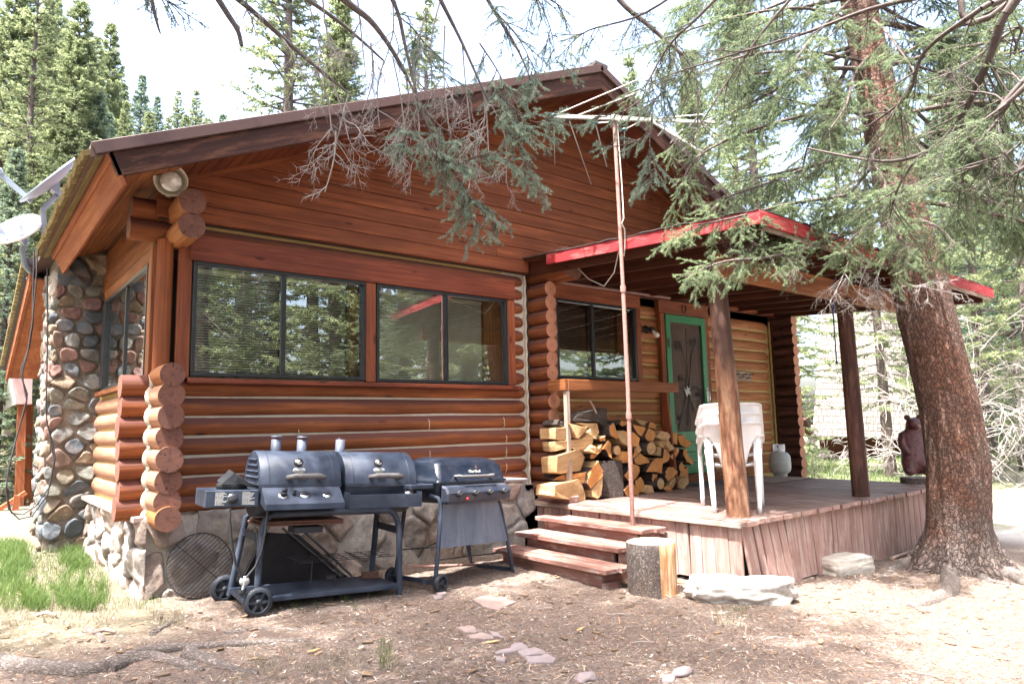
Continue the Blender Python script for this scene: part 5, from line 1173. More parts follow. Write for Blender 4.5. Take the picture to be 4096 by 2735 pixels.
s_ = [((0, 0, .12), .15), ((0, 0, .28), .155), ((.01, 0, .44), .125), ((-.01, 0, .56), .075), ((-.03, 0, .67), .11), ((-.15, 0, .63), .05), ((-.02, .14, .50), .06), ((-.12, .15, .36), .05), ((-.16, .08, .28), .045), ((-.02, -.14, .50), .06), ((-.12, -.15, .36), .05), ((-.16, -.08, .28), .045), ((-.12, .11, .12), .08), ((-.20, .11, .05), .055), ((-.12, -.11, .12), .08), ((-.20, -.11, .05), .055)]
sk([(Vector(p), r) for p, r in s_], [(0, 1), (1, 2), (2, 3), (3, 4), (4, 5), (2, 6), (6, 7), (7, 8), (2, 9), (9, 10), (10, 11), (0, 12), (12, 13), (0, 14), (14, 15)], plain('bear_stain', (.13, .045, .045), .4, nsc=25, dark=(.035, .014, .014), damt=.9, bs=1, bd=.01), 'body', b)
f = MB(); f.blob((-.02, .065, .715), (.03, .035, .035), 2, .05); f.blob((-.02, -.065, .715), (.03, .035, .035), 2, .05); f.each('ear', M['bear'], b)
b.location = (7.80, -2.33, DZ+.065); b.rotation_euler = (0, 0, .5)
# rope and snap hook hanging from the beam
rp = empty('hanging_rope', (5.66, -2.5, 2.3), 'thin blue rope with a metal snap hook hanging from the porch beam', 'rope')
f = MB(); f.tube([(5.64, -2.56, 2.46), (5.66, -2.55, 2.36), (5.66, -2.50, 2.28)], .007, 6); f.tube([(5.66, -2.50, 2.30), (5.655, -2.5, 1.9), (5.65, -2.5, 1.62)], .0065, 6); f.blob((5.66, -2.51, 2.31), .02, 2, .3); f.blob((5.65, -2.5, 1.61), .014, 2, .2); f.build('rope', M['rope'], rp)
f = MB(); f.tube([(5.65+.022*math.sin(a), -2.5, 1.55-.05*math.cos(a)) for a in [i*math.pi/8 for i in range(17)]], .004, 6); f.build('snap_hook', M['chrome'], rp)
# horseshoe, hook rack
f = MB(); f.tube([(6.33+.042*math.cos(math.radians(a))*(1 if a < 0 else 1), -.168, 2.555+.05*math.sin(math.radians(a))+(.02 if a > 0 or a < -180 else 0)) for a in range(-230, 51, 20)], .009, 6); tag(f.build('horseshoe', M['rust'], None, loc=(6.33, -.17, 2.55)), 'old horseshoe nailed above the green door', 'horseshoe')
rk = empty('hook_rack', (7.6, -.12, 1.7), 'small grey board with dark pegs on the log wall behind the post', 'rack')
f = MB(); f.box((7.35, -.115, 1.63), (7.93, -.095, 1.76)); f.build('board', M['weath'], rk)
for i in range(6): f = MB(); f.tube([(7.42+i*.09, -.11, 1.67+.05*(i % 2)), (7.43+i*.09, -.19, 1.675+.05*(i % 2))], .008, 6); f.build('peg', M['postdark'], rk)
# ---------------------------------------------------------------- TV aerial on its pole
an = empty('tv_antenna', (3.5, -1.63, gz(3.5, -1.63)), 'old TV aerial with long rods on a rusty pole rising beside the steps', 'antenna')
f = MB(); P = [(3.50, -1.61, -.26), (3.50, -1.615, .6), (3.50, -1.625, 1.35)]; f.tube(P, .020, 12); f.lathe([(.027, -.03), (.028, 0), (.027, .03)], (3.5, -1.622, 1.12), (0, 0, 1), 12); f.tube([(3.50, -1.625, 1.35), (3.498, -1.62, 2.3)], .0195, 12); f.lathe([(.026, -.03), (.028, 0), (.026, .03)], (3.498, -1.62, 2.28), (0, 0, 1), 12); f.tube([(3.498, -1.62, 2.3), (3.495, -1.60, 3.95)], .018, 12); f.build('mast', M['pipe'], an)
ZB = 3.93
A = plane_hit(1270, 268, 2, ZB); mpt = Vector((3.495, -1.60, ZB)); Bd = (mpt-A).normalized(); Bend = mpt+Bd*1.0
dcam = Bd
f = MB(); f.beam(A, Bend, .03, .022); f.obox(Vector((3.495, -1.6, ZB)), Vector((.04, 0, 0)), Vector((0, .04, 0)), Vector((0, 0, .03))); f.build('boom', M['alu'], an)
Lb = (Bend-A).length; pn = Vector((-Bd.y, Bd.x, 0))
rods = [((1251, 245), (1525, 157), (1272, 377)), ((1304, 265), (1548, 179), (1357, 428)), ((1365, 275), (1620, 262), (1391, 382)), ((1432, 290), (1500, 262), (1431, 354))]
for k, (base, e1, e2) in enumerate(rods):
    a = plane_hit(base[0], base[1]+8, 2, ZB+.012) if k else A+Vector((0, 0, .012))
    f = MB()
    for e in (e1, e2):
        q = plane_hit(e[0], e[1], 2, ZB+.02)
        d_ = (q-a); L_ = min(d_.length, 1.9); f.tube([a, a+d_.normalized()*L_], .006, 6)
    f.build('rod', M['alu'], an)
    f = MB(); f.blob(a, (.03, .03, .02), 2, .1); f.build('insulator', plain('insulator', (.03, .10, .13), .3) if k == 0 else bpy.data.materials['insulator'], an)
f = MB(); base = mpt+Bd*.35
for j in range(5): c = base+Bd*(.12+.16*j); f.tube([c-pn*.13, c+pn*.13], .005, 6)
f.build('short_rod', M['alu'], an)
f = MB(); e0 = base; e1 = plane_hit(1478, 322, 2, ZB-.45) if False else base+Bd*.55+Vector((0, 0, -.33)); f.beam(e0, e1, .025, .02)
for j in range(4):
    c = e0.lerp(e1, .25+.22*j); f.tube([c-pn*.16, c+pn*.16], .006, 6)
f.build('reflector', M['alu'], an)
f = MB(); f.tube([mpt+Vector((.02, -.02, -.05)), (3.53, -1.63, 3.3), (3.525, -1.64, 2.95), (3.45, -1.68, 2.88), (3.52, -1.65, 2.84), (3.53, -1.64, 2.7), (3.55, -1.60, 2.60)], .006, 6)
P = [plane_hit(1419, 575, 0, 3.56), plane_hit(1408, 625, 1, -1.3), plane_hit(1385, 656, 1, -1.1), plane_hit(1350, 640, 1, -.9), plane_hit(1318, 608, 1, -.72), plane_hit(1305, 598, 1, -.68)]
Q = []
for i in range(len(P)-1):
    for t in (0, .5): Q.append(P[i].lerp(P[i+1], t))
f.tube(Q+[P[-1]], .006, 6); f.build('aerial_cable', M['cablew'], an)
f = MB(); f.tube([A+Vector((0, 0, .03)), A.lerp(mpt, .5)+Vector((0, 0, .02)), mpt+Vector((0, 0, .03)), mpt+Bd*.3+Vector((0, 0, .02))], .004, 5); f.build('feed_line', M['cablew'], an)
# ---------------------------------------------------------------- satellite dishes
def dish(c, n, r, mat, label, arm_to, post):
    d = empty('satellite_dish', c, label, 'satellite dish', 'satellite dishes by the chimney'); c = Vector(c); n = Vector(n).normalized()
    f = MB(); f.lathe([(.001, -.06), (r*.4, -.05), (r*.75, -.02), (r, .02), (r*1.01, .025), (r, .0), (r*.75, -.035), (r*.4, -.062), (.001, -.072)], c, n, 40); f.build('reflector', mat, d)
    f = MB(); a0 = c-n*.05+Vector((0, 0, -r*.85)) if False else arm_to[0]; f.beam(a0, arm_to[1], .035, .05); f.build('feed_arm', M['dish'], d)
    f = MB(); f.blob(arm_to[1], (.06, .05, .05), 2, .1); f.build('feed_horn', M['dish'], d)
    f = MB(); b_ = c-n*.08; f.obox(b_, n*.05, Vector((0, .07, 0)), Vector((.0, 0, .08))); f.tube([b_, b_-n*.06]+[Vector(p) for p in post], .028, 12); f.obox(Vector(post[-1]), Vector((.10, 0, 0)), Vector((0, .06, 0)), Vector((0, 0, .008))); f.build('bracket', M['dish'], d)
    return d
Yd = 2.9
dc = plane_hit(112, 415, 1, Yd); dish(dc, (-.76, -.12, .62), .36, M['dish'], 'blue-grey satellite dish seen edge-on, the upper of two by the roof edge', (plane_hit(72, 462, 1, Yd), plane_hit(-8, 392, 1, Yd)), [plane_hit(98, 480, 1, Yd), plane_hit(100, 505, 1, Yd+.02), (-.57, Yd+.1, 3.0)])
Y2 = 3.05; dc = plane_hit(40, 527, 1, Y2); dish(dc, (-.55, -.52, .62), .26, M['dishw'], 'bright white satellite dish, the lower of two by the chimney', (plane_hit(22, 548, 1, Y2), plane_hit(-12, 520, 1, Y2-.05)), [plane_hit(50, 575, 1, Y2+.1), plane_hit(58, 610, 1, Y2+.15), plane_hit(85, 640, 1, 3.45)])
# loose black cables down the chimney
zc = lambda x, y: plane_hit(x*.329, 745+y*.329, 1, 2.12)
f = MB()
for off, pts in ((0, [(238, -520), (232, -300), (228, 0), (205, 150), (150, 300), (148, 360), (190, 480), (180, 560), (100, 830), (45, 1050), (50, 1200), (80, 1310), (160, 1320), (250, 1260), (350, 1120), (385, 930), (370, 830), (330, 700), (320, 600), (330, 200), (332, 0), (330, -400)]), (6, [(262, -520), (250, -300), (222, 0), (190, 200), (152, 330), (160, 400), (185, 520), (120, 760), (60, 1000), (40, 1150), (60, 1280), (130, 1350), (220, 1330), (330, 1180), (375, 950), (345, 760), (322, 660)])):
    P = [zc(*p)+Vector((0, -.004*off, 0)) for p in pts]; Q = []
    for i in range(len(P)-1):
        for t in (0, .5): Q.append(P[i].lerp(P[i+1], t))
    f.tube(Q+[P[-1]], .0065, 6)
tag(f.build('black_cable', M['cable']), 'loose black cables looping down the left side of the chimney', 'cable')
# ---------------------------------------------------------------- far things on the left
sh = empty('well_house', (-.45, 8.5, -.1), 'small red-framed shelter with a pale metal roof beyond the chimney', 'shelter')
A = [plane_hit(23, 850, 1, 8), plane_hit(75, 849, 1, 8), plane_hit(73, 926, 1, 8), plane_hit(37, 926, 1, 8)]
f = MB(); v = Vector((0, .05, 0)); B2 = [plane_hit(12, 938, 1, 8.6), plane_hit(20, 851, 1, 8.3)]
f.add([tuple(a) for a in A]+[tuple(a+Vector((.02, .9, 0))) for a in A], [(3, 2, 1, 0), (4, 5, 6, 7), (0, 1, 5, 4), (1, 2, 6, 5), (2, 3, 7, 6), (3, 0, 4, 7)]); f.build('roof', plain('pink_metal', (.62, .42, .42), .4), sh)
f = MB(); f.add([tuple(A[0]), tuple(A[3]), tuple(B2[0]), tuple(B2[1])], [(0, 1, 2, 3), (3, 2, 1, 0)]); f.build('roof_side', M['tank'], sh)
f = MB(); f.beam(plane_hit(50, 928, 1, 8.2), plane_hit(42, 1200, 1, 8.2), .12, .14); f.beam(plane_hit(66, 928, 1, 8.5), plane_hit(60, 1200, 1, 8.5), .12, .12); f.build('post', M['fasciaor'], sh)
f = MB(); f.beam(plane_hit(-30, 1185, 1, 7.5), plane_hit(60, 1128, 1, 7.5), .06, .16, ref=Vector((0, 1, 0))); f.beam(plane_hit(30, 1200, 1, 7.4), plane_hit(40, 1135, 1, 7.4), .08, .08); f.build('rail', M['fasciaor'], sh)
# ---------------------------------------------------------------- A-frame house on the right
D = 23.5
def ap(x, y, d): return at(x, y, d)
hA = empty('a_frame_house', tuple(at(2000, 1062, D)), 'tall shingle-roofed A-frame house with rusty board walls beyond the porch', 'house')
e0, e1 = ap(1868, 1000, D-.6), ap(2260, 1008, D+2.5); r0, r1 = ap(1900, 590, D+3.2), ap(2200, 600, D+6.2)
f = MB(); u = (e1-e0); W_ = u.length; v = (r0-e0); 
nx, ny = 10, 34; vs = []; gc = []; fs = []
for j in range(ny+1):
    for i in range(nx+1):
        p = e0.lerp(e1, i/nx).lerp(r0.lerp(r1, i/nx), j/ny); p = p+Vector((0, 0, .03*noise.noise(p*2)))
        vs.append(p); gc.append((W_*i/nx, v.length*j/ny, 0))
for j in range(ny):
    for i in range(nx): k = j*(nx+1)+i; fs.append((k, k+1, k+nx+2, k+nx+1))
f.add(vs, fs, gc); f.v = f.v; o = f.build('roof', M['shingle'], hA)
for k, at_ in enumerate(o.data.attributes['gc'].data): at_.vector = gc[k]
sd = o.modifiers.new('s', 'SOLIDIFY'); sd.thickness = .12; sd.offset = -1
f = MB(); back = (r0-e0); back.z = 0; bn = back.normalized(); w0, w1 = ap(1880, 1000, D+.3), ap(2250, 1006, D+3.2)
u = (w1-w0); n_ = 42
for i in range(n_):
    a = w0+u*(i/n_); b_ = w0+u*((i+1)/n_-.004); z0 = gz(a.x, a.y)
    z0 = min(z0, at(1900, 1066, D).z)
    f.add([(a.x, a.y, z0-.2), (b_.x, b_.y, z0-.2), (b_.x, b_.y, b_.z+.12), (a.x, a.y, a.z+.12)], [(0, 1, 2, 3)], [(0, 0, 0), (0, .2, 0), (1.2, .2, 0), (1.2, 0, 0)])
bv = (w1-w0).normalized().cross(Vector((0, 0, 1)))*.05; bv = bv if bv.dot(fw) > 0 else -bv
f.add([tuple(w0+bv+Vector((0, 0, -2))), tuple(w1+bv+Vector((0, 0, -2))), tuple(w1+bv+Vector((0, 0, .3))), tuple(w0+bv+Vector((0, 0, .3)))], [(0, 1, 2, 3)])
f.build('board_wall', M['rust_board'], hA)
f = MB(); a, b_ = at(1935, 745, D+1.2), at(1945, 800, D+.9); c1 = Vector((.22, -.17, 0)); f.add([tuple(a), tuple(b_), tuple(b_+c1), tuple(a+c1)], [(0, 1, 2, 3), (3, 2, 1, 0)]); o = f.build('roof_vent', M['weath'], hA)
f = MB(); f.beam(ap(1840, 960, D-1), ap(1866, 1010, D-.7), .25, .12); f.beam(ap(2196, 740, D+4), ap(2186, 800, D+3.4), .2, .1); f.each('eave_board', M['fascia'], hA)
f = MB(); c = at(2075, 1070, 20.5); f.beam(c+Vector((-1.2, .9, .10)), c+Vector((.9, -.7, -.06)), .7, .05); tag(f.build('plank_pile', M['weath']), 'weathered plank ramp lying in the grass beyond the porch', 'planks')
# small deck with stair and bench at far right
fs_ = empty('wooden_stair', tuple(gnd(2275, 1062)), 'pale wooden stair with a handrail at the far right', 'stairs'); d_ = 21
f = MB(); f.beam(at(2252, 1060, d_), at(2252, 1022, d_), .10, .10); f.beam(at(2236, 1010, d_), at(2286, 1034, d_), .05, .10); f.beam(at(2283, 1062, d_), at(2283, 1034, d_), .09, .09); f.build('handrail', M['weath'], fs_)
for i, (x0, x1, y) in enumerate(((2235, 2262, 1040), (2240, 2275, 1049), (2245, 2292, 1058))): f = MB(); f.beam(at(x0, y, d_+.6-.3*i), at(x1, y+1, d_+.6-.3*i), .30, .05); f.build('tread', M['weath'], fs_)
f = MB(); c = at(2265, 1047, 22.5); f.lathe([(.14, 0), (.15, .1), (.15, .26), (.001, .27)], c-Vector((0, 0, .2)), (0, 0, 1), 14); tag(f.build('blue_bucket', plain('blue_plastic', (.06, .16, .42), .5)), 'small blue tub beside the far wooden stair', 'tub')
# ---------------------------------------------------------------- foliage generators
def needles_on(segs, per_m, nl, nw, rg, up=.0, flat=.55):
    """segs: (N,6) start/end of twigs -> needle triangles"""
    S = np.asarray(segs, dtype=np.float64); A, B = S[:, :3], S[:, 3:6]; D = B-A; L = np.linalg.norm(D, axis=1)+1e-9; D = D/L[:, None]
    cnt = np.maximum(3, (L*per_m).astype(int)); idx = np.repeat(np.arange(len(S)), cnt); n = len(idx); t = rg.random(n)
    P = A[idx]+(B-A)[idx]*t[:, None]; d = D[idx]; r = rg.normal(size=(n, 3)); r -= (r*d).sum(1)[:, None]*d; r /= np.linalg.norm(r, axis=1)[:, None]+1e-9
    r[:, 2] = r[:, 2]*flat+up; q = d*rg.uniform(.45, .8, n)[:, None]+r*rg.uniform(.7, 1, n)[:, None]; q /= np.linalg.norm(q, axis=1)[:, None]
    ln = nl*rg.uniform(.7, 1.15, n); s = np.cross(q, rg.normal(size=(n, 3))); s /= np.linalg.norm(s, axis=1)[:, None]+1e-9
    V = np.stack([P-s*nw/2, P+s*nw/2, P+q*ln[:, None]], 1).reshape(-1, 3); F = np.arange(3*n).reshape(-1, 3)
    tv = rg.random(len(S)); var = np.repeat(np.clip(tv[idx]*.7+rg.random(n)*.3, 0, 1), 3); return V, F, var
def rods(segs, rad, k=3):
    """thin prisms for many twig segments; segs (N,6), rad (N,2)"""
    S = np.asarray(segs, dtype=np.float64); R = np.asarray(rad); A, B = S[:, :3], S[:, 3:6]; D = B-A; D /= np.linalg.norm(D, axis=1)[:, None]+1e-9
    ref = np.where(np.abs(D[:, 2:3]) > .9, np.array([[1., 0, 0]]), np.array([[0, 0, 1.]])); u = np.cross(D, ref); u /= np.linalg.norm(u, axis=1)[:, None]+1e-9; v = np.cross(D, u); n = len(S); V = []
    for P, c in ((A, 0), (B, 1)):
        for i in range(k): a = 2*math.pi*i/k; V.append(P+(u*math.cos(a)+v*math.sin(a))*R[:, c:c+1])
    V = np.stack(V, 1).reshape(-1, 3); F = []
    for i in range(k): j = (i+1) % k; F.append(np.stack([np.arange(n)*2*k+i, np.arange(n)*2*k+j, np.arange(n)*2*k+k+j, np.arange(n)*2*k+k+i], 1))
    return V, np.concatenate(F)
class Bough:
    def __init__(s, seed=1): s.r = random.Random(seed); s.tw = []; s.tr = []; s.nd = []
    def seg(s, a, b, ra, rb): s.tw.append((*a, *b)); s.tr.append((ra, rb))
    def line(s, p, d, L, r, n=4, bend=.25, droop=.0, up=0):
        pts = [p]; d = d.normalized()
        for i in range(n):
            d = (d+Vector((s.r.gauss(0, bend), s.r.gauss(0, bend), s.r.gauss(0, bend)-droop+up))*.5).normalized(); q = pts[-1]+d*(L/n)
            s.seg(pts[-1], q, r*(1-i/n*.75), r*(1-(i+1)/n*.75)); pts.append(q)
        return pts
    def dead(s, p, d, L, r, lev=0):
        pts = s.line(p, d, L, r, 5, .35, .12)
        if lev >= 3 or L < .06: return
        k = {0: 7, 1: 5, 2: 3}[lev]
        for i in range(k):
            t = s.r.uniform(.2, 1)*(len(pts)-1); j = min(int(t), len(pts)-2); q = pts[j].lerp(pts[j+1], t-j); ax = (pts[j+1]-pts[j]).normalized()
            e = Vector((s.r.gauss(0, 1), s.r.gauss(0, 1), s.r.gauss(0, 1)-.3)); e = (e-ax*e.dot(ax)).normalized(); s.dead(q, ax*.75+e*.8, L*s.r.uniform(.3, .55), r*.55, lev+1)
    def green(s, p, d, L, r, lev=0, dens=1.0, hang=.35):
        """a spray: axis with fishbone side twigs carrying needles"""
        n = max(3, int(L/.07)); pts = s.line(p, d, L, r, n, .16, .06*hang*2)
        for i in range(len(pts)-1):
            if lev >= 1 or i > len(pts)*.15: s.nd.append((*pts[i], *pts[i+1]))
        if lev >= 2: return
        step = (.055 if lev == 1 else .07)/dens; t = .12*L
        sd = 1
        while t < L*.97:
            j = min(int(t/L*n), n-1); q = pts[j].lerp(pts[j+1], t/L*n-j); ax = (pts[j+1]-pts[j]).normalized()
            side = ax.cross(Vector((0, 0, 1)));
            if side.length < .2: side = Vector((s.r.gauss(0, 1), s.r.gauss(0, 1), 0))
            side = side.normalized()*sd; sd = -sd; l = (L-t)*s.r.uniform(.35, .6)+.03; l = min(l, .42 if lev == 0 else .13)
            e = ax*.75+side*s.r.uniform(.5, .9)+Vector((0, 0, -s.r.uniform(0, hang)-(.1 if lev else 0)))+Vector((s.r.gauss(0, .15), s.r.gauss(0, .15), s.r.gauss(0, .15)))
            if l > .11 and lev < 1: s.green(q, e, l, r*.5, lev+1, dens, hang)
            else:
                pp = s.line(q, e, l, .0016, 2, .2, .05); s.nd += [(*pp[0], *pp[1]), (*pp[1], *pp[2])]
            t += step*s.r.uniform(.7, 1.3)
    def path(s, pts, r0, r1, green=0, dead=0, gl=(.2, .5), dl=(.2, .5), dens=1, hang=.5, start=.15, rad=None):
        """pts: world points; sprays along them"""
        P = [Vector(p) for p in pts]; Q = []
        for i in range(len(P)-1):
            a = P[max(i-1, 0)]; b, c = P[i], P[i+1]; e = P[min(i+2, len(P)-1)]
            for k in range(5):
                t = k/5; Q.append(.5*((2*b)+(-a+c)*t+(2*a-5*b+4*c-e)*t*t+(-a+3*b-3*c+e)*t*t*t))
        Q.append(P[-1]); L = 0; m = len(Q)
        for i in range(m-1): s.seg(Q[i], Q[i+1], r0+(r1-r0)*i/(m-1), r0+(r1-r0)*(i+1)/(m-1)); L += (Q[i+1]-Q[i]).length
        for kind, num in (('g', green), ('d', dead)):
            for k in range(num):
                t = s.r.uniform(start, 1)*(m-1); j = min(int(t), m-2); q = Q[j].lerp(Q[j+1], t-j); ax = (Q[j+1]-Q[j]).normalized(); e = Vector((s.r.gauss(0, 1), s.r.gauss(0, 1), s.r.gauss(0, .5)-hang)); e = (e-ax*e.dot(ax)*.8).normalized()
                if kind == 'g': s.green(q, ax*.8+e*.8, s.r.uniform(*gl), .0035, 0, dens, hang)
                else: s.dead(q, ax*.6+e*.8, s.r.uniform(*dl), .0035)
        return Q
    def emit(s, parent, tmat, nmat, per_m, nl, nw, seed=3, k=4, tname='branch', nname='foliage', flat=.55):
        V, F = rods(s.tw, s.tr, k); o = npmesh(tname, V, F, tmat, parent, loc=parent['_w'], smooth=True)
        me = o.data; a = me.attributes.new('gc', 'FLOAT_VECTOR', 'POINT'); a.data.foreach_set('vector', V[:, [2, 0, 1]].astype(np.float32).ravel())
        if s.nd: V, F, var = needles_on(s.nd, per_m, nl, nw, np.random.default_rng(seed), flat=flat); npmesh(nname, V, F, nmat, parent, var, loc=parent['_w'])
# ---------------------------------------------------------------- forest conifers (prototypes, then copies)
def conifer(seed, H, R, base, nlev, dens, mat, droop=.25, sparse=0, twist=.0):
    rg = np.random.default_rng(seed); ra = random.Random(seed); tw = []; tr = []; nd = []
    z = base
    lean = (ra.uniform(-.02, .02), ra.uniform(-.02, .02))
    while z < H*.985:
        f_ = (H-z)/(H-base); Lb = R*(f_**.75)*ra.uniform(.75, 1.1); nb = ra.choice([4, 5, 5, 6]) if f_ > .12 else 3
        a0 = ra.uniform(0, 6.28)
        for b in range(nb):
            if ra.random() < sparse: continue
            a = a0+b*2*math.pi/nb+ra.uniform(-.35, .35); L = Lb*ra.uniform(.6, 1.12); d = Vector((math.cos(a), math.sin(a), .1+.55*(1-f_)-droop*f_)); p = Vector((lean[0]*z, lean[1]*z, z)); n = max(4, int(L/.28)); pts = [p]
            for i in range(n):
                d = (d+Vector((ra.gauss(0, .07), ra.gauss(0, .07), ra.gauss(0, .07)-droop*.10+(.16*i/n)))).normalized(); pts.append(pts[-1]+d*L/n)
            for i in range(n): tw.append((*pts[i], *pts[i+1])); tr.append((.022*(1-i/n)+.006, .022*(1-(i+1)/n)+.004))
            for i in range(int(n*dens*2.2)):
                t = (ra.uniform(.10, 1)**.8)*n; j = min(int(t), n-1); q = pts[j].lerp(pts[j+1], t-j); ax = (pts[j+1]-pts[j]).normalized(); s_ = ax.cross(Vector((0, 0, 1))).normalized()*ra.choice([-1, 1]); l = (.18+.34*(1-t/n)*min(1, L/2.2))*ra.uniform(.6, 1.2)
                e = (ax*.7+s_*ra.uniform(.3, 1)+Vector((0, 0, ra.uniform(-.55, .12)))).normalized(); nd.append((*q, *(q+e*l)))
        z += (H/nlev)*ra.uniform(.7, 1.25)*(.55+.6*f_)
    tr_n = 9; zs = [H*i/tr_n for i in range(tr_n+1)]; r0 = .011*H+.05
    for i in range(tr_n): tw.append((lean[0]*zs[i], lean[1]*zs[i], zs[i]-.3*(i == 0), lean[0]*zs[i+1], lean[1]*zs[i+1], zs[i+1])); tr.append((r0*(1-i/tr_n)+.01, r0*(1-(i+1)/tr_n)+.01))
    root = empty('conifer', (0, 0, 0), 'x', 'tree')
    V, F = rods(tw, tr, 6); o = npmesh('trunk', V, F, M['barkgrey'], root, smooth=True); a = o.data.attributes.new('gc', 'FLOAT_VECTOR', 'POINT'); a.data.foreach_set('vector', V[:, [2, 0, 1]].astype(np.float32).ravel())
    V, F, var = needles_on(nd, 52, .105, .036, rg, flat=.7); npmesh('crown', V, F, mat, root, var); return root
protos = [conifer(31, 13, 2.3, .6, 38, 2.4, M['fir']), conifer(32, 15, 2.2, 1.2, 38, 2.0, M['fir'], .35, .08), conifer(33, 12, 1.9, .5, 36, 2.3, M['fird'], .2), conifer(34, 16, 2.5, 3.2, 36, 1.6, M['fir'], .4, .25)]
used = set()
def put(pi, pos, sc, rz, label, group=None):
    r = protos[pi]
    if pi in used: r = copy_tree(r)
    used.add(pi); r.location = pos; r.rotation_euler = (0, 0, rz); r.scale = (sc*random.uniform(.92, 1.08), sc*random.uniform(.92, 1.08), sc); r['label'] = label; r['_w'] = [0, 0, 0]
    if group: r['group'] = group
    return r
def vp(vx, dist, dz=0):
    v = vray(vx, 1000); v.z = 0; v.normalize(); x, y = CAM.x+v.x*dist, CAM.y+v.y*dist; return Vector((x, y, gz(x, y)+dz-.1))
random.seed(5)
hillg = 'conifers on the slope left of the cabin'
LAB = {0: 'tall dense green conifer', 1: 'tall slightly open green conifer', 2: 'bushy blue-green conifer', 3: 'open-branched conifer with bare lower trunk'}
PH = [13, 15, 12, 16]
def fit(pi, vx, d_, ytop):
    v = vray(vx, ytop); h = math.hypot(v.x, v.y); zt = CAM.z+v.z/h*d_; return max(.25, (zt-vp(vx, d_).z)/PH[pi])
left = [(-40, 20, 0, -90), (20, 17, 3, -80), (75, 21, 1, -60), (128, 18.5, 0, -30), (160, 23, 1, 60), (200, 25, 0, 30), (10, 27, 2, -60), (105, 30, 1, 10), (236, 30, 1, 150), (-10, 14.5, 2, 330), (60, 15.5, 0, 350), (150, 15.5, 2, 380), (215, 21, 2, 250), (288, 34, 2, 162), (332, 36, 2, 215), (383, 38, 1, 203), (431, 42, 1, 203), (300, 27, 0, 250), (350, 28, 1, 262), (405, 33, 0, 262), (487, 40, 2, 258), (465, 44, 0, 265), (262, 24, 1, 225), (-70, 24, 0, -60), (182, 32, 3, 90), (40, 24, 0, -20), (120, 24, 1, 40), (180, 19, 2, 200), (95, 18.5, 0, 200), (15, 34, 0, 20), (150, 40, 0, 70), (222, 26, 0, 175), (250, 30, 1, 180)]
words = ['at the left edge of the picture', 'rising highest by the upper left corner', 'behind the satellite dishes', 'just right of the satellite dishes', 'with its top near the upper left', 'at the right end of the tall left group', 'far behind the leftmost trees', 'filling a gap high on the slope', 'above the eave corner of the cabin', 'low behind the chimney', 'low beside the upper dish', 'short, just above the roof corner', 'short, close behind the roof edge', 'on the skyline with a rounded tip', 'pointed, alone on the skyline above the roof', 'dark, second from the right on the skyline', 'slim, last one before the open sky', 'low behind the skyline trees, leftmost', 'low among the skyline trees, middle', 'low among the skyline trees, right', 'tiny tip just over the roof line', 'tiny and farthest right over the roof line', 'filling the foot of the skyline group', 'partly cut off by the left edge', 'behind the tall left group', 'deep in the left group between two taller ones', 'fifth from the left edge', 'leaning close to the roof corner', 'over the upper dish', 'highest on the far left slope', 'far up the slope above the left group', 'stepping down toward the skyline, nearer one', 'stepping down toward the skyline, farther one']
for (vx, d_, pi, yt), wd in zip(left, words): put(pi, vp(vx, d_), fit(pi, vx, d_, yt), random.uniform(0, 6), LAB[pi]+' '+wd, hillg)
cent = [(655, 15.5, 1, 1.0, 'left of the bare twigs'), (745, 17, 0, .95, 'just left of the middle behind the roof'), (800, 17, 1, .80, 'behind the bare hanging twigs'), (985, 21, 3, .95, 'with a pale trunk over the middle of the roof'), (1095, 24, 1, .72, 'right of the pale trunk over the roof'), (1210, 28, 3, .6, 'low over the roof left of the ridge')]
for vx, d_, pi, sc, wd in cent: put(pi, vp(vx, d_), sc, random.uniform(0, 6), LAB[pi]+' '+wd, 'conifers behind the roof')
rightl = [(1500, 23, 1, .95, 'behind the roof ridge to its right'), (1610, 20, 0, .95, 'over the right slope of the roof'), (1720, 26, 1, 1.1, 'high behind the porch roof'), (1770, 19, 3, .95, 'behind the right part of the porch roof'), (1832, 15.5, 1, .46, 'bright, standing just beyond the propane tank'), (1960, 33, 1, 1.2, 'behind the shingled house'), (2035, 19.5, 3, .62, 'with grey trunk in front of the shingle roof'), (2140, 30, 0, 1.1, 'behind the big spruce trunk'), (2215, 25, 2, .92, 'right of the big spruce trunk'), (2262, 20, 1, .72, 'near the right edge beside the far stair'), (2300, 28, 0, 1.0, 'behind the bare bush at the right edge'), (2345, 23, 2, .85, 'cut off by the right edge'), (2385, 18, 3, .8, 'mostly outside the right edge'), (2230, 36, 1, 1.3, 'far beyond the lawn on the right'), (2330, 40, 0, 1.4, 'farthest at the right')]
for vx, d_, pi, sc, wd in rightl: put(pi, vp(vx, d_), sc, random.uniform(0, 6), LAB[pi]+' '+wd, 'conifers beyond the porch')
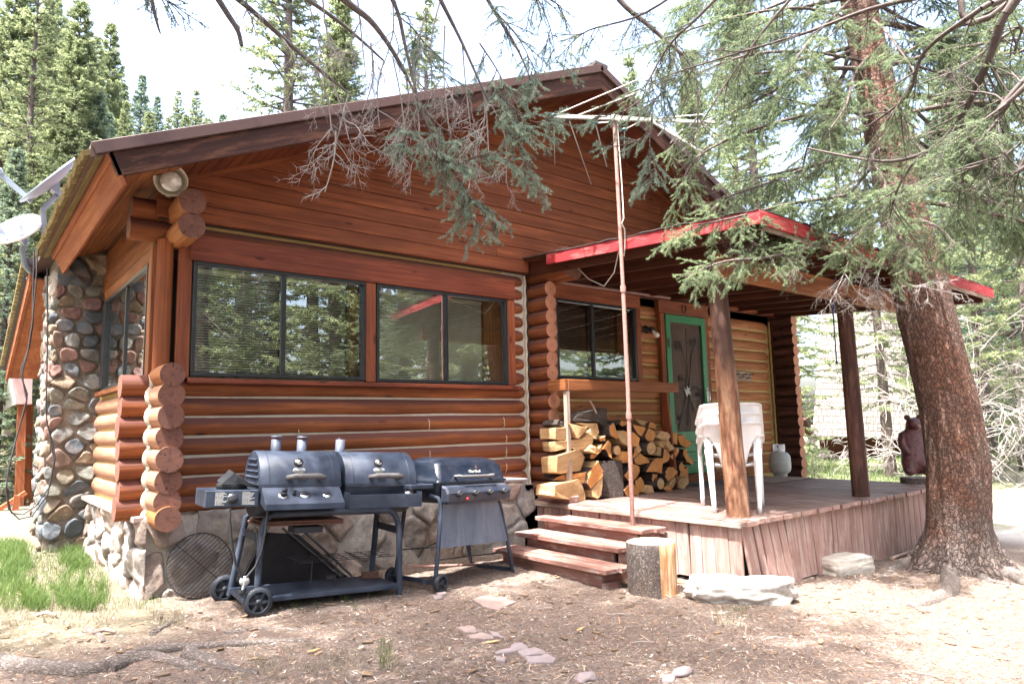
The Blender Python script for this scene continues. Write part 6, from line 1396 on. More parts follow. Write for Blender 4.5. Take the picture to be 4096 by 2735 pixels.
# trees behind the photographer, mirrored in the windows
random.seed(17)
k = 0
for i in range(34):
    a = math.radians(-85+(i*37 % 100)*1.05); r = 12+4.5*(i % 4)+random.uniform(-1, 1); x = 2+r*math.cos(a)*1.0; y = -3+r*math.sin(a)
    if y > -6: continue
    put([0, 2, 1, 0, 3][i % 5], Vector((x, y, gz(x, y)-.1)), (.9 if r < 15 else 1.35)+.2*random.random(), random.uniform(0, 6), 'tree seen only as a reflection in the cabin windows', 'trees mirrored in the windows')
for x, y, pi, s_ in ((-4.3, -3.6, 0, .8), (-3.4, -6.6, 1, .8), (-5.2, -5.6, 2, .95), (-9, 2, 0, .9), (-10, -6, 1, 1.0), (-7, -12, 2, 1.0), (-1, -15, 1, 1.05), (3.5, -12.5, 3, 1.0), (-12, 10, 0, 1.1)): put(pi, Vector((x, y, gz(x, y)-.1)), s_, random.uniform(0, 6), 'tree standing outside the picture that shades the yard', 'trees around the yard out of view')
# ---------------------------------------------------------------- the big leaning spruce on the right
big = empty('spruce_tree', (6.2, -3.15, gz(6.2, -3.15)), 'big leaning spruce with thick scaly red-brown trunk and flaring roots at the porch corner', 'tree')
TP = [(2194, 1330, 6.50, 76), (2196, 1300, 6.52, 72), (2197, 1250, 6.55, 67), (2198, 1180, 6.58, 64), (2196, 1060, 6.6, 63), (2178, 940, 6.62, 60), (2148, 820, 6.65, 58), (2122, 720, 6.68, 58), (2100, 620, 6.7, 55), (2077, 520, 6.75, 50), (2050, 400, 6.8, 45), (2026, 280, 6.9, 42), (2000, 160, 7.0, 39), (1975, 40, 7.1, 36), (1950, -80, 7.2, 33), (1925, -220, 7.3, 28), (1890, -420, 7.5, 22), (1850, -700, 7.7, 14), (1810, -1100, 7.9, 6)]
TW = [(at(x, y, d*.972), h*1.7445/FOC*d*.972) for x, y, d, h in TP]
ns = 72; vs = []; fs = []; gc = []; L = 0; nn = 0; sub = []
for i in range(len(TW)-1):
    kk = 5 if i < 10 else 3
    for t in range(kk): sub.append((TW[i][0].lerp(TW[i+1][0], t/kk), TW[i][1]*(1-t/kk)+TW[i+1][1]*t/kk))
sub.append(TW[-1])
roots = [(-2.75, .12), (-2.1, .24), (-1.0, .26), (-.45, .20), (.35, .28), (1.5, .3), (2.6, .35)]
z0 = gz(6.2, -3.15)
for i, (c, r) in enumerate(sub):
    if i: L += (c-sub[i-1][0]).length
    hgt = c.z-z0
    for k in range(ns):
        a = 2*math.pi*k/ns; fl = 0
        if hgt < .6:
            for ra_, am in roots:
                da = (a-ra_+math.pi) % (2*math.pi)-math.pi; fl += am*math.exp(-(da/.30)**2)*max(0, (.5-hgt)/.5)**2.2
        q = Vector((math.cos(a), math.sin(a), 0)); nz = 1+.022*noise.noise(q*1.5+Vector((0, 0, L*1.1)))
        tex = .010*noise.noise(Vector((math.cos(a)*9, math.sin(a)*9, L*7)))+.012*(noise.voronoi(Vector((math.cos(a)*7, math.sin(a)*7, L*4)))[0][0]-.4)
        rr_ = r*nz+fl+tex; p = c+q*rr_; 
        if hgt < .25: p.z -= fl*.25
        vs.append(p); gc.append((L, r*math.cos(a)*1.0, r*math.sin(a)))
for i in range(len(sub)-1):
    for k in range(ns): fs.append((i*ns+k, i*ns+(k+1) % ns, (i+1)*ns+(k+1) % ns, (i+1)*ns+k))
f = MB(); f.add(vs, fs, gc, .3, 0, True); f.g = gc; f.build('trunk', M['bark'], big)
f = MB()
for p, q in (((2170, 1010), (.05, .05)), ((2178, 1030), (.04, .05)), ((2155, 905), (.02, .07)), ((2198, 1062), (.03, .04)), ((2238, 1120), (.03, .05))):
    pass
def root(f, pts, r0, r1, sq=.6):
    P = [gnd(*p) if len(p) == 2 else Vector(p) for p in pts]; Q = []; R = []
    n = len(P)
    for i in range(n-1):
        for t in (0, .25, .5, .75):
            q = P[i].lerp(P[i+1], t); k = (i+t)/(n-1); q.z = gz(q.x, q.y)+r0*.15*(1-k)-.006*k+.008*noise.noise(q*6); q += Vector((noise.noise(q*3), noise.noise(q*3+Vector((9, 0, 0))), 0))*.03; Q.append(q); R.append((r0+(r1-r0)*k)*(1+.25*noise.noise(q*9)))
    f.tube(Q, R, 14, wob=.25)
f = MB()
root(f, [(2215, 1262), (2195, 1290), (2178, 1325), (2176, 1362), (2120, 1385), (2080, 1400)], .10, .03); root(f, [(2190, 1265), (2140, 1265), (2105, 1275), (2062, 1300), (2030, 1310)], .12, .02); root(f, [(2225, 1262), (2255, 1285), (2300, 1310), (2348, 1340), (2420, 1360)], .12, .05); root(f, [(2230, 1310), (2270, 1335), (2330, 1345)], .05, .02)
f.build('root', M['rootbark'], big)
bo = Bough(41)
def trunk_at(z):
    for i in range(len(TW)-1):
        if TW[i][0].z <= z <= TW[i+1][0].z: t = (z-TW[i][0].z)/(TW[i+1][0].z-TW[i][0].z); return TW[i][0].lerp(TW[i+1][0], t)
    return TW[-1][0]
random.seed(8)
z = 3.1
while z < 8.2:
    for b in range(3):
        a = random.uniform(0, 6.28); Lr = random.uniform(1.5, 2.9)*(1-.05*(z-3)); p = trunk_at(z); d = Vector((math.cos(a), math.sin(a), random.uniform(-.25, .15))); pts = [p]
        for i in range(5): d = (d+Vector((random.gauss(0, .12), random.gauss(0, .12), -.09+.03*i))).normalized(); pts.append(pts[-1]+d*Lr/5)
        if any(q.x < 8.9 and q.y > -3.15 and q.z < 3.15 for q in pts[1:]): continue
        bo.path(pts, .028, .006, green=int(Lr*8), dead=int(Lr*1.5), gl=(.3, .75), dl=(.2, .5), hang=.55, start=.22)
    z += .27
expl = [ # visible limbs reaching left and toward the camera
 ([(2085, 470, 6.7), (1980, 520, 6.2), (1880, 560, 5.8), (1760, 590, 5.4), (1660, 600, 5.1), (1570, 635, 4.9)], .022, .005, 40, 3, (.16, .42)),
 ([(2075, 430, 6.7), (1930, 450, 6.1), (1800, 470, 5.7), (1680, 500, 5.4), (1580, 520, 5.2)], .022, .005, 42, 3, (.16, .42)),
 ([(2060, 350, 6.8), (1900, 370, 6.2), (1760, 420, 5.9), (1640, 460, 5.6)], .02, .005, 34, 2, (.2, .45)),
 ([(2040, 260, 6.8), (1880, 260, 6.2), (1720, 300, 5.8), (1600, 360, 5.6), (1560, 430, 5.5)], .02, .005, 22, 2, (.22, .5)),
 ([(2090, 500, 6.5), (2150, 520, 6.0), (2190, 560, 5.7)], .02, .006, 10, 2, (.25, .5)),
 ([(2085, 480, 6.5), (2020, 500, 5.9), (1960, 540, 5.5), (1920, 590, 5.3)], .02, .005, 16, 2, (.22, .45)),
 ([(2020, 150, 6.9), (1860, 120, 6.2), (1700, 130, 5.7), (1560, 190, 5.4)], .02, .005, 22, 2, (.25, .5)),
 ([(2000, 60, 6.9), (1850, 20, 6.2), (1680, 40, 5.7), (1520, 90, 5.3)], .02, .005, 22, 2, (.25, .5)),
 ([(2110, 440, 6.6), (2200, 440, 6.6), (2300, 480, 6.6), (2370, 560, 6.5)], .02, .005, 14, 5, (.25, .5)),
 ([(2060, 300, 6.8), (2180, 330, 6.8), (2290, 360, 6.8)], .02, .005, 12, 6, (.25, .5)),
 ([(2040, 130, 6.9), (2160, 170, 6.8), (2280, 200, 6.8)], .02, .005, 12, 5, (.25, .5)),
 ([(2060, 420, 6.6), (2070, 470, 6.0), (2050, 520, 5.4), (2080, 560, 5.0)], .02, .005, 20, 2, (.25, .5)),
 ([(2040, 330, 6.7), (2000, 360, 6.0), (2030, 420, 5.4), (2000, 470, 5.1)], .02, .005, 18, 2, (.25, .5)),
 ([(2020, 240, 6.8), (2060, 270, 6.1), (2100, 330, 5.6), (2150, 380, 5.3)], .02, .005, 18, 2, (.25, .5)),
 ([(2000, 120, 6.9), (1960, 170, 6.1), (1940, 240, 5.5), (1900, 300, 5.2)], .02, .005, 20, 2, (.25, .5)),
 ([(1985, 40, 7.0), (2020, 60, 6.2), (2060, 110, 5.7), (2100, 170, 5.4)], .02, .005, 18, 2, (.25, .5)),
 ([(1970, -20, 7.0), (1920, 30, 6.2), (1860, 90, 5.7), (1800, 170, 5.3)], .02, .005, 22, 2, (.25, .5)),
 ([(2080, 470, 6.7), (1990, 480, 6.3), (1900, 500, 6.0), (1800, 540, 5.8), (1720, 555, 5.6)], .02, .005, 36, 2, (.2, .42)),
]
for pts, r0, r1, g_, d_, gl in expl: bo.path([at(*p) for p in pts], r0, r1, green=g_, dead=d_, gl=gl, hang=.45, start=.25)
bo.emit(big, M['limb'], M['needle'], 620, .021, .0042, 5)
bd_ = Bough(77)   # bare twigs hanging from the lowest limbs
for pts in ([(2000, 590, 5.9), (1975, 640, 5.8), (1965, 700, 5.8)], [(2025, 600, 6.0), (2010, 650, 5.9), (2022, 705, 5.9)], [(2050, 660, 5.9), (2100, 655, 5.6), (2160, 668, 5.5)], [(1945, 600, 5.6), (1930, 640, 5.6), (1905, 690, 5.6)]):
    bd_.path([at(*p) for p in pts], .006, .002, dead=7, dl=(.12, .32), hang=.3, start=.1)
bd_.emit(big, M['deadtwig'], None, 1, 1, 1, k=4, tname='dead_twig')
# ---------------------------------------------------------------- the spruce at the left, out of frame, whose boughs hang into the top
tx, ty = -2.45, -3.7
ov = empty('overhanging_spruce', (tx, ty, gz(tx, ty)), 'spruce with bare twigs hanging across the top and roots crossing the lower left ground', 'tree')
f = MB(); f.tube([(tx, ty, gz(tx, ty)-.3), (tx, ty, .6), (tx+.05, ty, 3), (tx+.1, ty+.05, 7), (tx+.15, ty+.1, 13)], [.42, .30, .26, .2, .05], 28, wob=.15); f.build('trunk', M['bark'], ov)
f = MB()
root(f, [(-120, 1520), (0, 1530), (200, 1545), (340, 1510), (430, 1525), (480, 1540)], .065, .02); root(f, [(250, 1540), (330, 1500), (420, 1490), (520, 1485), (640, 1470), (760, 1475)], .045, .012); root(f, [(430, 1505), (480, 1515), (540, 1540), (610, 1545)], .045, .01)
root(f, [(520, 1460), (580, 1445), (640, 1440), (700, 1446)], .022, .006); root(f, [(360, 1450), (390, 1430), (425, 1418)], .024, .008); root(f, [(350, 1458), (370, 1445), (400, 1442)], .018, .006); root(f, [(200, 1450), (225, 1455), (245, 1478)], .025, .012)
f.build('root', M['rootbark'], ov)
bo = Bough(51)
random.seed(23)
zz = 4.3
while zz < 11.5:       # crown that shades the yard
    for b in range(5):
        a = random.uniform(0, 6.28); Lr = random.uniform(1.7, 3.2)*(1-.045*(zz-4)); p = Vector((tx+.1, ty, zz)); d = Vector((math.cos(a), math.sin(a), random.uniform(-.05, .2))); pts = [p]
        for i in range(5): d = (d+Vector((random.gauss(0, .1), random.gauss(0, .1), -.05+.02*i))).normalized(); pts.append(pts[-1]+d*Lr/5)
        q = pts[-1]-CAM; el = math.degrees(math.atan2(q.z, math.hypot(q.x, q.y)))
        if el < 37 and q.dot(fw) > 0: continue
        bo.path(pts, .03, .006, green=int(Lr*7), dead=0, gl=(.35, .8), hang=.45, start=.2)
    zz += .42
segs_hi = bo
bo.emit(ov, M['limb'], M['needle'], 260, .028, .0075, 6, tname='upper_branch', nname='upper_foliage')
bo = Bough(52)
limbs = [([(470, -60, 3.6), (560, 10, 3.7), (640, 80, 3.8), (720, 150, 3.8), (800, 215, 3.8)], .022, .006),
 ([(560, -120, 4.0), (680, -20, 4.0), (790, 60, 4.0), (880, 140, 4.0)], .020, .006), ([(660, -120, 3.7), (790, 0, 3.7), (860, 60, 3.7), (930, 170, 3.7), (985, 300, 3.6)], .026, .005),
 ([(830, -120, 3.6), (905, 10, 3.6), (930, 110, 3.6), (960, 230, 3.55), (1010, 360, 3.5)], .016, .005), ([(960, -100, 3.7), (1010, 0, 3.7), (1060, 100, 3.7), (1110, 210, 3.6), (1160, 300, 3.6)], .016, .004), ([(1060, -100, 3.9), (1130, 20, 3.9), (1190, 120, 3.8), (1230, 220, 3.7)], .014, .004)]
# long bare hanging twigs
for x0, y0, x1, y1, d_, L_ in ((760, 180, 800, 320, 3.8, .42), (800, 210, 770, 330, 3.8, .45), (640, 80, 700, 190, 3.8, .35), (850, 100, 830, 260, 3.9, .4), (880, 140, 870, 290, 4.0, .45), (900, 130, 930, 300, 3.7, .42), (930, 170, 900, 330, 3.7, .45), (1010, 0, 990, 200, 3.7, .4), (1060, 100, 1080, 300, 3.7, .45), (1110, 200, 1120, 350, 3.6, .42), (1110, 210, 1080, 360, 3.6, .35), (1020, 60, 1030, 300, 3.6, .4), (720, 150, 760, 300, 3.8, .45), (560, 10, 600, 60, 3.7, .2), (820, 0, 840, 190, 3.9, .4), (950, 220, 960, 340, 3.6, .4), (700, -20, 740, 140, 4.0, .4), (1150, 280, 1160, 420, 3.6, .3), (1090, 340, 1075, 430, 3.5, .2), (770, 300, 745, 440, 3.7, .22), (740, 0, 770, 160, 3.8, .4), (900, 0, 880, 150, 3.8, .35), (980, 20, 960, 200, 3.7, .4)):
    a, b = at(x0, y0, d_), at(x1, y1, d_); m = a.lerp(b, .5)+Vector((random.gauss(0, .02), random.gauss(0, .02), .01)); bo.path([a, m, b], .0055, .003, dead=4, dl=(.10, L_*.7), hang=.75, start=.2)
bo.path([at(490, -20, 2.9), at(535, 20, 2.9), at(556, 108, 2.9)], .002, .002)
bo.emit(ov, M['deadtwig'], None, 1, 1, 1, tname='bare_twig')
for pts, r0, r1 in limbs+[([(342, -30, 2.9), (352, 20, 2.9), (362, 60, 2.9), (368, 78, 2.9)], .010, .003), ([(482, -30, 2.6), (520, 30, 2.6), (545, 70, 2.6), (554, 106, 2.6)], .012, .008)]:
    bo = Bough(54); bo.path([at(*p) for p in pts], r0, r1); bo.emit(ov, M['darklimb'], None, 1, 1, 1, tname='limb')
bo = Bough(53)
sprays = [([(900, 290, 3.5), (950, 310, 3.45), (1000, 345, 3.4), (1030, 375, 3.4)], 7, (.14, .26)), ([(1000, 345, 3.4), (1060, 420, 3.4), (1080, 480, 3.4), (1105, 530, 3.4)], 13, (.12, .24)), ([(1050, 380, 3.4), (1110, 355, 3.4), (1170, 370, 3.4)], 8, (.10, .2)), ([(1060, 450, 3.4), (1110, 470, 3.4), (1140, 515, 3.4)], 6, (.08, .16)), ([(1165, 300, 3.55), (1195, 340, 3.5), (1205, 400, 3.5), (1235, 440, 3.5)], 8, (.12, .22)), ([(1130, 200, 3.7), (1180, 250, 3.6), (1225, 280, 3.6), (1262, 272, 3.6)], 9, (.12, .24)), ([(1100, 100, 3.8), (1150, 180, 3.7), (1190, 290, 3.6)], 9, (.15, .3)), ([(940, 290, 3.5), (925, 330, 3.45), (935, 350, 3.4)], 4, (.1, .18)), ([(960, 240, 3.6), (1010, 290, 3.5), (1070, 330, 3.4)], 6, (.12, .22)),
 ([(905, 30, 3.8), (960, 80, 3.8), (1000, 160, 3.7)], 8, (.15, .3)), ([(1130, 20, 3.9), (1190, 90, 3.8), (1230, 170, 3.8)], 8, (.15, .3)), ([(1220, -30, 4.0), (1260, 60, 3.9), (1275, 140, 3.9)], 5, (.12, .25)), ([(560, -60, 3.2), (600, -10, 3.2), (640, 15, 3.2)], 4, (.1, .2)), ([(250, -60, 3.0), (330, -20, 3.0), (400, 10, 3.0)], 5, (.10, .22)), ([(1225, -20, 3.0), (1270, 5, 3.0), (1285, 15, 3.0)], 3, (.08, .14)),
 ([(1500, 205, 3.9), (1430, 255, 3.8), (1375, 262, 3.8)], 5, (.1, .2)), ([(1495, 260, 3.8), (1490, 330, 3.8), (1500, 380, 3.8), (1495, 420, 3.8)], 10, (.1, .22)), ([(1470, 320, 3.8), (1420, 335, 3.8), (1375, 335, 3.8)], 4, (.08, .16)), ([(1560, 60, 4.0), (1540, 150, 3.9), (1500, 250, 3.8)], 7, (.12, .28))]
for pts, n_, gl in sprays: bo.path([at(*p) for p in pts], .005, .002, green=int(n_*1.5)+1, dead=1, gl=gl, dl=(.05, .15), hang=.5, start=.0, dens=1.15)
bo.emit(ov, M['limb'], M['needleblue'], 950, .016, .0024, 9, tname='spray_twig', nname='spray_needles')
# ---------------------------------------------------------------- near dark boughs at the upper right
nb = empty('near_spruce', (CAM.x+R2.x*3.1+fw.x*.6, CAM.y+R2.y*3.1+fw.y*.6, -.4), 'near spruce of which only dark limbs show in the upper right corner', 'tree')
f = MB(); TK = CAM+Vector((R2.x, R2.y, 0))*3.1+Vector((fw.x, fw.y, 0))*.6; p = TK; f.tube([(p.x, p.y, -.6), (p.x, p.y, 2), (p.x+.05, p.y+.1, 7)], [.2, .16, .1], 20, wob=.1); f.build('trunk', M['bark'], nb)
bo = Bough(61)
near = [([(2560, -200, 2.0), (2330, 0, 2.1), (2270, 130, 2.2), (2235, 210, 2.3), (2200, 275, 2.4), (2130, 345, 2.5), (2020, 370, 2.7), (1850, 340, 2.9)], .020, .004, 9, 3), ([(2200, 275, 2.4), (2240, 340, 2.4), (2290, 390, 2.4), (2380, 420, 2.4)], .013, .006, 6, 2), ([(2500, -150, 2.1), (2250, 20, 2.2), (2120, 120, 2.4), (2080, 220, 2.5), (1990, 290, 2.7)], .014, .004, 8, 3), ([(2450, 100, 2.0), (2350, 180, 2.1), (2300, 260, 2.2), (2240, 330, 2.2)], .010, .004, 12, 1),
 ([(2500, 250, 2.0), (2380, 300, 2.1), (2310, 350, 2.2), (2200, 400, 2.3)], .008, .003, 11, 1), ([(2400, -60, 2.3), (2180, -20, 2.5), (2000, 20, 2.8), (1850, 75, 3.1), (1700, 120, 3.4), (1570, 160, 3.6)], .014, .004, 12, 3), ([(1700, -60, 3.6), (1600, 40, 3.7), (1530, 110, 3.8), (1480, 200, 3.8)], .012, .004, 12, 3), ([(1340, -120, 4.4), (1420, 0, 4.3), (1500, 70, 4.2), (1590, 160, 4.1), (1600, 300, 4.0)], .020, .006, 14, 6), ([(2110, 350, 2.6), (2060, 430, 2.7), (2040, 500, 2.8)], .006, .003, 4, 1), ([(1640, -80, 4.0), (1480, 30, 4.1), (1350, 70, 4.2), (1300, 110, 4.2)], .010, .003, 12, 2), ([(1900, -100, 3.6), (1760, 60, 3.7), (1660, 200, 3.8), (1580, 330, 3.8)], .010, .003, 14, 3), ([(2460, 20, 2.6), (2340, 60, 2.7), (2240, 130, 2.8), (2160, 180, 2.9)], .008, .003, 12, 1)]
for pts, r0, r1, g_, d_ in near: bo.path(([Vector((TK.x, TK.y, 2.6+.1*g_))] if pts[0][0] > 2390 else [])+[at(*p) for p in pts], r0, r1, green=g_, dead=d_, gl=(.12, .34), dl=(.1, .3), hang=.35, start=.25)
bo.emit(nb, M['darklimb'], M['needle'], 620, .016, .0022, 11)
# bare bush at the far right edge
bb = empty('bare_bush', tuple(gnd(2330, 1075)), 'pale leafless bush spreading at the right edge of the picture', 'bush'); bo = Bough(71); p0 = Vector(bb.location)
for i in range(22):
    a = random.uniform(0, 6.28); d = Vector((math.cos(a)*.8, math.sin(a)*.8, 1.0)); bo.dead(p0+Vector((random.uniform(-.8, .8), random.uniform(-.8, .8), 0)), d, random.uniform(2.2, 4.4), .020)
bo.tr = [(max(a, .0045), max(b, .004)) for a, b in bo.tr]; bo.emit(bb, M['deadtwig'], None, 1, 1, 1, tname='stems')
bb = empty('bare_shrub', tuple(at(1875, 1066, 19)), 'small leafless shrub before the rusty board wall', 'shrub'); bo = Bough(72); p0 = Vector(bb.location)
for i in range(4): bo.dead(p0+Vector((random.uniform(-.15, .15), random.uniform(-.15, .15), -.1)), Vector((random.uniform(-.3, .3), random.uniform(-.3, .3), 1.2)), random.uniform(.6, 1.0), .014)
bo.tr = [(max(a, .006), max(b, .005)) for a, b in bo.tr]; bo.emit(bb, M['deadtwig'], None, 1, 1, 1, tname='stems')
# ---------------------------------------------------------------- ground sheet
def steps(a, b, fa, fb, fine):
    xs = [fa]; x = fa
    while x < fb: x += fine; xs.append(x)
    s_ = fine; lo = [fa]; 
    while lo[-1] > a: s_ *= 1.28; lo.append(lo[-1]-s_)
    s_ = fine; hi = [xs[-1]]
    while hi[-1] < b: s_ *= 1.28; hi.append(hi[-1]+s_)
    return sorted(set(lo[1:]+xs+hi[1:]))
XS = steps(-160, 160, -2.6, 8.5, .045); YS = steps(-120, 160, -5.6, .4, .045)
V = []; A_ = []
for y in YS:
    for x in XS:
        z = gz(x, y)
        if -3 < x < 9 and -6 < y < .6: z += .010*noise.noise(Vector((x*7, y*7, 2)))+.007*noise.noise(Vector((x*17, y*17, 8)))
        V.append((x, y, z))
nx, ny = len(XS), len(YS); I = np.arange(nx*ny).reshape(ny, nx); F = np.stack([I[:-1, :-1], I[:-1, 1:], I[1:, 1:], I[1:, :-1]], -1).reshape(-1, 4)
def smooth(a, b, x): t = min(1, max(0, (x-a)/(b-a))); return t*t*(3-2*t)
for x, y, z in V:
    n_ = noise.noise(Vector((x*.5, y*.5, 1)))*.8
    lawn = smooth(8.8, 10, x+n_*.3)*smooth(-2.5, 0, y-.25*(x-9)+2.2+n_) if x > 8 else 0
    leftg = smooth(.2, -.2, x)*smooth(-1.5, -.6, y+n_*.5)*.45
    road = smooth(8.0, 9.5, x+n_)*(1-lawn)
    far = smooth(9, 12, y)*.6
    A_.append((max(lawn, leftg, far), road))
s = NT('forest_floor'); co = obj_co(s)
n1 = s.noise(co, 60, 6, .75); n2 = s.noise(co, 2.2, 4, .6); n3 = s.noise(co, 190, 3, .7); vz = s.vor(co, 75)
c = s.mix(s.ramp(n1, [(.34, 0), (.66, 1)]), (.085, .064, .056), (.33, .265, .225)); c = s.mix(s.ramp(n3, [(.5, 0), (.7, .5)]), c, (.46, .36, .28)); c = s.mix(s.ramp(vz, [(.08, .4), (.2, 0)]), c, (.40, .37, .34))
c = s.mix(s.ramp(n2, [(.4, .4), (.6, 0)]), c, (.13, .10, .088))
mg = s.attr('cover', 'Vector'); g_ = s.sep(mg, 0); r_ = s.sep(mg, 1)
gc_ = s.mix(n1, (.11, .15, .045), (.24, .22, .165)); rc = s.mix(s.ramp(n1, [(.4, 0), (.6, 1)]), (.42, .40, .37), (.60, .58, .54))
c = s.mix(g_, c, gc_); c = s.mix(r_, c, rc)
s.out(c, .95, s.math('ADD', n1, s.math('MULTIPLY', n3, .5)), .9, .022, spec=.2)
o = npmesh('ground', V, F, s.m, smooth=True); tag(o, kind='structure')
a = o.data.attributes.new('cover', 'FLOAT_VECTOR', 'POINT'); a.data.foreach_set('vector', np.array([(p, q, 0) for p, q in A_], dtype=np.float32).ravel())
# ---------------------------------------------------------------- litter of needles, chips, cones
s = NT('litter'); v = s.attr('var', 'Fac'); s.out(s.ramp(v, [(0, (.04, .027, .022)), (.35, (.17, .085, .05)), (.6, (.34, .20, .13)), (.82, (.50, .40, .30)), (1, (.62, .55, .46))]), .9)
rg = np.random.default_rng(4); N = 120000
# density falls with distance from the camera
r = 1.6+6.5*rg.random(N)**1.35; az = YAW+math.pi/2+rg.uniform(-.80, .72, N); X = CAM.x+r*np.cos(az); Y = CAM.y+r*np.sin(az)
keep = (Y < -.16) | (X < -.1); keep &= ~((X > 3.6) & (Y > -2.6)); X, Y = X[keep], Y[keep]; n = len(X)
Z = np.array([gz(x, y)+(.010*noise.noise(Vector((x*7, y*7, 2)))+.007*noise.noise(Vector((x*17, y*17, 8))) if (-3 < x < 9 and -6 < y < .6) else 0) for x, y in zip(X, Y)])+.003
ln = rg.uniform(.006, .020, n)*(1+(rg.random(n) > .985)*2.2); wd = rg.uniform(.0008, .0018, n)*(1+(rg.random(n) > .97)*2.5); th = rg.uniform(0, 6.28, n); tl = rg.normal(0, .18, n)
d = np.stack([np.cos(th), np.sin(th), tl], 1)*ln[:, None]; e = np.stack([-np.sin(th), np.cos(th), rg.normal(0, .3, n)], 1)*wd[:, None]; P = np.stack([X, Y, Z], 1)
V = np.stack([P-d-e, P-d+e, P+d+e*.6, P+d-e*.6], 1).reshape(-1, 3); npmesh('needle_litter', V, np.arange(4*n).reshape(-1, 4), s.m, attr=np.repeat(rg.random(n), 4)); tag(bpy.data.objects['needle_litter'], kind='stuff')
random.seed(31)
f = MB()
for i in range(700):
    x = random.uniform(-1.8, 6); y = random.uniform(-5, -.6)
    if x > 3.6 and y > -2.75: continue
    a = random.uniform(0, 3.14); q = abs(random.gauss(0, 1)); l = .008+.012*q; w_ = l*random.uniform(.2, .55); z = gz(x, y)+.008
    u = Vector((math.cos(a), math.sin(a), random.gauss(0, .12))); v_ = Vector((-math.sin(a), math.cos(a), random.gauss(0, .12)))
    f.obox(Vector((x, y, z)), u*l, v_*w_, u.cross(v_)*.003)
o = f.build('wood_chips', [wood('chip_wood', (.36, .25, .16), (.24, .16, .11), (.14, .09, .06), .8, varamt=.8, knots=False)]); tag(o, kind='stuff')
f = MB()
for i in range(260):
    x = random.uniform(-1.8, 7); y = random.uniform(-5, -.3)
    if x > 3.6 and y > -2.75: continue
    q = random.uniform(.004, .014); f.blob((x, y, gz(x, y)+q*.3), (q, q*.8, q*.6), 1, .3)
tag(f.build('pebbles', M['concrete']), kind='stuff')
f = MB()
for i in range(46):
    x = random.uniform(-1.5, 5.5); y = random.uniform(-4.8, -.8)
    if x > 3.4 and y > -2.8: continue
    a = random.uniform(0, 6.28); l = random.uniform(.04, .15); p = Vector((x, y, gz(x, y)+.012)); d = Vector((math.cos(a), math.sin(a), 0)); f.tube([p, p+d*l*.5+Vector((random.gauss(0, .01), random.gauss(0, .01), .008)), p+d*l], [.003, .0035, .002], 5)
tag(f.build('fallen_twigs', M['deadtwig']), kind='stuff')
# single larger chips and cones one can point at
for (px, py), lab in (((1130, 1478), 'pale wood chip lying between the two cracked flagstone groups'), ((718, 1500), 'pale wood chip below the big surface root'), ((1882, 1475), 'orange-brown bark strip on the sunlit ground at lower right'), ((1330, 1450), 'grey wood chip on the ground right of centre')):
    p = gnd(px, py); f = MB(); a = random.uniform(-.5, .5); f.prism([(-.045, -.008), (.0, -.016), (.05, -.004), (.03, .012), (-.03, .010)], p+Vector((0, 0, .012)), (math.cos(a), math.sin(a), 0), (-math.sin(a), math.cos(a), 0), (0, 0, .005)); tag(f.build('wood_chip', M['firewood'], None, loc=p), lab, 'wood chip')
for (px, py), lab in (((1565, 1548), 'grey flat stone close to the bottom edge right of centre'), ((240, 1455), 'pale curved piece of wood on the dirt at lower left'), ((105, 1417), 'bleached stick on the edge of the grass at left')):
    p = gnd(px, py); f = MB()
    if 'stone' in lab: f.blob(p+Vector((0, 0, .01)), (.07, .04, .025), 3, .15)
    else: f.tube([p+Vector((-.05, .04, .012)), p+Vector((0, 0, .03)), p+Vector((.05, -.05, .012))], [.010, .014, .008], 10)
    tag(f.build('loose_stone' if 'stone' in lab else 'driftwood', M['flag'] if 'stone' in lab else M['weath'], None, loc=p), lab, 'stone' if 'stone' in lab else 'wood')
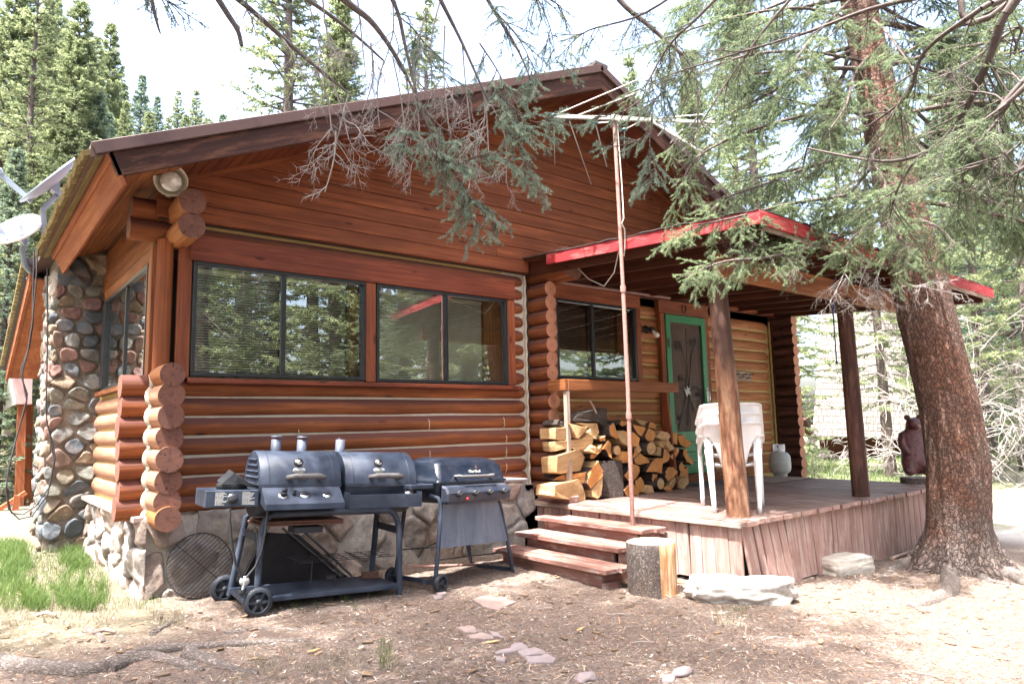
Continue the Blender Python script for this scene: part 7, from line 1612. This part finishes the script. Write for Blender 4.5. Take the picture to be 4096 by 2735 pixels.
# ---------------------------------------------------------------- grass
def blades(name, P, h, w_, mat, lean=.35, seed=1, kind='stuff'):
    rg = np.random.default_rng(seed); P = np.array(P); n = len(P); th = rg.uniform(0, 6.28, n); H = h*rg.uniform(.45, 1.15, n); W = w_*rg.uniform(.6, 1.2, n)
    s_ = np.stack([np.cos(th), np.sin(th), np.zeros(n)], 1)*W[:, None]; ld = rg.normal(0, lean, (n, 2)); m = np.stack([ld[:, 0]*.35*H, ld[:, 1]*.35*H, H*.6], 1); t = np.stack([ld[:, 0]*H, ld[:, 1]*H, H*.95], 1)
    V = np.stack([P-s_, P+s_, P+m+s_*.8, P+m-s_*.8, P+t], 1).reshape(-1, 3); b = np.arange(n)*5
    F = np.concatenate([np.stack([b, b+1, b+2], 1), np.stack([b, b+2, b+3], 1), np.stack([b+3, b+2, b+4], 1)]); o = npmesh(name, V, F, mat, attr=np.repeat(rg.random(n), 5)); tag(o, kind=kind); return o
def pix_ground(box, n, seed, ok=None):
    ra = random.Random(seed); out = []
    while len(out) < n:
        x, y = ra.uniform(box[0], box[2]), ra.uniform(box[1], box[3])
        if ok and not ok(x, y): continue
        p = gnd(x, y)
        if p.x > -.19 and p.y > -.2 and p.x < 3.7: continue
        out.append((p.x, p.y, p.z-.005))
    return out
nf = lambda x, y, s_: noise.noise(Vector((x*s_, y*s_, 0)))
P = pix_ground((-30, 1245, 250, 1405), 15000, 3, lambda x, y: random.random() < max(.10, min(1, (nf(x, y, .014)*1.2+nf(x, y, .045)*.6+.42-max(0, (x-190)/120)-max(0, (y-1350)/80)-.55*math.exp(-((x-(y-1300)*.25-95)/26)**2))*1.6)))
blades('grass', P, .10, .0018, M['grass'], .42, 5)
P = pix_ground((-30, 1260, 420, 1440), 3500, 4, lambda x, y: nf(x, y, .02) > -.1); blades('dry_grass', P, .06, .0015, M['drygrass'], .8, 6)
P = pix_ground((660, 1300, 850, 1400), 160, 6, lambda x, y: nf(x, y, .03) > .1)+pix_ground((868, 1470, 900, 1540), 110, 8)+pix_ground((1640, 1395, 1720, 1440), 90, 9)+pix_ground((250, 1370, 370, 1400), 120, 10); blades('grass_tufts', P, .07, .0016, M['grass'], .3, 7)
P = pix_ground((520, 1480, 1050, 1568), 900, 11, lambda x, y: nf(x, y, .02) > .05); blades('dry_tufts', P, .05, .0013, M['drygrass'], .9, 8)
# lawn beyond the porch
ra = random.Random(6); P = []
while len(P) < 26000:
    x = ra.uniform(9, 30); y = ra.uniform(-3, 12)
    if y < .25*(x-9)-2.2+.4: continue
    P.append((x, y, gz(x, y)-.005))
blades('lawn_grass', P, .16, .007, M['grass'], .35, 9)
P = [(ra.gauss(11.2, .8), ra.gauss(2.6, .7), 0) for _ in range(2600)]; P = [(x, y, gz(x, y)) for x, y, z in P]; blades('tall_dry_grass', P, .42, .005, M['drygrass'], .45, 10)
